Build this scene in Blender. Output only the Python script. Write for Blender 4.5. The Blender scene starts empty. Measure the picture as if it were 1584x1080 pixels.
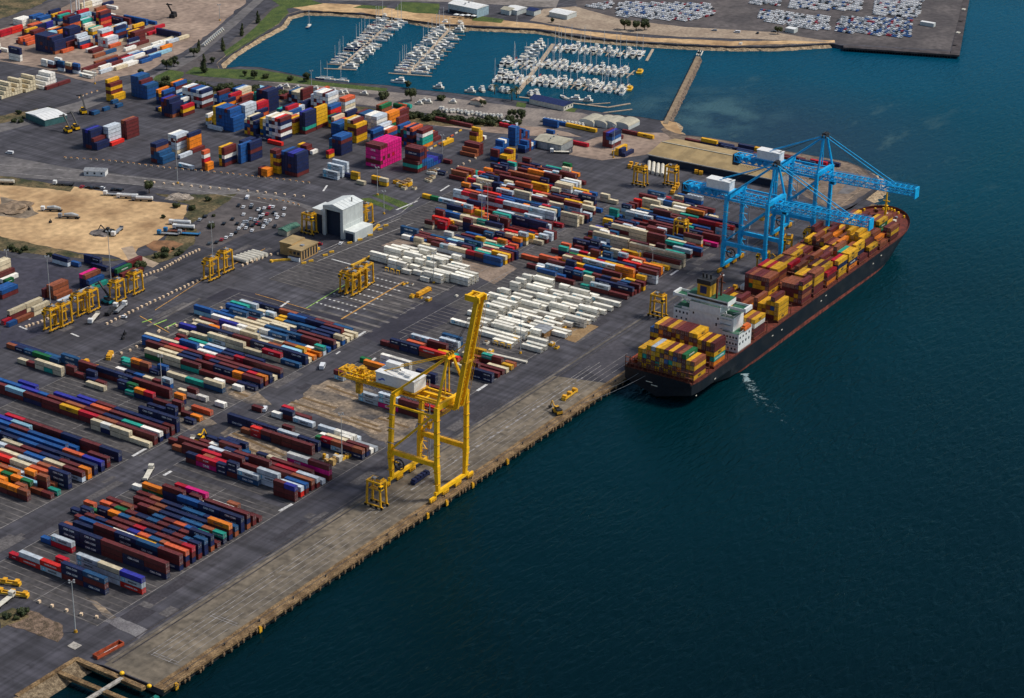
import bpy, bmesh, math, random
from mathutils import Vector, Matrix, noise
random.seed(11)
S = bpy.context.scene
C = S.collection
R = math.radians
# ---------------------------------------------------------------- camera
PITCH, ROLL, YAW = R(23.740441), R(0.849766), R(32.756136)
CAM = Vector((-300.0, -483.47, 447.91))
FPX, PX0, PY0 = 3245.49, 792.0, 540.0
FW = Vector((math.cos(PITCH)*math.cos(YAW), math.cos(PITCH)*math.sin(YAW), -math.sin(PITCH)))
_r = FW.cross(Vector((0, 0, 1))).normalized(); _u = _r.cross(FW)
RT = _r*math.cos(ROLL)+_u*math.sin(ROLL); UP = -_r*math.sin(ROLL)+_u*math.cos(ROLL)
cd = bpy.data.cameras.new('camera'); cam = bpy.data.objects.new('camera', cd); C.objects.link(cam)
cd.sensor_width = 36; cd.sensor_fit = 'HORIZONTAL'; cd.lens = 36*FPX/1584; cd.clip_start = 1; cd.clip_end = 20000
M = Matrix((RT, UP, -FW)).transposed().to_4x4(); M.translation = CAM; cam.matrix_world = M
S.camera = cam
# ---------------------------------------------------------------- light
SUN_EL, SUN_AZ = 52, -48         # azimuth measured from +X towards +Y: a veiled sun over the water, beyond the ship
w = bpy.data.worlds.new('World'); S.world = w; w.use_nodes = True
nt = w.node_tree; bg = nt.nodes['Background']; sk = nt.nodes.new('ShaderNodeTexSky')
sk.sky_type = 'NISHITA'; sk.sun_disc = False; sk.sun_elevation = R(SUN_EL); sk.sun_rotation = R(90-SUN_AZ)
sk.air_density = 1.0; sk.dust_density = 2.0
nt.links.new(sk.outputs[0], bg.inputs[0]); bg.inputs[1].default_value = 0.05
ld = bpy.data.lights.new('sun', 'SUN'); lo = bpy.data.objects.new('sun', ld); C.objects.link(lo)
ld.energy = 1.5; ld.angle = R(11); ld.color = (1, .95, .87)
sd = Vector((math.cos(R(SUN_EL))*math.cos(R(SUN_AZ)), math.cos(R(SUN_EL))*math.sin(R(SUN_AZ)), math.sin(R(SUN_EL))))
lo.rotation_euler = sd.to_track_quat('Z', 'Y').to_euler()
S.view_settings.view_transform = 'Standard'; S.view_settings.look = 'None'
S.view_settings.exposure = 1.08; S.view_settings.gamma = 1.0; S.view_settings.use_curve_mapping = False

def G(px, py, z=0.0):
    "the place on the level z seen at a point of the photograph (measured once, then a fixed place in the world)"
    d = FW+RT*((px-PX0)/FPX)-UP*((py-PY0)/FPX)
    t = (z-CAM.z)/d.z
    return Vector((CAM.x+d.x*t, CAM.y+d.y*t, z))
# ---------------------------------------------------------------- materials
MATS = {}
def mat(name, rgb, rough=.6, var=.12, scale=.6, metal=0.0, spec=.4, bump=0.0, bscale=3.0, objvar=0.0, rgb2=None, edge=(.42, .6), detail=6):
    "procedural paint / stone / soil: noise-varied colour, optional second colour in patches, optional bump"
    if name in MATS: return MATS[name]
    m = bpy.data.materials.new(name); m.use_nodes = True; MATS[name] = m
    n = m.node_tree.nodes; l = m.node_tree.links; b = n['Principled BSDF']
    b.inputs['Roughness'].default_value = rough; b.inputs['Metallic'].default_value = metal
    b.inputs['Specular IOR Level'].default_value = spec
    tc = n.new('ShaderNodeNewGeometry'); nz = n.new('ShaderNodeTexNoise')
    nz.inputs['Scale'].default_value = scale; nz.inputs['Detail'].default_value = detail
    l.new(tc.outputs['Position'], nz.inputs['Vector'])
    rp = n.new('ShaderNodeValToRGB'); l.new(nz.outputs['Fac'], rp.inputs[0])
    c2 = rgb2 or tuple(min(1, c*(1+var)) for c in rgb); c1 = rgb if rgb2 else tuple(c*(1-var) for c in rgb)
    rp.color_ramp.elements[0].position = edge[0]; rp.color_ramp.elements[1].position = edge[1]
    rp.color_ramp.elements[0].color = (*c1, 1); rp.color_ramp.elements[1].color = (*c2, 1)
    out = rp.outputs[0]
    if rgb2:
        n2 = n.new('ShaderNodeTexNoise'); n2.inputs['Scale'].default_value = scale*7; n2.inputs['Detail'].default_value = 5
        l.new(tc.outputs['Position'], n2.inputs['Vector'])
        mp = n.new('ShaderNodeMapRange'); mp.inputs['To Min'].default_value = 1-var*1.6; mp.inputs['To Max'].default_value = 1+var*1.6
        mp.inputs['From Min'].default_value = .3; mp.inputs['From Max'].default_value = .7
        l.new(n2.outputs['Fac'], mp.inputs['Value'])
        hm = n.new('ShaderNodeHueSaturation'); l.new(mp.outputs[0], hm.inputs['Value']); l.new(out, hm.inputs['Color']); out = hm.outputs[0]
    if objvar:
        oi = n.new('ShaderNodeObjectInfo'); mp = n.new('ShaderNodeMapRange')
        mp.inputs['To Min'].default_value = 1-objvar; mp.inputs['To Max'].default_value = 1+objvar
        l.new(oi.outputs['Random'], mp.inputs['Value'])
        hs = n.new('ShaderNodeHueSaturation'); l.new(mp.outputs[0], hs.inputs['Value']); l.new(out, hs.inputs['Color']); out = hs.outputs[0]
    l.new(out, b.inputs['Base Color'])
    if bump:
        nb = n.new('ShaderNodeTexNoise'); nb.inputs['Scale'].default_value = bscale; nb.inputs['Detail'].default_value = 6
        l.new(tc.outputs['Position'], nb.inputs['Vector'])
        bp = n.new('ShaderNodeBump'); bp.inputs['Strength'].default_value = bump; bp.inputs['Distance'].default_value = .3
        l.new(nb.outputs['Fac'], bp.inputs['Height']); l.new(bp.outputs[0], b.inputs['Normal'])
    return m

def steel(name, rgb):
    "container paint: faded coats, rust streaks, corrugation along local Y"
    if name in MATS: return MATS[name]
    m = mat(name, rgb, .55, .12, .5, spec=.35, objvar=.22)
    n = m.node_tree.nodes; l = m.node_tree.links; b = n['Principled BSDF']
    tc = n.new('ShaderNodeTexCoord'); sx = n.new('ShaderNodeSeparateXYZ'); l.new(tc.outputs['Object'], sx.inputs[0])
    mm = n.new('ShaderNodeMath'); mm.operation = 'MULTIPLY'; mm.inputs[1].default_value = 2*math.pi/.55; l.new(sx.outputs['Y'], mm.inputs[0])
    sn = n.new('ShaderNodeMath'); sn.operation = 'SINE'; l.new(mm.outputs[0], sn.inputs[0])
    bp = n.new('ShaderNodeBump'); bp.inputs['Strength'].default_value = .5; bp.inputs['Distance'].default_value = .05
    l.new(sn.outputs[0], bp.inputs['Height']); l.new(bp.outputs[0], b.inputs['Normal'])
    old = b.inputs['Base Color'].links[0].from_socket
    nz = n.new('ShaderNodeTexNoise'); nz.inputs['Scale'].default_value = 1.1; nz.inputs['Detail'].default_value = 8
    ge = n.new('ShaderNodeNewGeometry'); l.new(ge.outputs['Position'], nz.inputs['Vector'])
    mr = n.new('ShaderNodeMapRange'); mr.inputs['From Min'].default_value = .55; mr.inputs['From Max'].default_value = .82
    mr.inputs['To Max'].default_value = .38; l.new(nz.outputs['Fac'], mr.inputs['Value'])
    mx = n.new('ShaderNodeMix'); mx.data_type = 'RGBA'; l.new(mr.outputs[0], mx.inputs[0]); l.new(old, mx.inputs[6])
    mx.inputs[7].default_value = (.11, .06, .04, 1); l.new(mx.outputs[2], b.inputs['Base Color'])
    return m

PAL = {'R': ('maroon', (0.1188, 0.0194, 0.0194)), 'N': ('navy', (0.0088, 0.0167, 0.066)), 'B': ('bright blue', (0.0106, 0.0748, 0.2464)),
 'U': ('royal blue', (.025, .028, .26)), 'W': ('off white', (.76, .73, .65)), 'E': ('beige', (.60, .51, .34)), 'G': ('dark green', (.01, .13, .04)),
 'T': ('turquoise', (.015, .29, .22)), 'O': ('orange', (.72, .20, .012)), 'Y': ('yellow', (.66, .35, .012)), 'P': ('magenta', (.60, .008, .17)),
 'D': ('crimson', (.42, .008, .022)), 'S': ('silver grey', (.48, .53, .57)), 'L': ('pale blue', (.25, .47, .58)), 'H': ('bright red', (.62, .022, .014)),
 'K': ('steel blue', (.012, .07, .17)), 'Q': ('red orange', (.55, .10, .035)), 'C': ('rust brown', (.26, .075, .032)), 'A': ('plain grey', (.26, .28, .30)),
 'V': ('white', (.88, .84, .72))}
PAINT = {k: steel('container_'+v[0].replace(' ', '_'), v[1]) for k, v in PAL.items()}
DARK = mat('dark_steel', (.02, .02, .022), .6); RUBBER = mat('rubber', (.012, .012, .012), .9)
WHITE = mat('white_paint', (.75, .75, .72), .5, .06); OFFW = mat('cream_paint', (.62, .58, .48), .6, .1)
YEL = mat('crane_yellow', (.70, .36, .006), .5, .10, .5, objvar=.03, rgb2=(.95, .52, .005), edge=(.28, .5)); YELC = mat('carrier_yellow', (.50, .26, .008), .55, .2, .6, rgb2=(.72, .38, .01)); YELD = mat('worn_yellow', (.58, .30, .012), .6, .3, .8)
BLUE = mat('crane_blue', (.002, .25, .52), .45, .1, .5, rgb2=(.001, .40, .76), edge=(.28, .5)); GLASS = mat('window_glass', (.015, .025, .035), .12, .1, spec=.6)
GREY = mat('grey_steel', (.25, .26, .27), .55, .15); GALV = mat('galvanised', (.42, .43, .42), .5, .1)
TIMBER = mat('old_timber', (.20, .125, .065), .9, .4, 1.2); RED = mat('oxide_red', (.135, .024, .013), .7, .3, .35)
BRWN = mat('rust_brown', (.13, .04, .02), .8, .3, .8); GREEN = mat('deck_green', (.015, .10, .05), .7, .15)
HULL = mat('hull_black', (.005, .007, .013), .45, .25, .12, rgb2=(.016, .016, .020), edge=(.45, .7)); GRIME_GAP = mat('grime_gap_shade', (.030, .026, .024), .9, .3, .8); BOOT = mat('boot_red', (.17, .034, .020), .85, .45, .4)
LETW = mat('letter_white', (.75, .75, .73), .6, .03); LETK = mat('letter_black', (.02, .022, .03), .6, .03)
STAR = mat('star_blue', (.10, .48, .66), .5, .05); LETP = mat('letter_magenta', (.62, .012, .20), .5, .03)
CONC = mat('concrete', (.34, .31, .27), .85, .25, .8); NAVYR = mat('navy_roof', (.012, .025, .10), .6, .1)
TANR = mat('tan_roof', (.33, .235, .11), .8, .16, .12); CREAMR = mat('cream_roof', (.40, .37, .28), .7, .12, .4)
# ---------------------------------------------------------------- mesh building
class MB:
    def __init__(s): s.v = []; s.f = []; s.m = []; s.mats = []
    def mi(s, m):
        if m not in s.mats: s.mats.append(m)
        return s.mats.index(m)
    def add(s, vs, fs, m):
        o = len(s.v); s.v += [tuple(v) for v in vs]; k = s.mi(m)
        for f in fs: s.f.append([i+o for i in f]); s.m.append(k)
        return s
    def box(s, x0, y0, z0, x1, y1, z1, m, top=None):
        vs = [(x0, y0, z0), (x1, y0, z0), (x1, y1, z0), (x0, y1, z0), (x0, y0, z1), (x1, y0, z1), (x1, y1, z1), (x0, y1, z1)]
        s.add(vs, [(0, 3, 2, 1), (0, 1, 5, 4), (1, 2, 6, 5), (2, 3, 7, 6), (3, 0, 4, 7)], m)
        s.add(vs[4:], [(0, 1, 2, 3)], top or m); return s
    def bar(s, p, q, w, m, h=None, w2=None):
        p = Vector(p); q = Vector(q); d = (q-p)
        if d.length < 1e-6: return s
        d.normalize(); a = d.cross(Vector((0, 0, 1)))
        if a.length < 1e-3: a = Vector((1, 0, 0))
        a.normalize(); b = a.cross(d).normalized(); h = h or w; k = (w2 or w)/w
        vs = []
        for c, f in ((p, 1), (q, k)):
            for i, j in ((-1, -1), (1, -1), (1, 1), (-1, 1)): vs.append(c+a*(i*w/2*f)+b*(j*h/2*f))
        return s.add(vs, [(0, 1, 2, 3), (7, 6, 5, 4), (0, 4, 5, 1), (1, 5, 6, 2), (2, 6, 7, 3), (3, 7, 4, 0)], m)
    def cyl(s, p, q, r, m, n=8, r2=None):
        p = Vector(p); q = Vector(q); d = (q-p).normalized(); a = d.cross(Vector((0, 0, 1)))
        if a.length < 1e-3: a = Vector((1, 0, 0))
        a.normalize(); b = a.cross(d); r2 = r if r2 is None else r2; vs = []
        for c, rr in ((p, r), (q, r2)):
            for i in range(n):
                t = 2*math.pi*i/n; vs.append(c+a*(math.cos(t)*rr)+b*(math.sin(t)*rr))
        fs = [(i, (i+1) % n, n+(i+1) % n, n+i) for i in range(n)]+[tuple(range(n-1, -1, -1)), tuple(range(n, 2*n))]
        return s.add(vs, fs, m)
    def prism(s, poly, z0, z1, m, side=None):
        n = len(poly); vs = [(p[0], p[1], z0) for p in poly]+[(p[0], p[1], z1) for p in poly]
        s.add(vs, [(i, (i+1) % n, n+(i+1) % n, n+i) for i in range(n)], side or m)
        return s.add([(p[0], p[1], z1) for p in poly], [tuple(range(n))], m)
    def blob(s, c, r, m, seed=0, n=1, sq=1.0, rough=.35):
        b = bmesh.new(); bmesh.ops.create_icosphere(b, subdivisions=n, radius=1)
        vs = []
        for v in b.verts:
            k = 1+rough*noise.noise(v.co*1.7+Vector((seed*3.1, seed, 0))); vs.append((c[0]+v.co.x*r*k, c[1]+v.co.y*r*k, c[2]+v.co.z*r*k*sq))
        s.add(vs, [tuple(v.index for v in f.verts) for f in b.faces], m); b.free(); return s
    def mesh(s, name, smooth=False):
        me = bpy.data.meshes.new(name); me.from_pydata(s.v, [], s.f)
        for m in s.mats: me.materials.append(m)
        me.polygons.foreach_set('material_index', s.m)
        if smooth: me.polygons.foreach_set('use_smooth', [True]*len(s.f))
        me.update(); return me
    def build(s, name, parent=None, smooth=False, loc=None):
        return link(name, s.mesh(name, smooth), parent, loc)
def link(name, me, parent=None, loc=None):
    o = bpy.data.objects.new(name, me); C.objects.link(o)
    if parent: o.parent = parent
    if loc is not None: o.location = loc
    return o
def tag(o, label=None, cat=None, group=None, kind=None):
    for k, v in (('label', label), ('category', cat), ('group', group), ('kind', kind)):
        if v: o[k] = v
    return o
def empty(name, loc=(0, 0, 0), rz=0, label=None, cat=None, group=None):
    o = bpy.data.objects.new(name, None); C.objects.link(o); o.location = loc; o.rotation_euler = (0, 0, rz)
    return tag(o, label, cat, group)
USED = {}
def uniq(lb):
    USED[lb] = USED.get(lb, 0)+1; return lb
PROTOS = []
class Proto:
    "a thing with its parts; place() uses the first one itself, then copies it and every part"
    def __init__(s, root): s.root = root; s.used = False; s.kids = {}; s.scan(root); PROTOS.append(s)
    def scan(s, o):
        s.kids[o.name] = [c for c in ALLKIDS(o)]
        for c in s.kids[o.name]: s.scan(c)
    def place(s, loc, rz=0, label=None, cat=None, group=None, scale=None):
        if not s.used: o = s.root; s.used = True
        else: o = s.cp(s.root, None)
        o.location = loc; o.rotation_euler = (0, 0, rz)
        if scale: o.scale = (scale,)*3 if not hasattr(scale, '__len__') else scale
        return tag(o, label, cat, group)
    def cp(s, o, par):
        c = o.copy(); C.objects.link(c)
        if par: c.parent = par
        for k in s.kids[o.name]: s.cp(k, c)
        return c
def ALLKIDS(o): return [c for c in PARTS if c.parent == o]
PARTS = []
def part(mb, name, parent, smooth=False):
    o = mb.build(name, parent, smooth); PARTS.append(o); return o
ORD = ['zeroth', 'first', 'second', 'third', 'fourth', 'fifth', 'sixth', 'seventh', 'eighth', 'ninth', 'tenth', 'eleventh', 'twelfth', 'thirteenth', 'fourteenth', 'fifteenth', 'sixteenth', 'seventeenth', 'eighteenth', 'nineteenth', 'twentieth']
def ordn(n):
    if n <= 20: return ORD[max(n, 0)]
    sfx = 'th' if 10 <= n % 100 <= 20 else {1: 'st', 2: 'nd', 3: 'rd'}.get(n % 10, 'th'); return f'{n}{sfx}'
def text_mesh(txt, size, m, bold=.0):
    cu = bpy.data.curves.new('lettering', 'FONT'); cu.body = txt; cu.size = size; cu.offset = bold
    cu.align_x = 'CENTER'; cu.align_y = 'CENTER'; cu.resolution_u = 2
    o = bpy.data.objects.new('lettering', cu); C.objects.link(o)
    dg = bpy.context.evaluated_depsgraph_get(); dg.update()
    me = o.evaluated_get(dg).to_mesh(); vs = [v.co.copy() for v in me.vertices]; fs = [tuple(p.vertices) for p in me.polygons]
    o.evaluated_get(dg).to_mesh_clear(); bpy.data.objects.remove(o); bpy.data.curves.remove(cu)
    return vs, fs
TXT = {}
def letters(mb, txt, size, m, origin, ux, uy, bold=.02, stretch=1.0):
    "flat lettering on a wall: ux runs along the words, uy up"
    if txt not in TXT: TXT[txt] = text_mesh(txt, 1.0, m, bold)
    vs, fs = TXT[txt]; o = Vector(origin); ux = Vector(ux); uy = Vector(uy)
    mb.add([o+ux*(v.x*size*stretch)+uy*(v.y*size) for v in vs], fs, m)
# ---------------------------------------------------------------- ground and water
ZC = [0]; MARKS = {}
def sheet(name, pts, z, m, kind='structure', jitter=0.0, step=6.0, px=True, label=None):
    ZC[0] += 1; z += ZC[0]*.00004
    if len(pts) == 4 and not jitter and name in ('road_marking', 'bay_marking', 'trench'):
        P = [G(*p) if px else Vector((p[0], p[1], 0)) for p in pts]
        a = (P[1]-P[0]).cross(P[2]-P[0]).z
        MARKS.setdefault(name, MB()).add([(p.x, p.y, z) for p in (P if a > 0 else P[::-1])], [(0, 1, 2, 3)], m); return None
    P = [G(*p) if px else Vector((p[0], p[1], 0)) for p in pts]
    if jitter:
        Q = []
        for i, a in enumerate(P):
            b = P[(i+1) % len(P)]; n = max(1, int((b-a).length/step))
            for k in range(n):
                c = a.lerp(b, k/n); v = noise.noise_vector(c*.11)+.5*noise.noise_vector(c*.37); Q.append(c+Vector((v.x, v.y, 0))*jitter)
        P = Q
    b = bmesh.new(); vs = [b.verts.new((p.x, p.y, z)) for p in P]; f = b.faces.new(vs)
    if f.normal.z < 0: f.normal_flip()
    b.normal_update()
    if f.normal.z < 0: bmesh.ops.reverse_faces(b, faces=[f])
    bmesh.ops.triangulate(b, faces=b.faces[:])
    me = bpy.data.meshes.new(name); b.to_mesh(me); b.free(); me.materials.append(m)
    return tag(link(name, me), kind=kind)

ASPH = mat('asphalt', (.042, .040, .049), .85, .2, .012, bump=.15, bscale=2.5, rgb2=(.068, .065, .075), edge=(.35, .65))
def wear(m, amt=.35):
    "tyre tracks along both traffic directions and dark oil spots"
    n = m.node_tree.nodes; l = m.node_tree.links; b = n['Principled BSDF']; src = b.inputs['Base Color'].links[0].from_socket
    g = n.new('ShaderNodeNewGeometry')
    for sc in ((.012, .38, 1), (.30, .015, 1)):
        mp = n.new('ShaderNodeMapping'); mp.inputs['Scale'].default_value = sc; l.new(g.outputs['Position'], mp.inputs[0])
        z = n.new('ShaderNodeTexNoise'); z.inputs['Scale'].default_value = 1; z.inputs['Detail'].default_value = 4; l.new(mp.outputs[0], z.inputs['Vector'])
        r = n.new('ShaderNodeMapRange'); r.inputs['From Min'].default_value = .3; r.inputs['From Max'].default_value = .7; r.inputs['To Min'].default_value = 1-amt; r.inputs['To Max'].default_value = 1+amt*.8; l.new(z.outputs['Fac'], r.inputs['Value'])
        h = n.new('ShaderNodeHueSaturation'); l.new(r.outputs[0], h.inputs['Value']); l.new(src, h.inputs['Color']); src = h.outputs[0]
    v = n.new('ShaderNodeTexNoise'); v.inputs['Scale'].default_value = .16; v.inputs['Detail'].default_value = 3; l.new(g.outputs['Position'], v.inputs['Vector'])
    r = n.new('ShaderNodeMapRange'); r.inputs['From Min'].default_value = .60; r.inputs['From Max'].default_value = .72; r.inputs['To Min'].default_value = 1; r.inputs['To Max'].default_value = .62; l.new(v.outputs['Fac'], r.inputs['Value'])
    h = n.new('ShaderNodeHueSaturation'); l.new(r.outputs[0], h.inputs['Value']); l.new(src, h.inputs['Color']); l.new(h.outputs[0], b.inputs['Base Color'])
wear(ASPH)
def water_material():
    m = bpy.data.materials.new('sea_water'); m.use_nodes = True; n = m.node_tree.nodes; l = m.node_tree.links; b = n['Principled BSDF']
    b.inputs['Roughness'].default_value = .22; b.inputs['IOR'].default_value = 1.33; b.inputs['Specular IOR Level'].default_value = .06
    g = n.new('ShaderNodeNewGeometry'); sx = n.new('ShaderNodeSeparateXYZ'); l.new(g.outputs['Position'], sx.inputs[0])
    # harbour shelf (large X+Y) to quay channel; vignette darkening also put into the colour
    ad = n.new('ShaderNodeMath'); ad.operation = 'MULTIPLY_ADD'; ad.inputs[1].default_value = .9; l.new(sx.outputs['Y'], ad.inputs[0]); l.new(sx.outputs['X'], ad.inputs[2])
    mr = n.new('ShaderNodeMapRange'); mr.inputs['From Min'].default_value = 150; mr.inputs['From Max'].default_value = 1350; l.new(ad.outputs[0], mr.inputs['Value'])
    rp = n.new('ShaderNodeValToRGB'); l.new(mr.outputs[0], rp.inputs[0]); e = rp.color_ramp.elements
    e[0].position = 0; e[0].color = (.0002, .0064, .0088, 1); e[1].position = 1; e[1].color = (.0004, .050, .092, 1)
    k = e.new(.45); k.color = (.0002, .0190, .0262, 1); k = e.new(.72); k.color = (.0003, .038, .060, 1)
    # slow patches of ruffled and calm water, sandbanks near the beach
    n1 = n.new('ShaderNodeTexNoise'); n1.inputs['Scale'].default_value = .006; n1.inputs['Detail'].default_value = 3; l.new(g.outputs['Position'], n1.inputs['Vector'])
    m1 = n.new('ShaderNodeMapRange'); m1.inputs['To Min'].default_value = .75; m1.inputs['To Max'].default_value = 1.3; l.new(n1.outputs['Fac'], m1.inputs['Value'])
    hs = n.new('ShaderNodeHueSaturation'); l.new(rp.outputs[0], hs.inputs['Color']); l.new(m1.outputs[0], hs.inputs['Value'])
    def spot(cx, cy, r, out_in):
        cb = n.new('ShaderNodeVectorMath'); cb.operation = 'DISTANCE'; l.new(g.outputs['Position'], cb.inputs[0]); cb.inputs[1].default_value = (cx, cy, -3)
        q = n.new('ShaderNodeMapRange'); q.inputs['From Min'].default_value = r; q.inputs['From Max'].default_value = r*.3; l.new(cb.outputs['Value'], q.inputs['Value']); return q
    sp = G(1150, 215, -3); q = spot(sp.x, sp.y, 170, 0)
    mx0 = n.new('ShaderNodeMix'); mx0.data_type = 'RGBA'; mq = n.new('ShaderNodeMath'); mq.operation = 'MULTIPLY'; mq.inputs[1].default_value = .85
    l.new(q.outputs[0], mq.inputs[0]); l.new(mq.outputs[0], mx0.inputs[0]); l.new(hs.outputs[0], mx0.inputs[6]); mx0.inputs[7].default_value = (.016, .034, .058, 1)
    n2 = n.new('ShaderNodeTexNoise'); n2.inputs['Scale'].default_value = .022; n2.inputs['Detail'].default_value = 6; n2.inputs['Roughness'].default_value = .65
    mpv = n.new('ShaderNodeMapping'); mpv.inputs['Rotation'].default_value = (0, 0, R(-52)); mpv.inputs['Scale'].default_value = (.45, 1.5, 1)
    l.new(g.outputs['Position'], mpv.inputs[0]); l.new(mpv.outputs[0], n2.inputs['Vector'])
    m2 = n.new('ShaderNodeMapRange'); m2.inputs['From Min'].default_value = .60; m2.inputs['From Max'].default_value = .74; l.new(n2.outputs['Fac'], m2.inputs['Value'])
    q2 = spot(sp.x, sp.y+10, 230, 0); mm = n.new('ShaderNodeMath'); mm.operation = 'MULTIPLY'; l.new(m2.outputs[0], mm.inputs[0]); l.new(q2.outputs[0], mm.inputs[1])
    me2 = n.new('ShaderNodeMath'); me2.operation = 'MULTIPLY'; me2.inputs[1].default_value = .8; l.new(mm.outputs[0], me2.inputs[0])
    mx = n.new('ShaderNodeMix'); mx.data_type = 'RGBA'; l.new(me2.outputs[0], mx.inputs[0]); l.new(mx0.outputs[2], mx.inputs[6]); mx.inputs[7].default_value = (.085, .14, .13, 1)
    sb = G(1078, 150, -3); q3 = spot(sb.x-30, sb.y-22, 70, 0); n3 = n.new('ShaderNodeTexNoise'); n3.inputs['Scale'].default_value = .035; n3.inputs['Detail'].default_value = 5; l.new(g.outputs['Position'], n3.inputs['Vector'])
    m3 = n.new('ShaderNodeMapRange'); m3.inputs['From Min'].default_value = .42; m3.inputs['From Max'].default_value = .62; l.new(n3.outputs['Fac'], m3.inputs['Value'])
    m4 = n.new('ShaderNodeMath'); m4.operation = 'MULTIPLY'; l.new(m3.outputs[0], m4.inputs[0]); l.new(q3.outputs[0], m4.inputs[1])
    m5 = n.new('ShaderNodeMath'); m5.operation = 'MULTIPLY'; m5.inputs[1].default_value = .75; l.new(m4.outputs[0], m5.inputs[0])
    mx3 = n.new('ShaderNodeMix'); mx3.data_type = 'RGBA'; l.new(m5.outputs[0], mx3.inputs[0]); l.new(mx.outputs[2], mx3.inputs[6]); mx3.inputs[7].default_value = (.055, .115, .13, 1)
    # ripples
    mp = n.new('ShaderNodeMapping'); mp.inputs['Rotation'].default_value = (0, 0, R(-57)); mp.inputs['Scale'].default_value = (.075, .23, 1); l.new(g.outputs['Position'], mp.inputs[0])
    nb = n.new('ShaderNodeTexNoise'); nb.inputs['Scale'].default_value = 1.6; nb.inputs['Detail'].default_value = 4; nb.inputs['Distortion'].default_value = .6; l.new(mp.outputs[0], nb.inputs['Vector'])
    nc = n.new('ShaderNodeTexNoise'); nc.inputs['Scale'].default_value = .02; nc.inputs['Detail'].default_value = 2; l.new(g.outputs['Position'], nc.inputs['Vector'])
    mb_ = n.new('ShaderNodeMapRange'); mb_.inputs['From Min'].default_value = .3; mb_.inputs['From Max'].default_value = .7; mb_.inputs['To Min'].default_value = .55; mb_.inputs['To Max'].default_value = 1.0; l.new(nc.outputs['Fac'], mb_.inputs['Value'])
    bp = n.new('ShaderNodeBump'); bp.inputs['Distance'].default_value = 1.1; l.new(mb_.outputs[0], bp.inputs['Strength']); l.new(nb.outputs['Fac'], bp.inputs['Height'])
    # body colour and surface reflection, seen as through a polarising filter
    df = n.new('ShaderNodeBsdfDiffuse'); l.new(mx3.outputs[2], df.inputs['Color']); l.new(bp.outputs[0], df.inputs['Normal'])
    gl = n.new('ShaderNodeBsdfGlossy'); gl.inputs['Roughness'].default_value = .16; gl.inputs['Color'].default_value = (.42, .80, .92, 1); l.new(bp.outputs[0], gl.inputs['Normal'])
    fr = n.new('ShaderNodeFresnel'); fr.inputs['IOR'].default_value = 1.33; l.new(bp.outputs[0], fr.inputs['Normal'])
    fm = n.new('ShaderNodeMath'); fm.operation = 'MULTIPLY'; fm.inputs[1].default_value = .5; l.new(fr.outputs[0], fm.inputs[0])
    ms = n.new('ShaderNodeMixShader'); l.new(fm.outputs[0], ms.inputs[0]); l.new(df.outputs[0], ms.inputs[1]); l.new(gl.outputs[0], ms.inputs[2]); l.new(ms.outputs[0], n['Material Output'].inputs['Surface'])
    n.remove(b)
    return m
sea = MB().add([(-3000, -6000, -3), (9000, -6000, -3), (9000, 6000, -3), (-3000, 6000, -3)], [(0, 1, 2, 3)], water_material()).build('sea')
tag(sea, kind='structure')
ROCK = mat('shore_rock', (.19, .135, .08), .95, .5, .35, bump=1.0, bscale=.9, rgb2=(.42, .31, .19), edge=(.35, .62))
COAST = [(1290, 333), (1318, 322), (1342, 303), (1361, 288), (1357, 274), (1340, 262), (1312, 250), (1270, 243), (1215, 233), (1150, 222), (1100, 213), (1056, 208), (1043, 198), (1046, 188), (1034, 186),
 (1020, 186), (990, 181), (960, 178), (930, 174), (880, 166), (820, 158), (760, 151), (700, 144), (640, 138), (600, 132), (540, 128), (490, 123), (440, 112), (400, 104), (372, 103), (345, 106), (341, 98), (360, 82),
 (400, 57), (436, 38), (446, 24), (470, 17), (520, 18), (560, 21), (600, 24), (680, 38), (760, 42), (830, 45), (900, 57), (960, 63), (1050, 69), (1130, 72), (1200, 72), (1285, 67)]
coast = [G(*p) for p in COAST]
SLIP = [G(-60, 1131), G(25, 1079), G(119, 1021)]
QX0 = 206.0
land = SLIP+[Vector((QX0, 31, 0)), Vector((QX0, 0, 0)), Vector((878, 0, 0)), Vector((884, 12, 0))]+coast+[G(1300, 70), G(1474, 80), G(1482, 40), G(1492, 0), G(1500, -60), Vector((2400, 260, 0)), Vector((6000, 900, 0)), Vector((6000, 5000, 0)), Vector((-2500, 5000, 0)), Vector((-2500, 60, 0))]
lb = bmesh.new(); vs = [lb.verts.new((p.x, p.y, 0)) for p in land]; f = lb.faces.new(vs); lb.normal_update()
if f.normal.z < 0: bmesh.ops.reverse_faces(lb, faces=[f])
ng = len(land); lo_ = [lb.verts.new((p.x, p.y, -6)) for p in land]
for i in range(ng):
    try: lb.faces.new((vs[i], lo_[i], lo_[(i+1) % ng], vs[(i+1) % ng]))
    except Exception: pass
bmesh.ops.triangulate(lb, faces=[f]); bmesh.ops.recalc_face_normals(lb, faces=lb.faces[:])
me = bpy.data.meshes.new('ground'); lb.to_mesh(me); lb.free(); me.materials.append(ASPH)
tag(link('ground', me), kind='structure')
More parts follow.
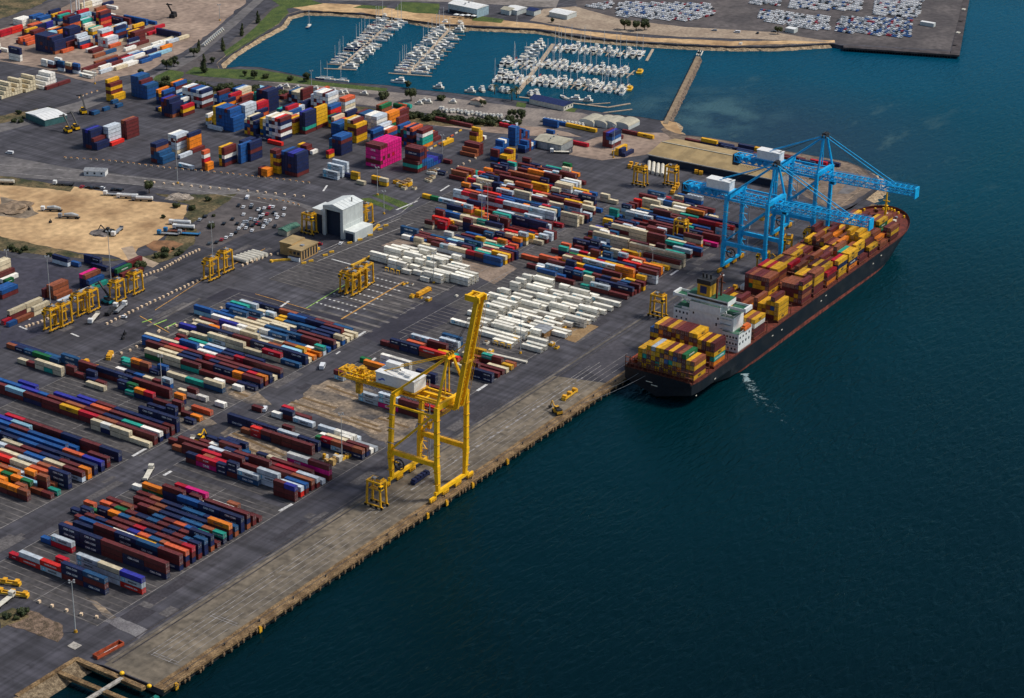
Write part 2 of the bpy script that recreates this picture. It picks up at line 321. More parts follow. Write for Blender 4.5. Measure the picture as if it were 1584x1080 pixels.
def shore(name, line, w0, m, zt=.03, zb=-3.8, seg=3.0, inn=0.0):
    "broken rock slope along a shore line"
    Q = []
    for a, b in zip(line, line[1:]):
        n = max(1, int((b-a).length/seg))
        for k in range(n): Q.append((a.lerp(b, k/n), (b-a).normalized()))
    Q.append((line[-1], (line[-1]-line[-2]).normalized()))
    mb = MB(); vs = []; cols = 6
    for i, (p, d) in enumerate(Q):
        nrm = Vector((-d.y, d.x, 0))*SIDE
        for c in range(cols):
            t = c/(cols-1); q = p+nrm*(-inn+(w0+inn)*t); z = zt+(zb-zt)*t
            v = noise.noise_vector(Vector((q.x, q.y, c))*.55); amp = .9 if 0 < c else .25
            vs.append((q.x+v.x*amp, q.y+v.y*amp, z+v.z*amp*(.9 if c else 0)+(.1 if c == 0 else 0)))
    fs = []
    for i in range(len(Q)-1):
        for c in range(cols-1):
            a = i*cols+c; fs.append((a, a+1, a+cols+1, a+cols))
    mb.add(vs, fs, m); return tag(mb.build(name), kind='structure')
SIDE = -1
shore('rocky_headland_shore', [Vector((884, 3, 0))]+coast[:6], 9, ROCK, inn=8)
shore('bay_shore', coast[5:15], 7, ROCK, inn=1.5)
shore('marina_south_shore', coast[14:31], 3, mat('dark_rock', (.09, .075, .055), .95, .4, .5, bump=.8, bscale=1.2))
shore('marina_north_shore', coast[30:], 5, ROCK, inn=3)
shore('slip_rock_slope', [G(-60, 1131), G(25, 1079), G(119, 1021)], 9, mat('slip_rock', (.12, .085, .05), .95, .5, .6, bump=1.0, bscale=1.2, rgb2=(.24, .18, .11)), inn=.5)
# ---------------------------------------------------------------- ground surfaces
APR = mat('apron_concrete', (.100, .084, .064), .9, .24, .035, bump=.25, rgb2=(.20, .162, .115), edge=(.30, .72)); wear(APR, .13)
SAND = mat('sand', (.30, .18, .085), .95, .16, .028, bump=.4, bscale=.6, rgb2=(.58, .385, .195), edge=(.34, .6))
DIRT = mat('dirt', (.21, .15, .115), .95, .18, .03, bump=.3, bscale=1.0, rgb2=(.34, .25, .19), edge=(.35, .65))
DUST = mat('dusty_tarmac', (.075, .066, .062), .95, .3, .07, rgb2=(.30, .225, .15), edge=(.40, .70))
GRASSM = mat('verge_grass', (.030, .060, .010), .95, .35, .12, bump=.6, bscale=3, rgb2=(.085, .115, .02), edge=(.3, .7))
SCRUB = mat('scrub', (.030, .036, .012), .95, .35, .08, bump=.8, bscale=2, rgb2=(.16, .115, .055), edge=(.36, .62))
DTAR = mat('fresh_asphalt', (.022, .020, .030), .8, .15, .05, rgb2=(.034, .031, .042))
ROAD = mat('worn_road', (.095, .088, .090), .9, .2, .03, rgb2=(.15, .137, .132), edge=(.35, .65))
PARK = mat('parking_tarmac', (.064, .055, .055), .9, .2, .03, rgb2=(.105, .09, .086))
RUST = mat('rusty_coping', (.13, .078, .034), .9, .4, .2, rgb2=(.25, .16, .075), bump=.4)
LINE = mat('white_line', (.55, .54, .52), .8, .25, .8); LINEF = mat('faded_line', (.26, .245, .235), .9, .3, .3)
OLIN = mat('orange_line', (.48, .25, .06), .8, .3, .5); GLIN = mat('green_line', (.30, .50, .10), .8, .3, .5)
RAIL = mat('rail_steel', (.055, .045, .04), .5, .3, .5)
Z = .02
STRIPC = mat('slot_concrete', (.12, .105, .09), .9, .3, .2)
sheet('quay_apron', [(QX0+.5, 3), (548, 3), (540, 31), (QX0+.5, 31)], Z, APR, px=False)
sheet('quay_coping', [(QX0, .05), (878, .05), (878, 4.6), (QX0, 4.6)], Z+.02, RUST, px=False, jitter=.35, step=5)
sheet('fresh_apron_tarmac', [(548, 3.2), (586, 3.2), (600, 30), (560, 30)], Z+.01, mat('patched_asphalt', (.05, .047, .056), .85, .15, .06, rgb2=(.065, .06, .07)), px=False)
for nm, y0, y1, m in (('crane_rail', 2.3, 2.7, RAIL), ('crane_rail', 28.6, 29.4, RAIL), ('cable_slot', 31.2, 32.6, STRIPC), ('cable_slot', 34.0, 34.6, RAIL)):
    sheet(nm, [(QX0+3, y0), (900, y0), (900, y1), (QX0+3, y1)], Z+.04, m, px=False)
def rect_line(x0, y0, x1, y1, m=LINE, name='road_marking', z=.09):
    sheet(name, [(x0, y0), (x1, y0), (x1, y1), (x0, y1)], z, m, px=False)
for y, wd, m in ((8.0, .22, LINEF), (11.2, .22, LINEF), (14.2, .22, LINEF), (17.4, .35, LINEF), (20.2, .3, LINEF), (22.2, .25, LINEF)):
    x = 222
    while x < 560:
        L = random.uniform(20, 60); rect_line(x, y, x+L, y+wd, m); x += L+random.uniform(.5, 8)
for px, py in ((222, 1008), (317, 950)):
    p = G(px, py)
    for k in (0, 1.6): rect_line(p.x+k, 6+k, p.x+k+.28, 21, LINEF)
x = 395
while x < 545:                     # chevrons of spilled paint along the berth line
    rect_line(x, 17.2, x+random.uniform(1, 3), 17.2+random.uniform(.5, 1.3), LINEF); x += random.uniform(2.5, 5)
# dark and dusty patches on the yard, the bays under the rows
BAYM = mat('bay_concrete', (.042, .039, .042), .9, .25, .05, rgb2=(.072, .066, .066), edge=(.35, .65))
STRIP = mat('bay_strip', (.125, .112, .105), .9, .35, .12)
def bays(x0, x1, y0, y1, pitch=4.05, m=STRIP):
    sheet('stacking_bay', [(x0, y0), (x1, y0), (x1, y1), (x0, y1)], Z+.005, BAYM, px=False)
    k = x0+.6
    while k < x1:
        rect_line(k, y0, k+.55, y1, m, 'bay_marking', .055); k += pitch
    for y in (y0+.3, (y0+y1)/2, y1-.3): rect_line(x0, y, x1, y+.25, LINEF, 'bay_marking', .075)
bays(226, 348, 53, 124); bays(352, 424, 53, 124); bays(540, 655, 53, 130); bays(655, 780, 53, 140)
bays(226, 345, 145, 260); bays(350, 535, 143, 236); bays(560, 770, 143, 236); bays(480, 540, 53, 124)
for pts, m, j, nm in (
  ([(318, 462), (352, 446), (420, 458), (470, 478), (565, 500), (540, 515), (430, 480), (350, 470)], DTAR, .5, 'fresh_tarmac_patch'),
  ([(600, 495), (640, 470), (655, 462), (712, 478), (690, 500), (620, 530), (590, 533), (560, 520)], DTAR, .4, 'fresh_tarmac_patch'),
  ([(0, 398), (75, 402), (110, 415), (215, 455), (60, 520), (0, 540)], mat('dark_yard', (.038, .036, .052), .9, .2, .04, rgb2=(.052, .049, .066)), .6, 'dark_yard_surface'),
  ([(450, 640), (478, 597), (530, 585), (600, 615), (650, 650), (640, 670), (600, 690), (548, 662), (480, 640)], DUST, 2.5, 'dusty_ground'),
  ([(340, 672), (352, 660), (372, 662), (440, 700), (480, 730), (440, 725), (380, 692)], DUST, 1.8, 'dusty_ground'),
  ([(270, 640), (290, 628), (320, 640), (335, 655), (300, 668), (280, 660)], DUST, 1.5, 'dusty_ground'),
  ([(350, 600), (372, 595), (400, 605), (420, 625), (385, 625), (355, 612)], DUST, 1.5, 'dusty_ground'),
  ([(590, 380), (640, 360), (760, 395), (800, 415), (765, 440), (700, 410)], mat('bare_bay', (.20, .145, .105), .95, .15, .1, rgb2=(.27, .20, .15)), .5, 'bare_bay'),
  ([(800, 490), (815, 478), (925, 505), (890, 530), (860, 520)], mat('brown_bay', (.24, .15, .07), .95, .15, .1, rgb2=(.30, .20, .10)), .5, 'bare_bay'),
  ([(130, 922), (150, 930), (180, 955), (172, 962), (155, 945)], DUST, .8, 'dusty_ground'),
  ([(160, 960), (185, 955), (230, 975), (215, 990)], mat('grey_spill', (.13, .12, .125), .95, .2, .2, rgb2=(.19, .18, .18)), 1.0, 'dusty_ground')):
    sheet(nm, pts, Z+.012, m, jitter=j, step=3)
TREN = mat('trench_soil', (.15, .095, .045), 1, .2, .4)
for a, b in (((505, 597), (560, 617)), ((468, 615), (520, 632)), ((450, 622), (590, 668)), ((542, 646), (585, 660)), ((585, 647), (632, 662)), ((360, 670), (440, 705)), ((368, 688), (455, 722)), ((300, 640), (318, 650)), ((362, 606), (384, 614))):
    a = G(*a); b = G(*b); d = (b-a).normalized(); n_ = Vector((-d.y, d.x, 0))*.9
    for o_ in (-2.6, 2.4):
        c0 = a+n_*o_; c1 = b+n_*o_; k_ = n_*random.uniform(1.1, 1.7); sheet('spoil_strip', [tuple((c0+k_)[:2]), tuple((c1+k_)[:2]), tuple((c1-k_)[:2]), tuple((c0-k_)[:2])], .055, mat('spoil', (.17, .125, .085), .95, .3, .25, rgb2=(.36, .27, .18)), px=False, jitter=.9, step=2)
    sheet('trench', [tuple((a+n_)[:2]), tuple((b+n_)[:2]), tuple((b-n_)[:2]), tuple((a-n_)[:2])], .07, TREN, px=False)
# open ground round the terminal
sheet('sand_lot', [(-60, 280), (60, 284), (120, 290), (200, 303), (240, 312), (290, 318), (288, 335), (262, 358), (245, 372), (212, 385), (205, 396), (235, 402), (222, 408), (192, 402), (170, 395), (120, 392), (60, 380), (0, 366), (-60, 350)], Z+.03, SAND, jitter=2.5, step=5)
sheet('sand_track', [(188, 384), (204, 380), (212, 395), (246, 408), (236, 414), (200, 404)], Z+.045, mat('track', (.36, .27, .19), .95, .15, .2), jitter=.8, step=4)
sheet('gravel_heap_base', [(0, 305), (45, 318), (60, 330), (40, 338), (0, 335)], Z+.05, mat('grey_gravel', (.22, .17, .12), .95, .3, .2, bump=.8), jitter=2, step=4)
sheet('red_soil', [(225, 380), (240, 372), (270, 372), (285, 378), (262, 392), (235, 388)], Z+.05, mat('red_soil', (.22, .11, .05), .95, .25, .2, bump=.6), jitter=1.5, step=4)
sheet('road', [(-60, 240), (0, 240), (120, 262), (300, 283), (420, 300), (560, 345), (520, 362), (420, 328), (300, 300), (200, 285), (100, 280), (-60, 268)], Z+.006, ROAD, jitter=.4)
sheet('road', [(-60, 205), (0, 190), (120, 158), (240, 115), (300, 78), (345, 40), (392, 0), (408, 0), (355, 48), (308, 88), (240, 128), (130, 170), (0, 205), (-60, 220)], Z+.02, ROAD, jitter=.4)
sheet('road', [(268, 112), (300, 92), (350, 72), (385, 38), (430, 5), (445, 8), (400, 42), (362, 78), (330, 95), (288, 112), (300, 118), (420, 128), (600, 148), (598, 153), (420, 134), (282, 122)], Z+.025, PARK, jitter=.3)
sheet('car_park', [(300, 352), (330, 325), (368, 300), (420, 308), (470, 322), (500, 338), (470, 350), (430, 352), (380, 362), (330, 385), (300, 378)], Z+.02, PARK, jitter=.3)
sheet('marina_yard', [(400, 126), (480, 130), (600, 142), (700, 152), (800, 165), (900, 175), (960, 190), (900, 200), (800, 195), (700, 180), (600, 168), (470, 150), (400, 140)], Z+.02, mat('yard_gravel', (.17, .145, .13), .95, .15, .08, rgb2=(.25, .21, .18)), jitter=.8)
sheet('bare_earth', [(610, 190), (690, 182), (800, 190), (880, 205), (900, 212), (820, 210), (760, 205), (680, 195)], Z+.015, DIRT, jitter=2)
sheet('bare_earth', [(890, 222), (960, 205), (1040, 205), (1050, 225), (1000, 240), (930, 248), (880, 240)], Z+.015, DIRT, jitter=2)
sheet('headland_earth', [(1020, 200), (1046, 190), (1056, 210), (1100, 214), (1150, 223), (1215, 234), (1270, 244), (1312, 252), (1338, 264), (1352, 274), (1352, 290), (1335, 302), (1312, 318), (1285, 325), (1240, 300), (1120, 240), (1040, 215)], Z+.03, mat('headland_soil', (.11, .085, .068), .95, .25, .05, bump=.5, bscale=1.2, rgb2=(.23, .165, .115), edge=(.35, .65)), jitter=1.5)
sheet('headland_track', [(1290, 262), (1320, 268), (1335, 285), (1312, 300), (1295, 300), (1310, 285)], Z+.05, ROAD, jitter=.8)
sheet('beach', [(1022, 188), (1034, 187), (1046, 190), (1056, 208), (1045, 206), (1030, 200)], Z+.05, SAND, jitter=.6, step=3)
sheet('dirt_yard', [(-60, 60), (0, 42), (90, 5), (115, -10), (395, -10), (330, 48), (285, 78), (225, 112), (140, 128), (60, 105), (-60, 85)], Z+.01, DIRT, jitter=2)
sheet('road', [(-60, 62), (0, 45), (60, 30), (120, 0), (85, 0), (0, 32), (-60, 45)], Z+.03, PARK)
for pts in ([(-60, -10), (95, -10), (60, 8), (0, 30), (-60, 42)], [(-60, 352), (0, 366), (60, 380), (120, 393), (190, 402), (160, 404), (90, 396), (0, 388), (-60, 372)], [(240, 300), (300, 302), (368, 300), (330, 326), (295, 345), (285, 335), (295, 318)], [(262, 360), (290, 352), (305, 355), (302, 378), (270, 400), (240, 408), (215, 398), (240, 392)], [(-60, 275), (0, 272), (60, 280), (115, 290), (112, 296), (0, 286), (-60, 284)],
            [(235, 142), (240, 126), (300, 130), (420, 145), (440, 158), (300, 146)], [(620, 176), (700, 184), (780, 190), (800, 197), (700, 196), (610, 190)], [(520, 160), (600, 172), (625, 180), (600, 186), (540, 172)], [(0, 180), (60, 168), (50, 180), (0, 192)]):
    tag(sheet('rough_grass', pts, Z+.04, SCRUB, kind='stuff', jitter=2.2, step=4))
for pts in ([(346, 80), (372, 62), (395, 42), (420, 15), (440, 5), (446, 20), (432, 36), (400, 56), (362, 80), (350, 88)], [(286, 114), (300, 104), (345, 107), (400, 108), (440, 114), (490, 126), (560, 133), (600, 137), (596, 142), (420, 126), (310, 118)], [(620, 3), (680, 6), (678, 22), (640, 20), (610, 15)], [(240, 118), (262, 108), (285, 112), (280, 122), (300, 126), (270, 128), (235, 124)], [(420, 0), (480, 0), (500, 6), (440, 14)], [(734, 24), (780, 30), (776, 36), (730, 32)], [(560, 8), (600, 10), (590, 15), (545, 12)], [(875, 167), (893, 168), (888, 174), (874, 172)], [(800, 158), (815, 160), (812, 167), (798, 165)], [(575, 302), (590, 300), (640, 318), (625, 324)], [(555, 308), (570, 306), (612, 322), (604, 326)]):
    tag(sheet('mown_grass', pts, Z+.05, GRASSM, kind='stuff', jitter=.7, step=4))
sheet('north_foreshore', [(446, 10), (480, 4), (560, 8), (690, 24), (760, 30), (840, 38), (900, 48), (1000, 58), (1130, 64), (1290, 62), (1290, 66), (1130, 71), (960, 62), (830, 44), (680, 37), (560, 20), (470, 16)], Z+.02, SAND, jitter=1.5, step=5)
sheet('north_road', [(840, 14), (890, 10), (960, 30), (1060, 42), (1130, 46), (1200, 50), (1290, 66), (1200, 62), (1050, 57), (900, 45), (820, 32)], Z+.03, mat('pale_track', (.28, .21, .15), .95, .15, .05, rgb2=(.36, .28, .20)), jitter=1.0)
sheet('vehicle_yard', [(870, -60), (895, 16), (955, 34), (1060, 43), (1130, 46), (1200, 51), (1300, 68), (1470, 78), (1480, 40), (1490, 0), (1500, -58)], Z+.012, PARK)
sheet('town_ground', [(470, -60), (480, 0), (690, 3), (860, 12), (890, -60)], Z+.008, mat('pale_ground', (.16, .14, .125), .95, .2, .03, rgb2=(.24, .21, .19)))
# white bars on the cross roads and stop lines
for a, b, wd in (((205, 706), (226, 694), .8), ((432, 791), (452, 780), .8), ((253, 736), (265, 729), .8), ((551, 522), (565, 513), .8), ((434, 475), (447, 466), .7), ((572, 561), (581, 554), .7), ((738, 605), (753, 595), .8), ((1037, 426), (1049, 418), .7), ((613, 325), (646, 311), .6), ((500, 296), (506, 287), .6), ((681, 296), (695, 287), .6), ((513, 401), (545, 410), .5), ((110, 516), (122, 521), .6), ((30, 505), (42, 510), .6), ((45, 495), (72, 455), .5), ((520, 548), (526, 544), .5)):
    a = G(*a); b = G(*b); d = (b-a).normalized(); n_ = Vector((-d.y, d.x, 0))*wd
    sheet('road_marking', [tuple((a+n_)[:2]), tuple((b+n_)[:2]), tuple((b-n_)[:2]), tuple((a-n_)[:2])], .1, LINE, px=False)
# straddle park lanes in front of the block: pale strips with dashes
for k in range(13):
    a = G(478+k*12.5, 488-k*7.2); b = G(566+k*11.4, 519-k*6.2)
    rect_line(a.x, b.y, a.x+2.2, a.y, STRIP, 'bay_marking', .06)
    if 1 < k < 9:
        y = b.y+22
        while y < b.y+50: rect_line(a.x+.5, y, a.x+1.6, y+1.3, LINE, 'bay_marking', .1); y += 3
for a, b, m, wd in (((528, 494), (625, 436), OLIN, .5), ((474, 477), (540, 437), GLIN, .3), ((240, 480), (318, 430), OLIN, .25), ((320, 430), (410, 385), OLIN, .3), ((560, 400), (575, 397), OLIN, .3), ((395, 455), (480, 480), OLIN, .25), ((216, 489), (262, 515), OLIN, .3), ((310, 462), (228, 505), STRIP, 1.0), ((345, 478), (258, 522), STRIP, 1.0), ((220, 499), (235, 494), GLIN, .5), ((238, 503), (258, 495), GLIN, .5), ((255, 508), (272, 500), GLIN, .5)):
    a = G(*a); b = G(*b); d = (b-a).normalized(); n_ = Vector((-d.y, d.x, 0))*wd
    sheet('bay_marking', [tuple((a+n_)[:2]), tuple((b+n_)[:2]), tuple((b-n_)[:2]), tuple((a-n_)[:2])], .12, m, px=False)
for pts in ([(0, 266), (120, 278), (300, 294), (420, 316)], [(0, 255), (150, 268), (300, 285), (450, 308)], [(560, 355), (620, 330), (650, 305)], [(470, 400), (540, 370), (620, 338)], [(490, 405), (560, 376), (640, 345)]):
    for a, b in zip(pts, pts[1:]):
        a = G(*a); b = G(*b); d = (b-a).normalized(); n_ = Vector((-d.y, d.x, 0))*.35
        sheet('road_marking', [tuple((a+n_)[:2]), tuple((b+n_)[:2]), tuple((b-n_)[:2]), tuple((a-n_)[:2])], .11, LINEF, px=False)
PAT = [mat('tarmac_repair', (.034, .031, .038), .85, .2, .1, rgb2=(.045, .041, .048)), mat('tarmac_old', (.080, .073, .074), .9, .25, .1, rgb2=(.11, .10, .098))]
rp_ = random.Random(4)
for k in range(70):                # rectangular repairs and worn panels in the lanes between the blocks
    if k % 3 == 0: x0 = rp_.uniform(215, 760); y0 = rp_.uniform(34, 46)
    elif k % 3 == 1: x0 = rp_.uniform(230, 770); y0 = rp_.uniform(126, 139)
    else: x0 = rp_.uniform(350, 800); y0 = rp_.uniform(240, 330)
    lx = rp_.uniform(4, 26); ly = rp_.uniform(2, 6)
    sheet('tarmac_repair', [(x0, y0), (x0+lx, y0), (x0+lx, y0+ly), (x0, y0+ly)], Z+.001, PAT[rp_.random() < .5], px=False)
# quay front: capping beam, open deck edge with fender piles and cross heads
q = MB(); q.box(QX0, -.9, -1.0, 878, -.02, .02, RUST); q.box(QX0, -.05, -6, 878, 0.0-.01, -.98, DARK)  # dark sheet below the capping paints the shaded void under the deck
tag(q.build('quay_wall'), kind='structure')
pl = MB(); pl.cyl((0, 0, -2.1), (.1, .05, -.1), .36, TIMBER, 7); pl.box(-.55, -.35, -1.35, .5, 1.0, -.55, TIMBER); pl.cyl((.1, .5, -5), (0, .5, -.8), .26, DARK, 6)
pm = Proto(tag(pl.build('fender_pile')))
k = 0; x = 212
while x < 556:
    pm.place((x, -1.35+random.uniform(-.25, .15), random.uniform(-.45, .2)), label='timber fender pile along the rusty quay edge', cat='fender pile', group='fender piles along the quay edge'); x += random.uniform(1.6, 7.5)
bo = MB(); bo.cyl((0, 0, 0), (0, 0, .7), .28, DARK, 8, .22); bo.cyl((0, 0, .65), (0, 0, .9), .42, DARK, 8)
pb = Proto(bo.build('mooring_bollard'))
for i, x in enumerate(range(222, 560, 22)): pb.place((x, 1.2, .04), label='black mooring bollard on the quay coping', cat='bollard', group='mooring bollards on the quay')
yf = MB(); yf.box(-.5, -1.6, -2.2, .5, -1.0, .2, YELD); yf.box(-.8, -1.9, -2.6, .8, -1.5, -.3, YELD)
py_ = Proto(yf.build('yellow_fender'))
for i, (px, py) in enumerate(((735, 748), (694, 775), (664, 795), (790, 712), (398, 968), (264, 1054))):
    py_.place((G(px, py).x, 0, 0), label='yellow steel fender frame hung on the quay edge', cat='fender', group='yellow fender frames')
# slip at the near end of the quay: concrete beams, walkway, pipe, yellow domes
def beam(name, a, b, wd, z0, z1, m, label, cat):
    a = G(*a); b = G(*b); return tag(MB().bar((a.x, a.y, (z0+z1)/2), (b.x, b.y, (z0+z1)/2), wd, m, z1-z0).build(name), label, cat)
beam('concrete_beam', (117, 1019), (222, 1064), 2.4, -1.2, .3, RUST, 'concrete beam along the end of the quay deck', 'beam')
beam('concrete_beam', (88, 1038), (196, 1083), 2.2, -1.2, .1, RUST, 'concrete beam over the dark slip, lower of two', 'beam')
beam('walkway', (189, 1049), (120, 1092), 1.8, -.4, .35, CONC, 'narrow concrete walkway crossing the slip', 'walkway')
beam('kerb_beam', (119, 1019), (25, 1077), 1.8, -.4, .5, RUST, 'kerb of rough concrete above the rock slope', 'kerb')
for i, (px, py) in enumerate(((189, 1046), (231, 1066))):
    d = MB(); p = G(px, py); d.blob((0, 0, 1.1), 1.0, YEL, i, 2, .8, .05); d.cyl((0, 0, 0), (0, 0, .7), .8, DARK, 10)
    tag(d.build('buoy', loc=(p.x, p.y, .3)), ['yellow ball buoy on the walkway over the slip', 'yellow ball buoy at the corner of the quay deck'][i], 'buoy')
p = G(232, 1078); tag(MB().box(-1, -1, -3, 2.5, 1, -.2, mat('green_tank', (.01, .16, .13), .5)).cyl((0, 0, -.2), (0, 0, .4), .4, DARK).build('fender_tank', loc=(p.x, p.y-1.5, 0)), 'green fender block hung below the quay corner', 'fender')
# waste skip, slab
p = G(168, 1008); a = math.atan2(*(G(185, 998)-G(150, 1017)).yx)
sk_ = empty('barge_skip', (p.x, p.y, 0), a, 'long rusty red open skip lying beside the slip', 'skip')
b = MB(); b.box(-7, -1.5, 0, 7, 1.5, .25, BRWN)
for x0, x1, y0, y1 in ((-7, 7, -1.5, -1.3), (-7, 7, 1.3, 1.5), (-7, -6.7, -1.3, 1.3), (6.7, 7, -1.3, 1.3)): b.box(x0, y0, .25, x1, y1, 1.6, mat('skip_red', (.35, .06, .02), .7, .3, .6))
b.build('hull', sk_); MB().box(-2.5, -.9, .26, 4.5, -.1, .8, WHITE).build('load', sk_)
sheet('concrete_slab', [(104, 1000), (114, 993), (127, 999), (116, 1006)], .2, CONC)
# near scrap of rough ground by the corner lamp
for pts in ([(8, 955), (30, 945), (60, 948), (95, 965), (100, 985), (90, 995), (60, 985), (40, 975), (10, 968)],):
    sheet('rough_soil', pts, Z+.05, mat('rough_soil', (.07, .05, .03), 1, .4, .35, bump=1.0, bscale=1.5, rgb2=(.25, .17, .12), edge=(.35, .7)), jitter=1.6, step=2)
tag(sheet('rough_grass', [(0, 950), (20, 940), (45, 955), (20, 965), (0, 972)], Z+.07, SCRUB, kind='stuff', jitter=1.5, step=2))
# breakwater
a = G(1029, 192); b = G(1080, 88); d = (b-a).normalized(); nn = Vector((-d.y, d.x, 0))
bw = empty('breakwater', (0, 0, 0), 0, 'long straight breakwater with a pale path running out from the beach', 'breakwater')
SIDE = 1
m_ = MB(); m_.prism([tuple((a+nn*1.7)[:2]), tuple((b+nn*1.7)[:2]), tuple((b-nn*1.7)[:2]), tuple((a-nn*1.7)[:2])], -4, .35, mat('path_tan', (.24, .175, .11), .9, .15, .2)); m_.build('path', bw)
for sgn in (1, -1):
    SIDE = sgn; o = shore('rock_slope', [a+nn*1.6*sgn, b+nn*1.6*sgn], 2.3, mat('breakwater_rock', (.10, .07, .05), .95, .5, .4, bump=1, rgb2=(.20, .14, .10)), zt=.3); o.parent = bw; del o['kind']
m_ = MB(); e = b+d*3
for k in (-1.6, .2, 1.8): m_.bar(tuple((e+nn*k)[:2])+(.2,), tuple((e+nn*k+d*13)[:2])+(.3,), .7, OFFW)
m_.cyl(tuple((e-nn*.6)[:2])+(0,), tuple((e-nn*.6)[:2])+(7,), .2, DARK); m_.box(e.x-1, e.y-1, 2, e.x+1, e.y+1, 3.2, DARK); m_.build('landing_stage', bw)
SIDE = -1
# ---------------------------------------------------------------- containers
def cont_parts(L, col, writing, name, label=None, reefer=False):
    H, Wd = 2.52, 2.40; pm = PAINT[col]
    b = MB(); i = .045
    for x in (0, Wd-.16):
        for y in (0, L-.16): b.box(x, y, 0, x+.16, y+.16, H, pm)
    for x in (0, Wd-.10): b.box(x, .16, 0, x+.10, L-.16, .18, GRIME_GAP); b.box(x, .16, H-.10, x+.10, L-.16, H, pm)  # rail grime, with the shade of gaps between boxes painted into it
    for y in (0, L-.10): b.box(.16, y, 0, Wd-.16, y+.10, .18, GRIME_GAP); b.box(.16, -.004 if y == 0 else L-.02, .18, .26, .02 if y == 0 else L+.004, H-.11, GRIME_GAP); b.box(Wd-.26, -.004 if y == 0 else L-.02, .18, Wd-.16, .02 if y == 0 else L+.004, H-.11, GRIME_GAP); b.box(.16, y, H-.11, Wd-.16, y+.10, H, pm)
    b.box(.06, .07, .14, Wd-.06, L-.07, H-.07, pm)
    if not reefer:                                         # corrugation ribs on the visible faces
        n = int(L/1.1)
        for k in range(n):
            y = .35+k*(L-.6)/n
            b.box(.015, y, .16, .05, y+.35, H-.1, pm); b.box(Wd-.05, y, .16, Wd-.015, y+.35, H-.1, pm)
            if k % 2 == 0: b.box(.14, y, H-.05, Wd-.14, y+.5, H-.012, pm)
    root = b.build(name)
    d = MB()
    if reefer:
        d.box(.12, .0, .35, Wd-.12, .05, H-.12, OFFW); d.box(.35, -.03, .5, Wd-.35, 0, 1.25, GREY); d.cyl((1.6, -.04, 1.8), (1.6, 0, 1.8), .42, DARK, 10); d.box(.3, -.03, 1.5, .9, 0, 2.2, DARK)
        part(d, 'cooling_unit', root)
    else:
        d.box(Wd/2-.05, -.02, .2, Wd/2+.05, .0, H-.14, GRIME_GAP)
        for x in (.14, Wd/2+.01):
            d.box(x, -.01, .16, x+Wd/2-.16, .06, H-.12, pm)
            for bx in (.25, .75): d.bar((x+bx, -.035, .12), (x+bx, -.035, H-.08), .05, GALV)
            d.box(x+.2, -.05, 1.05, x+.85, -.02, 1.13, GALV)
        part(d, 'door', root)
    if writing:
        txt, size, m, star = writing; t = MB(); ux, uy = (0, -1, 0), (0, 0, 1)
        cy = L/2-(.9 if star else 0)
        letters(t, txt, size, m, (-.012, cy, H*.52), ux, uy, .03, 1.08)
        if star:
            y0 = L-.9; t.add([(-.012, y0, .5), (-.012, y0-2.0, .5), (-.012, y0-2.0, 2.3), (-.012, y0, 2.3)], [(0, 1, 2, 3)], STAR)
            vs = []
            for q in range(14):
                r = .78 if q % 2 == 0 else .3; an = math.pi*q/7; vs.append((-.022, y0-1.0-math.sin(an)*r, 1.4+math.cos(an)*r))
            t.add(vs, [tuple(range(14))], LETW)
        part(t, 'lettering', root)
    return Proto(root)
WRIT = {'S': ('MAERSK', 1.25, LETK, True), 'V': ('MAERSK', 1.25, LETK, True), 'P': ('ONE', 1.7, LETW, False), 'H': ('HAMBURG SÜD', .95, LETW, False),
 'N': ('CMA CGM', 1.25, LETW, False), 'T': ('CHINA SHIPPING', 1.15, LETW, False), 'Y': ('MSC', 1.7, LETK, False), 'K': ('CMA CGM', 1.25, LETW, False), 'O': ('Hapag-Lloyd', 1.0, NAVYR, False), 'B': ('', 0, None, 0), 'G': ('EVERGREEN', .9, LETW, False), 'D': ('K LINE', 1.0, LETW, False)}
CP = {}
def container_proto(col, long, let, ship=False):
    key = (col, long, let, ship)
    if key not in CP:
        reefer = col == 'V'
        nm = 'deck_container' if ship else 'refrigerated_container' if reefer else 'forty_foot_container' if long else 'twenty_foot_container'
        wr = WRIT.get(col) if let else None
        if wr and not wr[0]: wr = None
        if wr and not long: wr = (wr[0], wr[1]*.62 if len(wr[0]) > 4 else wr[1]*.8, wr[2], False if not wr[3] else True)
        if wr and not long and wr[3]: wr = (wr[0], .72, wr[2], True)
        CP[key] = cont_parts(12.19 if long else 6.06, col, wr, nm, reefer=reefer)
    return CP[key]
REST = {}
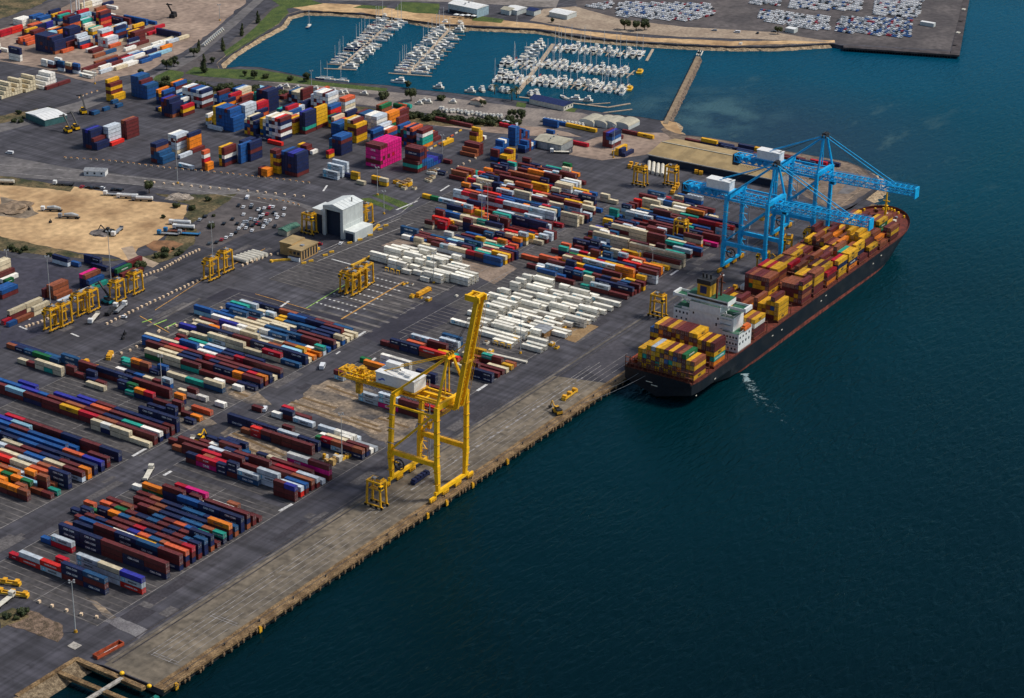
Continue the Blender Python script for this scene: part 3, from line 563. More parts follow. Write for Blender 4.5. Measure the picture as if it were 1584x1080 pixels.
def rest_box(mb, x, y, z, dx, dy, col):
    m = PAINT[col]; e = .06; dx -= .05; dy -= .04; x += .02; y += .02
    mb.box(x+.03, y+.03, z+.0, x+dx-.03, y+dy-.03, z+.14, GRIME_GAP)
    mb.box(x+e, y+e, z+.14, x+dx-e, y+dy-e, z+2.44, m)
    mb.box(x, y, z+2.38, x+dx, y+.12, z+2.51, m); mb.box(x, y+dy-.12, z+2.38, x+dx, y+dy, z+2.51, m)
    mb.box(x, y+.12, z+2.38, x+.1, y+dy-.12, z+2.51, m); mb.box(x+dx-.1, y+.12, z+2.38, x+dx, y+dy-.12, z+2.51, m)
    for a, b in ((x, y), (x+dx-.14, y), (x, y+dy-.14)): mb.box(a, b, z, a+.14, b+.14, z+2.38, m)
    if col in WRIT and WRIT[col][0] and dx < 3 and dy > 7 and random.random() < (.7 if col in 'SP' else .2 if col == 'V' else .4):
        t, s, m2, st = WRIT[col]
        letters(mb, t, s, m2, (x-.012, y+dy/2-(.9 if st else 0), z+1.35), (0, -1, 0), (0, 0, 1), .03, 1.08)
        if st: y0 = y+dy-.9; mb.add([(x-.012, y0, z+.5), (x-.012, y0-2, z+.5), (x-.012, y0-2, z+2.3), (x-.012, y0, z+2.3)], [(0, 1, 2, 3)], STAR)
BLK = (((0, 345), (0, 142), 'foremost block'), ((345, 430), (0, 142), 'block beside yellow crane'), ((430, 538), (0, 142), 'block behind yellow crane'), ((538, 655), (0, 142), 'white reefer block'), ((655, 900), (0, 142), 'block beside blue crane'),
 ((0, 345), (142, 262), 'second inland block'), ((345, 430), (142, 262), 'block behind trench strips'), ((430, 545), (142, 262), 'block before straddle park'), ((545, 625), (142, 262), 'inland reefer patch'), ((625, 900), (142, 262), 'block beyond inland reefers'))
def where(x, y):
    for (a, b), (c, d), n in BLK:
        if a <= x < b and c <= y < d: return n, a
    return ('upper yard' if x+y < 1100 else 'far depot'), 0
TIER = ['bottom tier', 'second tier', 'third tier', 'fourth tier', 'fifth tier', 'sixth tier']
def build_containers(data, ship):
    items = []
    keys = list(PAL)
    for st in data.replace('\n', ',').split(','):
        f = st.split()
        if len(f) == 6: items.append((float(f[0]), float(f[1]), 'yx'[int(f[2])], f[3] == '4', [keys[int(f[4][k:k+2])] for k in range(0, len(f[4]), 2)], int(f[5])))
    rowpos = {}
    if not ship:
        byrow = {}
        for it in items:
            n, x0 = where(it[0], it[1]); byrow.setdefault((n, round((it[0]-x0)/4.05)), []).append(it)
        names = {}
        for n, r in byrow: names.setdefault(n, []).append(r)
        for n in names: names[n].sort()
        for (n, r), L in byrow.items():
            L.sort(key=lambda q: (q[1], q[0]))
            for k, it in enumerate(L): rowpos[id(it)] = (n, names[n].index(r)+1, k+1)
    else:
        bx = sorted({it[0] for it in items})
        for it in items: rowpos[id(it)] = ('deck', bx.index(it[0])+1, round((-it[1]-6.34)/2.52)+1)
    rest = MB()
    for it in items:
        x, y, o, lg, cols, fl = it; n = len(cols); L = 12.19 if lg else 6.06; z0 = 10.0 if ship else 0.1
        for k, c in enumerate(cols):
            z = z0+2.6*k
            if (fl >> (n-1-k)) & 1:
                let = random.random() < {'S': .85, 'V': .2, 'P': .9, 'H': .7, 'N': .7, 'T': .8, 'Y': .6, 'K': .7, 'O': .5, 'G': .7, 'D': .5}.get(c, 0)
                p = container_proto(c, lg, let, ship); nm, r, s = rowpos[id(it)]
                tier = 'top tier' if k == n-1 and n > 1 else ('single tier' if n == 1 else TIER[k]); w = PAL[c][0]
                if ship: lab = f'{w} deck container, {tier}, {ordn(s)} across from quay, {ordn(r)} bay from stern'
                elif c == 'V': lab = f'{w} reefer container, {tier}, {ordn(s)} stack from quay, {ordn(r)} row of {nm}'
                else: lab = f'{w} {"long" if lg else "short"} container, {tier}, {ordn(s)} stack from quay, {ordn(r)} row, {nm}'
                grp = 'containers on the ship deck' if ship else 'white refrigerated containers' if c == 'V' else 'long containers in the yard' if lg else 'short containers in the yard'
                if o == 'y': p.place((x, y, z), 0, uniq(lab), 'container', grp)
                elif let: p.place((x+L, y, z), R(90), uniq(lab), 'container', grp)
                else: p.place((x, y+2.44, z), R(-90), uniq(lab), 'container', grp)
            else:
                rest_box(rest, x, y, z, *((2.44, L) if o == 'y' else (L, 2.44)), c)
    tag(rest.build('stacked_deck_containers' if ship else 'distant_stacked_containers'), kind='stuff')
# ---------------------------------------------------------------- straddle carriers
def straddle():
    r = empty('straddle_carrier'); L, Wd, H = 8.2, 4.7, 13.5
    for x in (0, L):
        for y in (0, Wd): part(MB().bar((x, y, 1.4), (x+(.5 if x == 0 else -.5), y, H), .82, YELC), 'leg', r)
    for y in (0, Wd):
        b = MB().box(-1.3, y-.35, .9, L+1.3, y+.35, 1.6, YELD); o = part(b, 'wheel_beam', r)
        for k in range(4):
            t = MB().cyl((-.6+k*(L+1.2)/3, y-.4, .75), (-.6+k*(L+1.2)/3, y+.4, .75), .75, RUBBER, 10); part(t, 'wheel', o)
    b = MB()
    for y in (0, Wd): b.bar((0, y, H), (L, y, H), .8, YELC, .9)
    for x in (.4, L-.4): b.bar((x, 0, H), (x, Wd, H), .8, YELC, .8)
    for y in (.3, Wd-.3): b.bar((.5, y, H+.5), (L-.5, y, H+.5), .08, YELD); b.bar((.5, y, H+1.2), (L-.5, y, H+1.2), .08, YELD)
    part(b, 'top_frame', r)
    b = MB().box(1.0, .5, H+.4, 3.6, 3.6, H+1.7, YELD, DARK).box(4.4, 1.2, H+.4, 6.6, 3.2, H+1.3, GREY); b.cyl((5.2, 3.6, H+.4), (5.2, 3.6, H+2.2), .2, DARK); part(b, 'engine_deck', r)
    c = MB().box(-.9, 3.4, H-3.2, 1.0, 5.4, H-.9, YEL); c.box(-.98, 3.55, H-2.6, -.9, 5.25, H-1.3, GLASS); c.box(-.7, 5.4, H-2.6, .8, 5.46, H-1.3, GLASS); part(c, 'cab', r)
    s = MB().box(.6, .9, 9.0, L-.6, 3.8, 9.5, YELD)
    for x in (1.2, L-1.2):
        for y in (1.2, 3.5): s.bar((x, y, 9.4), (x, y, H), .12, DARK)
    part(s, 'spreader', r)
    l = MB()
    for k in range(12): l.bar((L+.5, .2, 1.6+k*.95), (L+.5, .9, 1.6+k*.95), .08, YELD)
    l.bar((L+.5, .2, 1.2), (L+.5, .2, H), .08, YELD); part(l, 'ladder', r)
    return Proto(r)
SC = straddle()
def carrier(px, py, rz, lab, s=1.0, w=None):
    p = w or G(px, py); SC.place((p[0], p[1], .03), rz, lab, 'straddle carrier', 'yellow straddle carriers', s)
line8 = [(79, 515), (97, 508), (121, 492), (139, 486), (180, 471), (208, 458)]
nm = ['first', 'second', 'third', 'fourth', 'fifth', 'sixth']
for i, (a, b) in enumerate(line8): carrier(a, b, R(2), f'yellow straddle carrier, {nm[i]} from the roadside end of the parked line', .93)
for i, (a, b) in enumerate(((325, 437), (347, 425))): carrier(a, b, R(0), ['yellow straddle carrier beside the row of white tanks, nearer of two', 'yellow straddle carrier beside the row of white tanks, farther of two'][i], .95)
for i, (a, b) in enumerate(((536, 457), (545, 460), (555, 453), (565, 446))): carrier(a, b, R(0), f'yellow straddle carrier, {nm[i]} of four packed side by side', .95)
for a, b, rz, lab in ((490, 362, 90, 'yellow straddle carrier standing in front of the workshop doors'), (512, 356, 90, 'yellow straddle carrier half inside the workshop doorway'), (565, 352, 0, 'yellow straddle carrier at the back corner of the workshop'),
  (1001, 287, 90, 'yellow straddle carrier by the white tubes near the long warehouse'), (1049, 287, 90, 'yellow straddle carrier with red load near the long warehouse'), (1030, 490, 90, 'yellow straddle carrier on the quay beside the ship superstructure'), (1064, 372, 90, 'yellow straddle carrier working between stacked maroon containers'),
  (598, 783, 90, 'yellow straddle carrier at the foot of the yellow quay crane')): carrier(a, b, R(rz), lab, .95)
for a, b, rz, lab in ((1180, 425, 0, 'straddle carrier parked under the nearer blue crane'), (1252, 388, 0, 'straddle carrier parked between the legs of the farther blue crane'), (1222, 400, 20, 'straddle carrier on the quay between the blue cranes')): carrier(a, b, R(rz), lab, .9)
# ---------------------------------------------------------------- ship-to-shore cranes
def truss(mb, a, b, w, h, m, n=12, t=.35):
    "box lattice girder from a to b"
    a = Vector(a); b = Vector(b); d = (b-a); u = d.normalized(); s = Vector((1, 0, 0)); v = u.cross(s).normalized()
    if v.z < 0: v = -v
    cs = [(i, j) for i in (-1, 1) for j in (0, 1)]
    P = lambda k, i, j: a+d*(k/n)+s*(i*w/2)+v*(j*h)
    for i, j in cs: mb.bar(P(0, i, j), P(n, i, j), t*1.5, m)
    for k in range(n+1):
        for i in (-1, 1): mb.bar(P(k, i, 0), P(k, i, 1), t, m)
        mb.bar(P(k, -1, 1), P(k, 1, 1), t, m); mb.bar(P(k, -1, 0), P(k, 1, 0), t, m)
        if k < n:
            for i in (-1, 1): mb.bar(P(k, i, k % 2), P(k+1, i, 1-k % 2), t, m)
            mb.bar(P(k, -1, 1), P(k+1, 1, 1), t*.8, m); mb.bar(P(k, -1, 0), P(k+1, 1, 0), t*.8, m)
def rail_walk(mb, a, b, off, m):
    a = Vector(a)+Vector(off); b = Vector(b)+Vector(off)
    mb.bar(a, b, .8, m, .08)
    for z in (.6, 1.1): mb.bar(a+Vector((0, 0, z)), b+Vector((0, 0, z)), .07, m)
    n = int((b-a).length/2.5)
    for k in range(n+1): c = a.lerp(b, k/max(n, 1)); mb.bar(c, c+Vector((0, 0, 1.1)), .07, m)
def crane(X0, X1, pm, label, up):
    W = X1-X0; c = W/2; r = empty('ship_to_shore_crane', (X0, 0, 0), 0, label, 'quay crane', 'quay cranes' if not up else None)
    Y0, Y1, ZP = 2.5, 28.4 if up else 29, 45.5; ZS = 17.5
    for x in (0, W):
        for y in (Y0, Y1):
            s = 1 if y == Y0 else -1; b = MB()
            b.bar((x, y, ZS), (x, y-(0 if y == Y0 else 1.8)*(1 if up else .2), ZP+1), 1.9, pm); k = -1 if x == 0 else 1
            b.bar((x-k*1.0 if up else x, y, 3.2), (x, y, ZS), 1.6, pm, 1.6, 2.3); part(b, 'leg', r)
    for y in (Y0, Y1):
        b = MB().bar((-1.5, y, 3.6), (W+1.5, y, 3.6), 1.5, pm, 1.5); o = part(b, 'sill_beam', r)
        for k in range(4):
            x = -3.2+k*(W+6.4)/3; g = MB()
            g.bar((x-2.4, y, 2.2), (x+2.4, y, 2.2), .9, pm if up else YELD, .9)
            for q in (-1.8, -.6, .6, 1.8): g.cyl((x+q, y-.35, .55), (x+q, y+.35, .55), .5, DARK, 8); g.box(x+q-.45, y-.55, .6, x+q+.45, y+.55, 1.8, YELD)
            part(g, 'bogie', o)
    for x in (0, W):
        b = MB().bar((x, Y0, ZS), (x, Y1, ZS), 1.5, pm, 2.2)
        b.bar((x, Y0+2.2, ZS-.6), (x, Y0, ZS-4), .9, pm); b.bar((x, Y1-2.2, ZS-.6), (x, Y1, ZS-4), .9, pm)
        rail_walk(b, (x, Y0, ZS+1.1), (x, Y1, ZS+1.1), (0, 0, 0), YELD if up else pm); part(b, 'portal_beam', r)
        b = MB().bar((x, Y0, ZP-1.5 if up else ZP-3), (x, Y1-1, ZS+1.5), .95, pm); part(b, 'diagonal_brace', r)
        b = MB().bar((x, Y0, ZP-4 if up else ZP-1), (x, Y1-1.5, ZP-4 if up else ZP-1), .8, pm); part(b, 'tie_beam', r)
    for y in (Y0, Y1-1.6):
        b = MB().bar((0, y, ZP+.5), (W, y, ZP+.5), 1.7, pm, 2.6)
        part(b, 'top_beam', r)
    AZ = 67.5; AY = 3.5
    b = MB()
    for x in (0, W):
        b.bar((x, Y0, ZP+1), (c+(-1.6 if x == 0 else 1.6), AY, AZ), 1.0, pm)
        b.bar((x, Y1-1.6, ZP+1.5), (c+(-1.6 if x == 0 else 1.6), AY+1, AZ-1), .85, pm)
    b.bar((c-2.5, AY, AZ), (c+2.5, AY, AZ), 1.2, pm, 1.2)
    for k in (-1.6, 0, 1.6): b.cyl((c+k-.2, AY, AZ+.9), (c+k+.2, AY, AZ+.9), 1.0, DARK if not up else YELD, 10)
    b.box(c-2.8, AY-1.6, AZ-.9, c+2.8, AY+1.8, AZ-.7, pm if up else DARK)
    if not up: b.box(c-2, AY-1.2, AZ-.7, c+2, AY+1.4, AZ+1.6, DARK)
    for x in (-2.8, 2.8): b.bar((c+x, AY-1.6, AZ+.5), (c+x, AY+1.8, AZ+.5), .1, YELD)
    b.bar((c-1.5, AY+1.5, ZP+3), (c-1.5, AY+1.5, AZ), .5, pm); b.bar((c+1.5, AY+1.5, ZP+3), (c+1.5, AY+1.5, AZ), .5, pm)
    part(b, 'apex_frame', r)
    GZ = 43.6 if up else 41.0; BE = 64 if up else 61
    b = MB()
    if up:
        for x in (-2.6, 2.6):
            b.bar((c+x, -1.5, GZ), (c+x, BE-4, GZ), 1.1, pm, 2.0); rail_walk(b, (c+x*1.6, -1, GZ), (c+x*1.6, BE-3, GZ), (0, 0, .6), YELD)
        for k in range(9): y = 2+k*7; b.bar((c-2.6, y, GZ), (c+2.6, y, GZ), .6, pm)
        truss(b, (c, 44, GZ-.5), (c, BE, GZ-.5), 6.4, 3.4, YEL, 6, .22)
        for k in range(14): q = random.uniform(44, BE); z = random.uniform(0, 4); b.box(c+random.uniform(-4, 2), q, GZ+z-1, c+random.uniform(-1, 4), q+random.uniform(.6, 2), GZ+z+random.uniform(-.5, .8), YELD)
        b.box(c-3, 52, GZ-7, c-.5, 54.5, GZ, YELD)
    else:
        truss(b, (c, -1, GZ), (c, BE, GZ), 5.6, 4.2, pm, 15, .33)
        for s_ in (-1, 1): rail_walk(b, (c, -1, GZ+4.2), (c, BE, GZ+4.2), (s_*3.6, 0, 0), pm); rail_walk(b, (c, -1, GZ), (c, BE, GZ), (s_*3.6, 0, 0), pm)
        for k in range(5): b.cyl((c-2, BE-3-k*4.5, GZ+2.2), (c+2, BE-3-k*4.5, GZ+2.2), 1.9, pm, 9)
        b.box(c-2.4, BE-2, GZ-2.5, c+2.4, BE+1.5, GZ+4, DARK)
    part(b, 'girder', r)
    b = MB()
    if up:
        h = Vector((c, -1.5, GZ)); e = Vector((c, -12.4, 100.0)); u = (e-h).normalized(); v = Vector((0, u.z, -u.y))*1.5
        for x in (-2.3, 2.3):
            X = Vector((x, 0, 0)); b.bar(h+X, e+X, 1.0, pm, 2.2); 
            for q in (1.2, 2.0): b.bar(h+X*1.5-v*q*.7, e+X*1.5-v*q*.7, .14, YELD)
        for k in range(16):
            p_ = h.lerp(e, k/15); b.bar(p_-Vector((2.3, 0, 0)), p_+Vector((2.3, 0, 0)), .5, pm)
            if k < 15: b.bar(p_-Vector((2.3, 0, 0)), h.lerp(e, (k+1)/15)+Vector((2.3, 0, 0)), .3, pm)
        b.box(c-3.2, e.y-1.6, e.z-2.5, c-2.2, e.y+6.0, e.z+.2, YEL); b.box(c+2.2, e.y-1.6, e.z-2.5, c+3.2, e.y+6.0, e.z+.2, YEL)
        b.bar((c-3, e.y+5.2, e.z-.4), (c+3, e.y+5.2, e.z-.4), .9, YEL); b.bar((c-3, e.y, e.z), (c+3, e.y, e.z), 1.2, YEL); b.bar((c-3, e.y+2.6, e.z-.5), (c+3, e.y+2.6, e.z-.5), .7, YELD)
        q = h.lerp(e, .42); b.box(c-3.8, q.y-1.2, q.z-.6, c+3.8, q.y+1.8, q.z+.6, YELD)
    else:
        truss(b, (c, -1.5, GZ), (c, -56, GZ+1.5), 5.4, 4.0, pm, 16, .32)
        for s_ in (-1, 1): rail_walk(b, (c, -1.5, GZ+4), (c, -55, GZ+5.4), (s_*3.4, 0, 0), pm)
        b.box(c-3, -56.6, GZ-.3, c+3, -55.8, GZ+6, pm)
    part(b, 'boom', r)
    b = MB(); top = Vector((c, AY, AZ))
    for x in (-2.2, 2.2):
        X = Vector((x, 0, 0))
        b.bar(top+X*.7, (c+x, BE-9 if not up else 52, GZ+(4.2 if not up else 2)), .38, pm)
        if not up: b.bar(top+X*.7, (c+x, -42, GZ+5.2), .42, pm)
        else: b.bar(top+X*.7, (c+x, -8, 78), .3, pm)
    part(b, 'stay', r)
    hb = MB(); hy0, hy1, hz = (20, 41.5, 46.2) if up else (31, 46, 46)
    w2 = 4.6 if up else 3.2
    hb.box(c-w2, hy0, hz, c+w2, hy1, hz+5.2, WHITE); hb.box(c-w2-.3, hy0-.3, hz+5.2, c+w2+.3, hy1+.3, hz+5.5, WHITE)
    hb.box(c-w2-1.0, hy0-1, hz-.3, c+w2+1.0, hy1+1, hz, YELD if up else pm)
    if up:
        for k in range(3): hb.box(c-2.5+k*1.2, hy0+4+k*4, hz+5.5, c-.5+k*1.2, hy0+7+k*4, hz+6.6, WHITE)
        hb.box(c+1, hy0+12, hz+5.5, c+4, hy0+20, hz+8.6, WHITE)
    o = part(hb, 'machinery_house', r)
    if up:
        t = MB(); t.add([(c-w2-.02, hy1-5+math.sin(k)*0+k*.9, hz+1.6+.5*math.sin(k*1.3)) for k in range(5)]+[(c-w2-.02, hy1-5+k*.9, hz+2.5+.5*math.sin(k*1.3)) for k in range(4, -1, -1)], [tuple(range(10))], mat('logo_blue', (.04, .12, .5), .5)); part(t, 'emblem', o)
    d = MB(); cy = -4 if not up else 5; d.box(c+1, cy, GZ-3.4, c+3.6, cy+3, GZ-.6, pm if not up else YELD); d.box(c+.93, cy+.3, GZ-2.8, c+1, cy+2.7, GZ-1.2, GLASS); part(d, 'operator_cab', r)
    d = MB(); d.box(c-2.5, 6, GZ-1.4, c+2.5, 11, GZ-.2, YELD); d.bar((c, 8, GZ-1.4), (c, 8, GZ-6), .2, DARK); d.box(c-6, 7.2, GZ-7, c+6, 9.6, GZ-6.2, YELD); part(d, 'trolley_and_spreader', r)
    d = MB()
    for s_ in (-1, 1):
        for k in range(26):
            y0 = 4+k*2; d.bar((c+s_*4.6, y0, GZ-.4), (c+s_*4.6, y0+1, GZ-1.5), .12, DARK); d.bar((c+s_*4.6, y0+1, GZ-1.5), (c+s_*4.6, y0+2, GZ-.4), .12, DARK)
    for x in (-1.3, -.5, .5, 1.3):
        d.bar((c+x, AY, AZ+.3), (c+x, hy0+2, hz+5.4), .1, DARK)
        d.bar((c+x, AY, AZ+.6), (c+x, -12 if up else -30, 97 if up else GZ+5), .1, DARK)
    part(d, 'hoist_cable', r)
    d = MB()
    for x in (0, W):
        for y in (Y0, Y1):
            for z in (8, 14, 22, 28, 34, 40): d.box(x-1.25, y-1.25, z, x+1.25, y+1.25, z+.16, YELD if up else BLUE)
        for z in (22.5, 30, 37): d.bar((x-1.3, Y1-3.4, z), (x-1.3, Y1+1, z), .7, GREY, .08); d.bar((x-1.6, Y1-3.4, z+1), (x-1.6, Y1+1, z+1), .08, YELD if up else BLUE)
    d.box(W+1.1, Y1-4.8, 20, W+2.9, Y1-3.1, 23, YELD if up else GREY); d.bar((W+2, Y1-4, 2), (W+2, Y1-4, 45), .35, GREY); part(d, 'platform', r)
    d = MB(); n = 20; cx, cyy, cz = -.9, Y1-5.5, 12.5; rr = 2.7
    for k in range(n):
        a0, a1 = 2*math.pi*k/n, 2*math.pi*(k+1)/n
        d.bar((cx, cyy+rr*math.cos(a0), cz+rr*math.sin(a0)), (cx, cyy+rr*math.cos(a1), cz+rr*math.sin(a1)), .5, DARK)
        if k % 3 == 0: d.bar((cx, cyy, cz), (cx, cyy+rr*math.cos(a0), cz+rr*math.sin(a0)), .15, DARK)
    d.cyl((cx-.4, cyy, cz), (cx+.9, cyy, cz), .6, DARK); d.bar((cx+.9, cyy, cz), (.6, Y1-1, 12.5), .6, pm); part(d, 'cable_reel', r)
    d = MB()
    for k in range(10):
        z = 5+k*4; s_ = 1 if k % 2 else -1; d.bar((W+1.4, Y1-1-s_*1.6, z), (W+1.4, Y1-1+s_*1.6, z+4), .5, pm if not up else YELD, .12)
        d.box(W+1.0, Y1-3.2, z, W+1.9, Y1+.8, z+.1, YELD if up else pm)
    for y in (Y1-3.2, Y1+.8): d.bar((W+1.4, y, 4), (W+1.4, y, 45), .12, YELD if up else pm)
    part(d, 'stair_tower', r)
    return r
crane(394, 417.5, YEL, 'yellow ship-to-shore crane with its boom raised', True)
crane(721, 742, BLUE, 'bright blue quay crane with lowered boom, nearer of two', False)
crane(785, 806, BLUE, 'bright blue quay crane with lowered boom, farther of two', False)
# ---------------------------------------------------------------- the container ship
SH = empty('container_ship', (0, 0, 0), 0, 'large black container ship moored at the quay with white superstructure', 'ship')
CY, HB, DZ = -22.9, 20.6, 9.0
def half(x, z):
    "half breadth of the hull at station x and height z"
    t = max(0, min(1, (z+6)/15)); full = HB
    xs = 552+(1-max(0, min(1, (z+3)/7)))**1.5*16
    if x < xs: return 0.0
    st = min(1, (x-xs)/(8+40*(1-t))); aft = full*(.62+.38*st) if z > 3 else full*(.25+.75*st**.7)
    if z > 3: aft = full*(.93+.07*min(1, (x-552)/8))
    bx = 812-55*(1-t); tip = 843-14*(1-t)
    if x > bx: f = max(0, 1-((x-bx)/(tip-bx))**2.3); fw = full*math.sqrt(f) if t > .8 else full*f**.7
    else: fw = full
    return min(aft, fw)
zs = [-4, -2.6, -1.9, -1.0, 3.2, 8.1, 9.0, 10.0]; xsn = [552, 553, 555, 558, 562, 566, 570, 576, 584, 594, 606]+list(range(620, 756, 15))+[760, 770, 780, 788, 796, 803, 809, 815, 820, 825, 829, 832, 835, 837.5, 840, 841.5, 842.6, 843]
hm = MB(); rows = []
def sheer(x, z): return z+(1.5*math.exp(-((x-690)/75)**2)-1.0 if z == -1.0 else 0)+(max(0, (x-800)/43)**1.6)*(4.0 if z > 3 else 0)*(z-3)/6
for sgn in (-1, 1):
    vs = [(x, CY+sgn*half(x, z), sheer(x, z)) for x in xsn for z in zs]; nz = len(zs)
    for b0, b1, m in ((0, 3, BOOT), (3, 5, HULL), (5, 6, HULL), (6, 7, RED)):
        fs = []
        for i in range(len(xsn)-1):
            for k in range(b0, b1):
                a = i*nz+k; fs.append((a, a+nz, a+nz+1, a+1) if sgn < 0 else (a, a+1, a+nz+1, a+nz))
        hm.add(vs, fs, m)
tr = [(552, CY-half(552, z), z) for z in zs]+[(552, CY+half(552, z), z) for z in reversed(zs)]
hm.add(tr, [tuple(range(len(tr)))], HULL)
hull = part(hm, 'hull', SH, True)
for p_ in hull.data.polygons: p_.use_smooth = False
dk = MB(); dp = [(x, CY-half(x, 9)+.1, sheer(x, 9)-.05) for x in xsn]+[(x, CY+half(x, 9)-.1, sheer(x, 9)-.05) for x in reversed(xsn)]
n = len(xsn)
dk.add(dp, [(i, i+1, 2*n-2-i, 2*n-1-i) for i in range(n-1)], RED); part(dk, 'deck', SH)
for x in (556, 577, 622, 650, 679, 694, 711, 725, 739, 754, 768, 783, 798, 812):
    hc = MB(); wv = 19.2 if x < 795 else 15.5 if x < 805 else 11
    hc.box(x-.2, CY-wv, 9.0, x+12.4, CY+wv, 9.95, RED if x != 650 else BRWN)
    for k in range(7): y = CY-wv+k*wv/3.5; hc.box(x+.2, y, 9.95, x+12, y+.15, 9.99, BRWN)
    part(hc, 'hatch_cover', SH)
for x in (553.5, 570.5, 591, 619.5, 635.5, 664, 692, 707.5, 723.8, 737.8, 752.4, 781, 796):
    b = MB()
    for z in (9.1, 12, 14.8): b.box(x-.5, CY-19.6, z, x+.5, CY+19.6, z+.12, BRWN)
    for k in range(16): y = CY-19.5+k*2.6; b.box(x-.15, y-.15, 9, x+.15, y+.15, 15.9, BRWN)
    part(b, 'lashing_bridge', SH)
# white superstructure
A = MB(); A.box(603, -38.5, 9, 614.5, -8, 27, WHITE, GREEN); A.box(602, -31, 27, 613, -13, 31.5, WHITE, GREEN); A.box(601.5, -42.8, 9, 616, -33, 19.4, WHITE, GREEN); A.box(602.6, -13, 9, 613.9, -3.5, 25.6, WHITE, GREEN)
A.box(604, -33.2, 19.4, 613, -29, 23.4, WHITE, GREEN)
for z in (12.4, 15.8, 22.6): A.box(601.2, -42.9 if z < 19 else -33, z, 601.6, -33 if z < 19 else -30, z+.15, GREY)
hs_ = part(A, 'superstructure', SH)
bw_ = MB(); bw_.box(604.5, -34, 31.5, 613.5, -10, 34.6, WHITE, GREEN); bw_.box(604.4, -33.6, 32.6, 604.5, -10.4, 33.8, GLASS); bw_.box(613.5, -33.6, 32.6, 613.6, -10.4, 33.8, GLASS)
for s_, y0, y1 in ((1, -10, -2.2), (-1, -34, -42.6)):
    a_, b_ = min(y0, y1), max(y0, y1); bw_.box(606, a_, 30.6, 613, b_, 31.0, WHITE, GREEN); bw_.box(605.7, a_, 31, 606, b_, 32.2, WHITE); bw_.box(613, a_, 31, 613.3, b_, 32.2, WHITE)
    t = y1; bw_.box(605.7, t-(1.2 if s_ < 0 else 0), 30.4, 613.3, t+(0 if s_ < 0 else 1.2), 32.6, WHITE)
    bw_.bar((609, y1+(-.2 if s_ > 0 else .2), 30.6), (609, y0+(.5 if s_ < 0 else -.5), 26), .5, WHITE)
part(bw_, 'bridge', SH)
def win(y0, y1, z0, z1, x, n):
    for k in range(n):
        y = y0+(y1-y0)*(k+.5)/n; part(MB().box(x-.06, y-.45, z0, x, y+.45, z1, GLASS), 'window', hs_)
win(-42.3, -33.5, 16.6, 17.7, 601.5, 5); win(-42.3, -33.5, 13.2, 14.3, 601.5, 5); win(-42, -34, 10.3, 11.4, 601.5, 4); win(-12.6, -4, 23, 24.2, 602.6, 4); win(-12.6, -4, 19.8, 20.9, 602.6, 3); win(-30, -29, 24.2, 25.4, 603, 1); win(-16, -14, 24.2, 25.4, 603, 1); win(-29.5, -27.8, 20.5, 22.2, 603, 1)
for k in range(4): y = 602.6+k*3.4; part(MB().box(y, -42.86, 13.2, y+1.2, -42.8, 14.6, GLASS), 'window', hs_); part(MB().box(y, -42.86, 16.6, y+1.2, -42.8, 17.8, GLASS), 'window', hs_)
gl = MB()
for x0, x1, y0, y1, z in ((601.5, 616, -42.8, -33, 19.4), (603, 614, -13, -3.5, 25.6), (602, 613, -31, -13, 31.5), (603, 614.5, -38.5, -31, 27)):
    for zz in (.55, 1.1):
        for p_, q_ in (((x0, y0), (x1, y0)), ((x1, y0), (x1, y1)), ((x1, y1), (x0, y1)), ((x0, y1), (x0, y0))): gl.bar((*p_, z+zz), (*q_, z+zz), .09, WHITE)
for k in range(4): gl.bar((602.6, -31.2-k*1.1, 20+k*3), (602.6, -33.5-k*.2, 22.5+k*2.6), .5, WHITE, .15); gl.box(602.2, -37.5, 19.9+k*2.9, 603, -31, 20+k*2.9, GREY)
part(gl, 'railing', SH)
fu = MB(); fu.box(605, -23, 34.6, 612, -15.5, 41, mat('funnel_yellow', (.62, .33, .02), .5, .15, .4)); fu.box(604.6, -23.3, 41, 612.4, -15.2, 43.5, DARK); fu.box(604.9, -21, 36, 605, -17.2, 40, NAVYR)
for y in (-21.5, -19, -17): fu.cyl((608.5, y, 43.5), (608.0, y, 46), .55, DARK, 8)
part(fu, 'funnel', SH)
ms = MB(); ms.bar((611, -26.5, 34.6), (611, -26.5, 47), .9, BRWN); ms.bar((606, -26.5, 34.6), (606, -26.5, 45), .9, BRWN); ms.bar((606, -26.5, 45), (611, -26.5, 46), .8, BRWN); ms.bar((611, -28.5, 42), (611, -24.5, 42), .5, BRWN); ms.bar((611, -27.5, 46), (611, -25.5, 46), 1, WHITE, .4); part(ms, 'radar_mast', SH)
lb_ = MB(); lb_.box(607, -43.4, 19.7, 614, -40.8, 21.3, mat('lifeboat_orange', (.65, .14, .02), .5)); lb_.box(608, -43.0, 21.3, 613, -41.2, 22.3, mat('lifeboat_orange', ())); part(lb_, 'lifeboat', SH)
fm = MB(); fm.cyl((833, -22.9, 10), (833, -22.9, 27), .95, YEL, 8, .45); fm.bar((833, -25, 21), (833, -20.8, 21), .5, YEL); fm.box(832.2, -24, 17.8, 834, -21.8, 18.2, YEL); fm.cyl((833, -22.9, 9.6), (833, -22.9, 11.5), 1.6, YELD, 8); part(fm, 'foremast', SH)
for k in range(14):
    fw_ = MB()
    x = random.uniform(824, 839); y = CY+random.uniform(-.6, .6)*half(x, 9); m = random.choice((YELD, BRWN, OFFW, BRWN, GREY)); s_ = random.uniform(.5, 1.3)
    fw_.box(x-s_, y-s_*.8, sheer(x, 9)-.1, x+s_, y+s_*.8, sheer(x, 9)+random.uniform(.7, 1.6), m); part(fw_, 'deck_gear', SH)
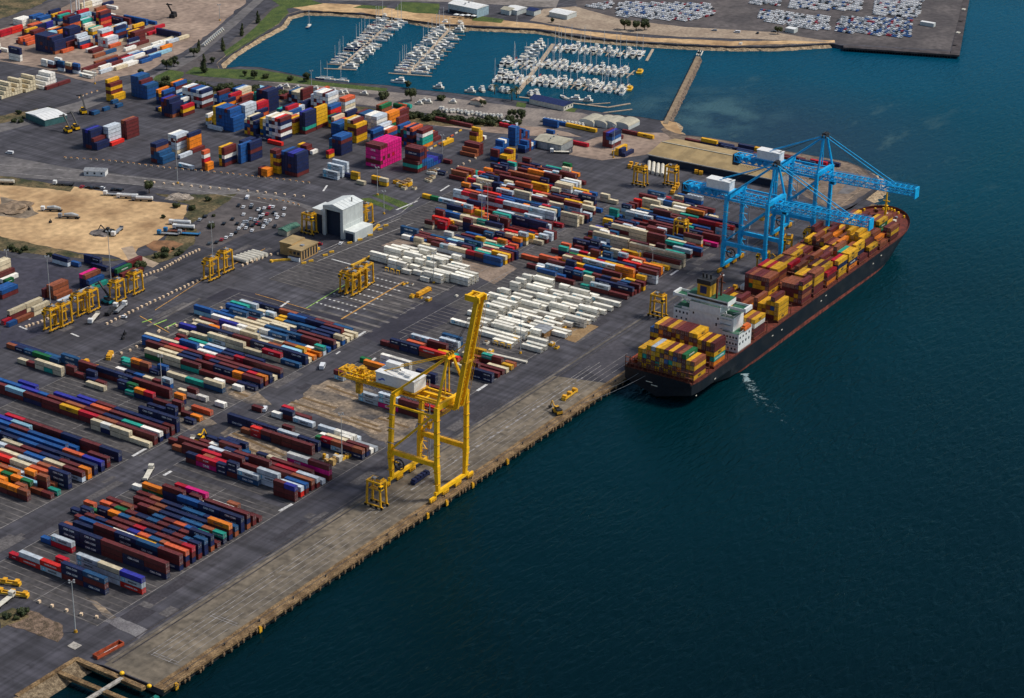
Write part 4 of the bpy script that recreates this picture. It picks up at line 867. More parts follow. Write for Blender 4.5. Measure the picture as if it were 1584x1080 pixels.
for k in range(16):
    a = -1.2+k*.16; x = 841-5*abs(a)**2.2; y = CY+math.copysign(min(abs(a)/1.25, 1)*half(max(min(x, 841.5), 812), 9)*.95, a)
    if k % 2: part(MB().box(x-.5, y-.5, sheer(x, 9)-.2, x+.5, y+.5, sheer(x, 9)+1.3, YEL), 'fairlead', SH)
fw_ = MB(); fw_.bar((822, -8, 10.3), (829, -5.5, 11.8), 2.4, OFFW, 1.6); part(fw_, 'gangway', SH)
sa = MB()
for k in range(9):
    y = -4.5-k*4.5; sa.box(552.4, y-.6, 9.0, 553.2, y+.2, 10.6, BRWN)
for z in (9.7, 10.4): sa.bar((552.2, -2.9, z), (552.2, -42.8, z), .1, BRWN)
for x in range(556, 810, 6): sa.bar((x, -43.3, 9), (x, -43.3, 10.2), .12, BRWN)
for z in (9.6, 10.2): sa.bar((553, -43.3, z), (810, -43.3, z), .1, BRWN)
sa.box(556, -43.3, 2.0, 557, -43.0, 2.4, OFFW); part(sa, 'rail', SH)
for k, (x, z) in enumerate(((575, 4.2), (640, 5), (651, 4.6), (700, 4.8), (706, 6), (770, 4.6), (781, 6.2))): part(MB().box(x, -43.6, z, x+1.6, -43.45, z+.5, OFFW), 'draught_mark', SH)
for k, (y, z) in enumerate(((-17, 4.9), (-20, 3.6))): part(MB().box(551.9, y-3.2, z, 551.98, y+.5, z+.38, OFFW), 'stern_marking', SH)
# mooring lines
for i, (a, b) in enumerate((((536, 1.2, .8), (552.2, -12, 8.2)), ((518, 1.2, .8), (552.2, -16, 7.8)))):
    a = Vector(a); b = Vector(b); l_ = MB(); prev = a
    for k in range(1, 13):
        t = k/12; c = a.lerp(b, t)-Vector((0, 0, 4*t*(1-t)*1.1)); l_.bar(prev, c, .1, GREY); prev = c
    tag(l_.build('mooring_line'), 'pale mooring rope from the quay bollard to the ship stern', 'mooring rope', 'stern mooring ropes')
# wash from the ship's cooling water: a ragged film of foam
fm_ = bpy.data.materials.new('foam'); fm_.use_nodes = True; n_ = fm_.node_tree.nodes; l_ = fm_.node_tree.links; b_ = n_['Principled BSDF']
b_.inputs['Base Color'].default_value = (.30, .42, .44, 1); b_.inputs['Roughness'].default_value = .8
tr_ = n_.new('ShaderNodeBsdfTransparent'); mx_ = n_.new('ShaderNodeMixShader'); uv_ = n_.new('ShaderNodeUVMap'); sp_ = n_.new('ShaderNodeSeparateXYZ'); l_.new(uv_.outputs[0], sp_.inputs[0])
ge_ = n_.new('ShaderNodeNewGeometry'); nz_ = n_.new('ShaderNodeTexNoise'); nz_.inputs['Scale'].default_value = .33; nz_.inputs['Detail'].default_value = 8; nz_.inputs['Roughness'].default_value = .72; l_.new(ge_.outputs['Position'], nz_.inputs['Vector'])
def mth(op, a, b=None):
    q = n_.new('ShaderNodeMath'); q.operation = op
    for i, v in enumerate((a, b)):
        if v is None: continue
        if isinstance(v, (int, float)): q.inputs[i].default_value = v
        else: l_.new(v, q.inputs[i])
    return q.outputs[0]
vv_ = mth('SUBTRACT', mth('MULTIPLY', sp_.outputs['Y'], 2), 1); ed_ = mth('SUBTRACT', 1, mth('POWER', mth('ABSOLUTE', vv_), 1.5))
fade_ = mth('MULTIPLY', ed_, mth('SUBTRACT', 1, mth('POWER', sp_.outputs['X'], .55)))
th_ = mth('SUBTRACT', nz_.outputs['Fac'], mth('SUBTRACT', .68, mth('MULTIPLY', fade_, .36)))
al_ = n_.new('ShaderNodeMapRange'); al_.inputs['From Max'].default_value = .12; al_.inputs['To Max'].default_value = .8; l_.new(th_, al_.inputs['Value'])
l_.new(al_.outputs[0], mx_.inputs[0]); l_.new(tr_.outputs[0], mx_.inputs[1]); l_.new(b_.outputs[0], mx_.inputs[2]); l_.new(mx_.outputs[0], n_['Material Output'].inputs['Surface'])
pth = [G(1152, 578, -2.97), G(1162, 598, -2.97), G(1185, 625, -2.97), G(1220, 655, -2.97), G(1262, 688, -2.97), G(1310, 722, -2.97)]
fb = bmesh.new(); uvl = fb.loops.layers.uv.new('UVMap'); ring = []
for i, p in enumerate(pth):
    d = (pth[min(i+1, 5)]-pth[max(i-1, 0)]).normalized(); nn_ = Vector((-d.y, d.x, 0))*(3.5+1.6*i); ring.append((fb.verts.new(p+nn_), fb.verts.new(p-nn_)))
for i in range(5):
    f = fb.faces.new((ring[i][0], ring[i][1], ring[i+1][1], ring[i+1][0]))
    for lp, uv in zip(f.loops, ((i/5, 0), (i/5, 1), ((i+1)/5, 1), ((i+1)/5, 0))): lp[uvl].uv = uv
fme = bpy.data.meshes.new('foam'); fb.to_mesh(fme); fb.free(); fme.materials.append(fm_); tag(link('foam', fme), kind='stuff')
# ---------------------------------------------------------------- buildings
def shed(name, px_near, L, Wd, H, rh, ang, wall, roof, label, cat='building', ridge='x', doors=(), windows=0, z=0.0, wm=None):
    "gabled building: px_near = bottom near corner in the photograph, L along its x, Wd along its y"
    p = G(*px_near); r = empty(name, (p.x, p.y, z), ang, label, cat)
    part(MB().box(0, 0, 0, L, Wd, H, wall), 'wall', r)
    e = .35; m = MB()
    if ridge == 'x': pr = [(-e, -e, H), (L+e, -e, H), (L+e, Wd+e, H), (-e, Wd+e, H), (-e, Wd/2, H+rh), (L+e, Wd/2, H+rh)]; fs = [(0, 1, 5, 4), (2, 3, 4, 5), (0, 4, 3), (1, 2, 5), (0, 3, 2, 1)]
    else: pr = [(-e, -e, H), (L+e, -e, H), (L+e, Wd+e, H), (-e, Wd+e, H), (L/2, -e, H+rh), (L/2, Wd+e, H+rh)]; fs = [(0, 4, 5, 3), (1, 2, 5, 4), (0, 1, 4), (3, 5, 2), (0, 3, 2, 1)]
    m.add(pr, fs, roof)
    n = max(2, int((L if ridge == 'x' else Wd)/3))
    for k in range(1, n):
        t = k/n
        if ridge == 'x': x = -e+t*(L+2*e); m.bar((x, -e, H+.06), (x, Wd/2, H+rh+.06), .12, roof, .1); m.bar((x, Wd+e, H+.06), (x, Wd/2, H+rh+.06), .12, roof, .1)
        else: y = -e+t*(Wd+2*e); m.bar((-e, y, H+.06), (L/2, y, H+rh+.06), .12, roof, .1); m.bar((L+e, y, H+.06), (L/2, y, H+rh+.06), .12, roof, .1)
    if H > 5:
        for k in range(3): m.box(L*(.2+.3*k), Wd*.48, H+rh*.9, L*(.2+.3*k)+1, Wd*.52, H+rh+.7, GREY)
    part(m, 'roof', r)
    for (side, a, b, h) in doors:
        d = MB()
        if side == 'w': d.box(-.06, a, .05, 0, b, h, wm or DARK)
        else: d.box(a, -.06, .05, b, 0, h, wm or DARK)
        part(d, 'door', r)
    for k in range(windows):
        x = L*(k+.5)/windows; part(MB().box(x-.6, -.08, H*.4, x+.6, 0, H*.4+1.2, GLASS), 'window', r)
    return r
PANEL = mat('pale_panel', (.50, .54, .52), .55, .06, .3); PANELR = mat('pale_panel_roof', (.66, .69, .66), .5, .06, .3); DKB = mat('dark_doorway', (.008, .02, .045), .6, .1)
# workshop
p = G(531, 371); ws = empty('workshop', (p.x, p.y, 0), 0, 'tall pale green-grey workshop with open bay doors for straddle carriers', 'workshop')
b = MB(); L, Wd, H = 20, 15, 19
b.box(0, 0, 0, L, .4, H, PANEL); b.box(0, Wd-.4, 0, L, Wd, H, PANEL); b.box(L-.4, .4, 0, L, Wd-.4, H, PANEL); b.box(0, .4, H-2.2, .4, Wd-.4, H, PANEL); b.box(0, .4, 0, .4, 2.0, H-2.2, PANEL); b.box(0, Wd-1.6, 0, .4, Wd-.4, H-2.2, PANEL)
for k in range(1, 5): b.box(k*4-.1, -.06, 0, k*4+.1, 0, H, PANELR)
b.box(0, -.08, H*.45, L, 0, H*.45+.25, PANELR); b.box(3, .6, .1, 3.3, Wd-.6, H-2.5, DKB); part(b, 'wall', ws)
b = MB(); b.add([(-.3, -.3, H), (L+.3, -.3, H), (L+.3, Wd/2, H+2), (-.3, Wd/2, H+2), (L+.3, Wd+.3, H), (-.3, Wd+.3, H)], [(0, 1, 2, 3), (3, 2, 4, 5), (0, 3, 5), (1, 4, 2)], PANELR); b.box(13, 3, H+.5, 13.5, 3.4, H+3.5, DARK)
for k in range(1, 6): b.bar((k*L/6, -.3, H+.05), (k*L/6, Wd/2, H+2.05), .15, PANEL, .1)
part(b, 'roof', ws)
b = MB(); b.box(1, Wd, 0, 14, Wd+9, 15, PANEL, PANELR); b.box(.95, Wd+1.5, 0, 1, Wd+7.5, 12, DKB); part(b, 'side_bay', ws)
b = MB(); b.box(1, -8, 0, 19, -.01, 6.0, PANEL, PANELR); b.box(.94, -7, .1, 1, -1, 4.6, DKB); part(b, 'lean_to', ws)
# office
p = G(466, 405); of = empty('office_building', (p.x, p.y, 0), R(3), 'tan two-storey office with flat brown roof and dark windows by the yellow barrier rails', 'office')
TANW = mat('tan_wall', (.40, .25, .10), .8, .12, .5)
part(MB().box(0, 0, 0, 17, 9, 6.4, TANW).box(4, 9, 0, 17, 18, 7.2, TANW), 'wall', of)
part(MB().box(-.5, -.5, 6.4, 17.4, 9.4, 6.9, TANR).box(3.6, 9.41, 7.2, 17.4, 18.4, 7.7, TANR).box(6, 3, 6.9, 8, 5, 7.6, GREY), 'roof', of)
for k in range(6): x = 1.2+k*2.7; part(MB().box(x, -.07, .8, x+1.4, 0, 5.8, GLASS), 'window', of)
for k in range(3): y = 1.0+k*2.7; part(MB().box(-.07, y, 3.6, 0, y+1.8, 5.4, GLASS), 'window', of)
part(MB().box(-1.4, .5, 0, -.1, 8.5, 2.4, WHITE, NAVYR), 'porch', of)
shed('green_hut', (444, 366), 13, 7, 3.2, 1.4, 0, CREAMR, mat('green_roof', (.06, .16, .11), .7), 'small hut with a green roof behind the tan office', 'hut')
shed('site_hut', (130, 272), 14, 7, 3.4, 1.1, R(-62), WHITE, GREY, 'small white gatehouse with a grey roof beside the access road', 'gatehouse', windows=3)
cn = shed('maintenance_canopy', (70, 196), 18, 24, 4.6, 1.2, R(-12), mat('teal_wall', (.05, .14, .14), .6), WHITE, 'open shed with a pale roof and teal edge by the upper yard', 'shed')
# long warehouse
p = G(1200, 290); wa = G(1003, 250); dv = (wa-p); Lw = dv.length; a = math.atan2(dv.y, dv.x)
wh = empty('long_warehouse', (p.x, p.y, 0), a, 'long low warehouse with a tan roof by the headland', 'warehouse')
WD = 38
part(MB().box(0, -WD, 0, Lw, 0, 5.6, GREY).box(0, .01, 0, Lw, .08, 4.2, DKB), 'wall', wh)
m = MB(); m.add([(-.5, 1.2, 5.4), (Lw+.5, 1.2, 5.4), (Lw+.5, -WD/2, 8.6), (-.5, -WD/2, 8.6), (Lw+.5, -WD-.6, 5.6), (-.5, -WD-.6, 5.6)], [(1, 0, 3, 2), (2, 3, 5, 4), (0, 5, 3), (1, 2, 4)], TANR); m.box(0, -WD/2-.5, 8.55, Lw, -WD/2+.5, 8.95, CREAMR); m.box(0, 1.2, 5.0, Lw, 1.5, 5.5, GALV)
for k in range(1, 24): x = Lw*k/24; m.bar((x, 1.2, 5.46), (x, -WD/2, 8.66), .14, TANR, .1)
part(m, 'roof', wh)
shed('storage_shed', (868, 236), 16, 21, 5.2, 1.8, R(2), mat('grey_panel_wall', (.28, .30, .30), .6), CREAMR, 'grey steel storage shed with a pale ribbed roof', 'shed', ridge='y', doors=(('w', 3, 8, 4), ('w', 11, 16, 4)), wm=GALV)
for i, (a_, b_) in enumerate(((918, 197), (938, 199), (952, 200), (972, 202))):
    p = G(a_, b_); r = empty('arched_shed', (p.x, p.y, 0), 0, f'cream arched shed, {ORD[i+1]} in the row behind the yellow containers', 'shed', None)
    m = MB(); n = 8; W_ = 12; 
    pts = [(0, W_*.5-W_*.5*math.cos(math.pi*k/n), 2.6+2.2*math.sin(math.pi*k/n)) for k in range(n+1)]
    vs = pts+[(16, y, z) for _, y, z in pts]; m.add(vs, [(k, k+1, n+2+k, n+1+k) for k in range(n)], CREAMR); part(m, 'roof', r)
    part(MB().box(.1, .1, 0, 15.9, W_-.1, 2.6, PANEL).add([(0, y, z) for _, y, z in pts], [tuple(range(n+1))], PANEL).add([(16, y, z) for _, y, z in pts], [tuple(range(n, -1, -1))], PANEL), 'wall', r)
shed('marina_office', (872, 172), 12, 30, 3.6, 2.0, R(-2), OFFW, NAVYR, 'marina office with a navy roof and cream walls', 'office', ridge='y', windows=3)
cl = shed('yacht_club', (738, 28), 16, 30, 7.5, 1.5, R(-3), mat('club_wall', (.30, .42, .48), .5), WHITE, 'large white-roofed yacht club with a glass front on the north shore', 'club house', ridge='y', doors=(('w', 1, 29, 3),), wm=GLASS)
for i, (a_, b_, l_) in enumerate(((706, 27, 'white square parasol on the club terrace, first of four'), (715, 28, 'white square parasol on the club terrace, second of four'), (724, 28, 'white square parasol on the club terrace, third of four'), (733, 29, 'white square parasol on the club terrace, fourth of four'))):
    p = G(a_, b_); r = empty('terrace_parasol', (p.x, p.y, 0), 0, l_, 'parasol', 'club terrace parasols'); part(MB().cyl((0, 0, 0), (0, 0, 3), .1, GREY, 6), 'pole', r); part(MB().add([(-2, -2, 2.6), (2, -2, 2.6), (2, 2, 2.6), (-2, 2, 2.6), (0, 0, 3.4)], [(0, 1, 4), (1, 2, 4), (2, 3, 4), (3, 0, 4)], WHITE), 'canopy', r)
for a_, b_, l_, lb, rf, d in ((788, 24, 10, 'small cream-roofed house beside the yacht club', CREAMR, 9), (800, 24, 14, 'white shed with an open front near the yacht club', WHITE, 12), (826, 25, 10, 'navy-roofed shed on the north shore', NAVYR, 8), (877, 31, 14, 'white ribbed shed with a blue sign on the north shore', WHITE, 18)):
    shed('shore_shed', (a_, b_), l_, d, 4, 1.4, R(-3), PANEL, rf, lb, 'shed', ridge='y')
shed('boat_hut', (745, 164), 6, 9, 3, 1.6, R(10), OFFW, mat('pink_roof', (.45, .30, .22), .8), 'little cream hut in the boat yard', 'hut')
p = G(1228, 52); tag(MB().box(0, 0, 0, 7, 8, 3.4, PANEL, WHITE).build('site_office', loc=(p.x, p.y, 0)), 'white site cabin at the edge of the vehicle yard', 'cabin')
# far wharf
a, b, c_ = G(1305, 70), G(1470, 80), G(1492, -10)
wf = empty('timber_wharf', (0, 0, 0), 0, 'dark timber wharf deck on piles at the far corner of the vehicle yard', 'wharf')
m = MB(); d1 = Vector((-(b-a).normalized().y, (b-a).normalized().x, 0))*-1
dkm = mat('wharf_deck', (.055, .045, .045), .9, .3, .15)
m.prism([tuple(a[:2]), tuple((a+d1*7)[:2]), tuple((b+d1*9)[:2]), tuple(b[:2])], -1.2, .15, dkm); part(m, 'deck', wf)
m = MB(); d2 = (c_-b).normalized(); o2 = Vector((d2.y, -d2.x, 0))
m.prism([tuple((b+d1*9)[:2]), tuple((b+d1*9+o2*7)[:2]), tuple((c_+o2*5)[:2]), tuple(c_[:2])], -1.2, .2, dkm); part(m, 'side_deck', wf)
for k in range(40):
    t = k/39; q = (a+d1*6.6).lerp(b+d1*8.6, t); part(MB().cyl((q.x, q.y, -5), (q.x, q.y, -.9), .35, DARK, 6), 'pile', wf)
for k in range(5):
    q = b.lerp(c_, .1+k*.2); m = MB(); m.box(q.x-1, q.y-1, .2, q.x+1+o2.x*5, q.y+1+o2.y*5, .9, OFFW if k % 2 else dkm); part(m, 'gangway', wf)
p = G(1435, 40); tag(MB().box(-2, -6, .1, 2, 6, 3.2, PANEL, WHITE).build('ticket_cabin', loc=(p.x, p.y, 0)), 'long white cabin on the dark wharf beside the parked cars', 'cabin')
# ---------------------------------------------------------------- lamp posts
def lamppost(px, base, topy, lab, col=GALV, heads=4):
    p = G(px, base); d = (p-CAM).length; h = (base-topy)/FPX*d/math.cos(R(27))
    r = empty('lamp_post', (p.x, p.y, 0), 0, lab, 'lamp post', None)
    part(MB().cyl((0, 0, 0), (0, 0, h), .26, col, 8, .13), 'pole', r); part(MB().cyl((0, 0, 0), (0, 0, 1.1), .8, YELD, 8, .6), 'base', r)
    for k in range(heads):
        a = 2*math.pi*k/heads; m = MB(); m.bar((0, 0, h-.1), (1.3*math.cos(a), 1.3*math.sin(a), h), .1, GREY); m.box(1.3*math.cos(a)-.35, 1.3*math.sin(a)-.35, h-.15, 1.3*math.cos(a)+.35, 1.3*math.sin(a)+.35, h+.2, GREY); part(m, 'lamp_head', r)
    return r
for a in ((117, 978, 900, 'tall lamp post with orange foot by the rough ground near the slip'), (80, 492, 403, 'tall lamp post behind the first parked straddle carriers'), (172, 437, 363, 'tall lamp post behind the third pair of straddle carriers'), (329, 399, 347, 'tall lamp post at the corner of the staff car park'), (251, 608, 553, 'tall lamp post among the rows before the sandy strips'), (529, 711, 642, 'lamp post rising from the pallets beside the yellow crane'), (805, 547, 483, 'lamp post between white refrigerated containers by the quay road'), (671, 438, 394, 'dark lamp post in the inland reefer patch'), (745, 352, 286, 'lamp post in the inland block, nearer of a pair'), (754, 348, 288, 'lamp post in the inland block, farther of a pair'), (988, 406, 390, 'lamp post in front of the beige stack by the blue cranes'), (1009, 412, 387, 'lamp post before the red and grey stack'), (949, 244, 198, 'lamp post with an orange foot by the grey storage shed'), (684, 250, 212, 'lamp post beside the magenta stack'), (275, 284, 222, 'lamp post by the barrier row of the access road'), (594, 331, 298, 'lamp post behind the pale workshop'), (584, 302, 262, 'slim lamp post beside the grass islands'), (13, 425, 390, 'lamp post at the dark depot by the sand lot'), (482, 137, 112, 'slim lamp post in the boat car park'), (340, 32, 10, 'street lamp on the road along the marina lawn'), (147, 130, 112, 'street lamp at the bend of the main road')): lamppost(*a)
# ---------------------------------------------------------------- barriers
bk = MB(); bk.box(-.75, -.35, 0, .75, .35, .5, OFFW); bk.box(-.7, -.25, .5, .7, .25, 1.0, mat('barrier_orange', (.66, .33, .12), .7, .2)); PBK = Proto(bk.build('barrier_block'))
bt = MB(); bt.box(-.55, -.55, 0, .55, .55, 1.1, mat('barrier_cream', (.78, .58, .38), .8, .1)); PBT = Proto(bt.build('concrete_block'))
def row(pts, n, grp, lab, P=None, cat='barrier block', jit=.3):
    W_ = [G(*p) for p in pts]; Ls = [(b-a).length for a, b in zip(W_, W_[1:])]; tot = sum(Ls)
    for k in range(n):
        s = tot*k/max(n-1, 1); i = 0
        while i < len(Ls)-1 and s > Ls[i]: s -= Ls[i]; i += 1
        q = W_[i].lerp(W_[i+1], min(1, s/Ls[i])); d = W_[i+1]-W_[i]
        (P or PBT).place((q.x+random.uniform(-jit, jit), q.y+random.uniform(-jit, jit), .02), math.atan2(d.y, d.x)+random.uniform(-.2, .2), lab, cat, grp)
row([(100, 245), (175, 250), (260, 261), (330, 267), (420, 277), (478, 284)], 40, 'blocks along the near edge of the upper yard', 'orange-topped concrete block along the upper yard edge', PBK)
row([(225, 282), (330, 292), (400, 298), (470, 305)], 18, 'blocks on the median of the access road', 'orange-topped concrete block on the access road median')
row([(165, 502), (215, 478), (268, 453), (318, 430)], 24, 'blocks along the straddle lane', 'cream concrete block along the straddle carrier lane')
row([(215, 430), (250, 418), (285, 398), (308, 388)], 20, 'blocks behind the parked straddle carriers', 'cream concrete block behind the straddle parking line')
row([(375, 412), (410, 398), (420, 395), (490, 388)], 14, 'blocks in front of the white tanks', 'cream concrete block near the row of white tanks')
row([(175, 552), (205, 542), (222, 530), (245, 515)], 8, 'blocks at the head of the stacking rows', 'cream concrete block at the head of the container rows')
row([(246, 513), (290, 500), (325, 487), (352, 473)], 10, 'blocks at the head of the straddle park rows', 'cream concrete block at the head of the next container rows')
row([(640, 372), (652, 358), (668, 345), (690, 332)], 7, 'blocks at the corner of the inland block', 'cream concrete block at the corner of the inland container rows')
row([(61, 932), (86, 940), (107, 947), (124, 951), (150, 956)], 5, 'blocks by the rough ground', 'cream concrete block spaced along the bay edge near the slip')
row([(40, 507), (60, 500), (75, 494)], 7, 'blocks at the foot of the first straddle carrier', 'cream concrete block beside the first parked straddle carrier')
row([(690, 268), (735, 246)], 6, 'blocks beside the teal containers', 'cream concrete block beside the orange and teal containers')
row([(150, 142), (130, 148), (122, 152)], 5, 'blocks by the reach stacker', 'orange-topped concrete block by the reach stacker', PBK)
row([(400, 308), (440, 312), (462, 318)], 8, 'blocks at the end of the staff car park', 'orange-topped concrete block at the staff car park edge', PBK)
YB = mat('barrier_yellow', (.74, .42, .03), .6, .15)
def rail(pts, lab, posts=True):
    m = MB(); W_ = [G(*p) for p in pts]
    for a, b in zip(W_, W_[1:]): m.bar((a.x, a.y, .6), (b.x, b.y, .6), .9, YB, 1.1)
    for p_ in W_: m.box(p_.x-1.1, p_.y-1.1, 0, p_.x+.6, p_.y+.6, 1.3, YB)
    tag(m.build('yellow_barrier'), lab, 'barrier')
rail([(420, 405), (455, 402), (470, 398), (492, 386)], 'yellow guard rail in front of the tan office'); rail([(552, 371), (573, 361), (585, 350)], 'yellow guard rail along the lean-to of the workshop'); rail([(545, 412), (572, 399)], 'short yellow guard rail beside the white stacks')
for i, (a_, b_) in enumerate(((470, 408), (481, 405), (503, 396), (513, 391), (541, 377), (557, 372), (573, 365), (588, 356), (597, 350))):
    p = G(a_, b_); tag(MB().bar((-1.2, .8, .55), (1.2, -.8, .55), .9, YB, 1.1).build('yellow_barrier', loc=(p.x, p.y, 0)), f'short yellow barrier stub, {ORD[i+1]} from the tan office along the kerb', 'barrier', None)
# ---------------------------------------------------------------- vehicles
def car_proto(col, kind='car'):
    m = MB(); L, W_, H = (4.5, 1.8, 1.0) if kind == 'car' else (5.2, 1.95, 1.9)
    body = [(-L/2, .35), (-L/2, .85), (-L/2+.2, 1.0), (L/2-1.1, .95), (L/2-.1, .75), (L/2, .35)] if kind == 'car' else [(-L/2, .35), (-L/2, 1.9), (L/2-1.3, 1.95), (L/2-.6, 1.1), (L/2, .95), (L/2, .35)]
    n = len(body); vs = [(x, -W_/2, z) for x, z in body]+[(x, W_/2, z) for x, z in body]
    m.add(vs, [(i, i+n, (i+1) % n+n, (i+1) % n) for i in range(n)]+[tuple(range(n)), tuple(range(2*n-1, n-1, -1))], col)
    for x in (-L/2+.85, L/2-.9):
        for y in (-W_/2, W_/2): m.cyl((x, y-.1, .34), (x, y+.1, .34), .34, RUBBER, 8)
    r = m.build('parked_car' if kind == 'car' else 'parked_van')
    c = MB()
    if kind == 'car':
        g = [(-L/2+.35, .98), (-L/2+.9, 1.45), (.35, 1.45), (L/2-1.25, .96)]
        vs = [(x, -W_/2+.12, z) for x, z in g]+[(x, W_/2-.12, z) for x, z in g]
        c.add(vs, [(0, 4, 5, 1), (2, 6, 7, 3), (0, 1, 2, 3), (7, 6, 5, 4)], GLASS); c.add([(-L/2+.9, -W_/2+.12, 1.46), (.35, -W_/2+.12, 1.46), (.35, W_/2-.12, 1.46), (-L/2+.9, W_/2-.12, 1.46)], [(0, 1, 2, 3)], col)
        part(c, 'cabin', r)
    else:
        for y in (-W_/2-.02, W_/2): c.box(-L/2+.5, y, 1.15, L/2-1.3, y+.02, 1.7, GLASS)
        c.add([(L/2-1.28, -.85, 1.9), (L/2-.58, -.85, 1.12), (L/2-.58, .85, 1.12), (L/2-1.28, .85, 1.9)], [(0, 1, 2, 3)], GLASS); part(c, 'window', r)
    return Proto(r)
CARC = {'white': mat('car_white', (.72, .73, .74), .3, .03), 'black': mat('car_black', (.012, .012, .015), .3), 'silver': mat('car_silver', (.33, .36, .39), .3, .04), 'blue': mat('car_blue', (.03, .10, .30), .3), 'red': mat('car_red', (.35, .02, .03), .3), 'dark grey': mat('car_grey', (.06, .07, .08), .3)}
CARS = {k: car_proto(v) for k, v in CARC.items()}; VANW = car_proto(CARC['white'], 'van')
# far vehicle yard
lots = ([(960, 4), (1098, 6), (1108, 24), (1060, 34), (948, 26)], [(900, 10), (950, 3), (946, 16), (893, 10)], [(1178, 15), (1284, 27), (1282, 49), (1220, 42), (1170, 30)], [(1222, 0), (1336, 2), (1330, 18), (1218, 14)], [(1300, 26), (1412, 30), (1408, 60), (1290, 50)], [(1356, 0), (1428, 0), (1420, 28), (1348, 24)], [(1160, 0), (1210, 0), (1208, 10), (1156, 7)])
def inside(p, poly):
    c = False
    for i in range(len(poly)):
        a, b = poly[i], poly[i-1]
        if (a.y > p.y) != (b.y > p.y) and p.x < (b.x-a.x)*(p.y-a.y)/(b.y-a.y)+a.x: c = not c
    return c
slots = []
for li, poly in enumerate(lots):
    P = [G(*p) for p in poly]; x0, x1 = min(p.x for p in P), max(p.x for p in P); y0, y1 = min(p.y for p in P), max(p.y for p in P)
    x = x0; kx = 0
    while x < x1:
        y = y0
        while y < y1:
            q = Vector((x, y, 0))
            if inside(q, P) and random.random() < .95: slots.append((q.x, q.y, li))
            y += 2.35
        kx += 1; x += 5.0 if kx % 2 else 6.6
slots.sort(key=lambda s: (Vector((s[0], s[1], 0))-CAM).length)
carrest = MB()
for k, (x, y, li) in enumerate(slots):
    wts = (.72, .04, .14, .05, .02, .03) if li not in (4,) else (.34, .05, .27, .27, .04, .03)
    c = random.choices(list(CARC), wts)[0]; z = R(random.choice((0, 180))+random.uniform(-3, 3))
    if k < 290: CARS[c].place((x+random.uniform(-.12, .12), y+random.uniform(-.06, .06), .05), z, f'new {c} car parked in the dense rows of the far vehicle yard', 'car', 'new cars in the far vehicle yard')
    else:
        m = CARC[c]; carrest.box(x-2.2, y-.9, .35, x+2.2, y+.9, .98, m); carrest.box(x-1.4, y-.78, .98, x+.6, y+.78, 1.42, GLASS, m); carrest.box(x-1.9, y-.8, .05, x+1.9, y+.8, .35, RUBBER)
tag(carrest.build('distant_parked_cars'), kind='stuff')
print('cars', len(slots))
staff = ((383, 307, 'w', 1), (389, 322, 'k', 0), (377, 333, 'w', 0), (360, 340, 'k', 0), (395, 341, 'w', 0), (375, 350, 'w', 0), (381, 354, 'w', 0), (384, 349, 'k', 0), (391, 350, 'k', 0), (396, 346, 'k', 0), (358, 365, 'w', 0), (365, 361, 'k', 0), (350, 369, 'w', 0), (343, 372, 'r', 0), (335, 376, 'k', 0), (324, 378, 'd', 0), (440, 324, 'w', 0), (424, 330, 'k', 0), (397, 341, 's', 0), (404, 338, 'k', 0), (411, 343, 'w', 0), (418, 342, 'w', 0), (402, 348, 'k', 0), (408, 350, 'k', 0), (413, 347, 's', 0), (390, 358, 'w', 0), (318, 336, 'k', 0), (309, 341, 's', 0), (427, 333, 'w', 0), (127, 290, 'r', 0), (137, 291, 'k', 0), (143, 292, 'k', 0), (150, 292, 'k', 0), (157, 292, 'w', 0), (175, 294, 'k', 0), (182, 295, 'k', 0), (188, 295, 'k', 0), (190, 492, 'w', 0), (15, 238, 'w', 1), (493, 379, 'r', 0), (527, 378, 'w', 0), (499, 569, 'w', 1), (410, 635, 'w', 1), (1197, 50, 'd', 0), (1105, 48, 's', 0), (1140, 51, 'w', 1), (1172, 52, 'k', 0))
CN = {'w': 'white', 'k': 'black', 's': 'silver', 'r': 'red', 'd': 'dark grey'}
for i, (a_, b_, c, v) in enumerate(staff):
    p = G(a_, b_); nm_ = CN[c]
    g_ = 'cars in the staff car park' if 300 < a_ < 445 else 'cars along the dirt edge' if a_ < 200 and b_ < 300 else None
    lb = f'{nm_} {"van" if v else "car"} in the staff car park beside the sand lot' if 300 < a_ < 445 and b_ < 380 else f'{nm_} car in the short row below the access road' if a_ < 200 and b_ < 300 else {190: 'white car beside the straddle carrier lane', 15: 'white van alone on the upper yard', 493: 'red and white car outside the tan office', 527: 'white car in the shadow of the workshop', 499: 'white minibus on the road behind the yellow crane', 410: 'white pick-up van beside the red short container', 1197: 'dark car on the far shore track', 1105: 'silver car at the far yard edge', 1140: 'white van on the far shore track', 1172: 'black car on the far shore track beside the tree'}.get(a_, f'{nm_} car')
    (VANW if v else CARS[CN[c]]).place((p.x, p.y, .06), R(28 if 300 < a_ < 445 else random.choice((0, 90))+20 if a_ not in (499, 410) else 28), lb, 'van' if v else 'car', g_, 1.25 if a_ == 499 else None)
rc_ = random.Random(8)
for k in range(26):
    p = G(rc_.uniform(345, 455), rc_.uniform(318, 356)); nm_ = rc_.choice(('white', 'white', 'black', 'silver', 'dark grey', 'red'))
    CARS[nm_].place((p.x, p.y, .06), R(28+rc_.choice((0, 180))), f'{nm_} car in the staff car park beside the sand lot', 'car', 'cars in the staff car park')
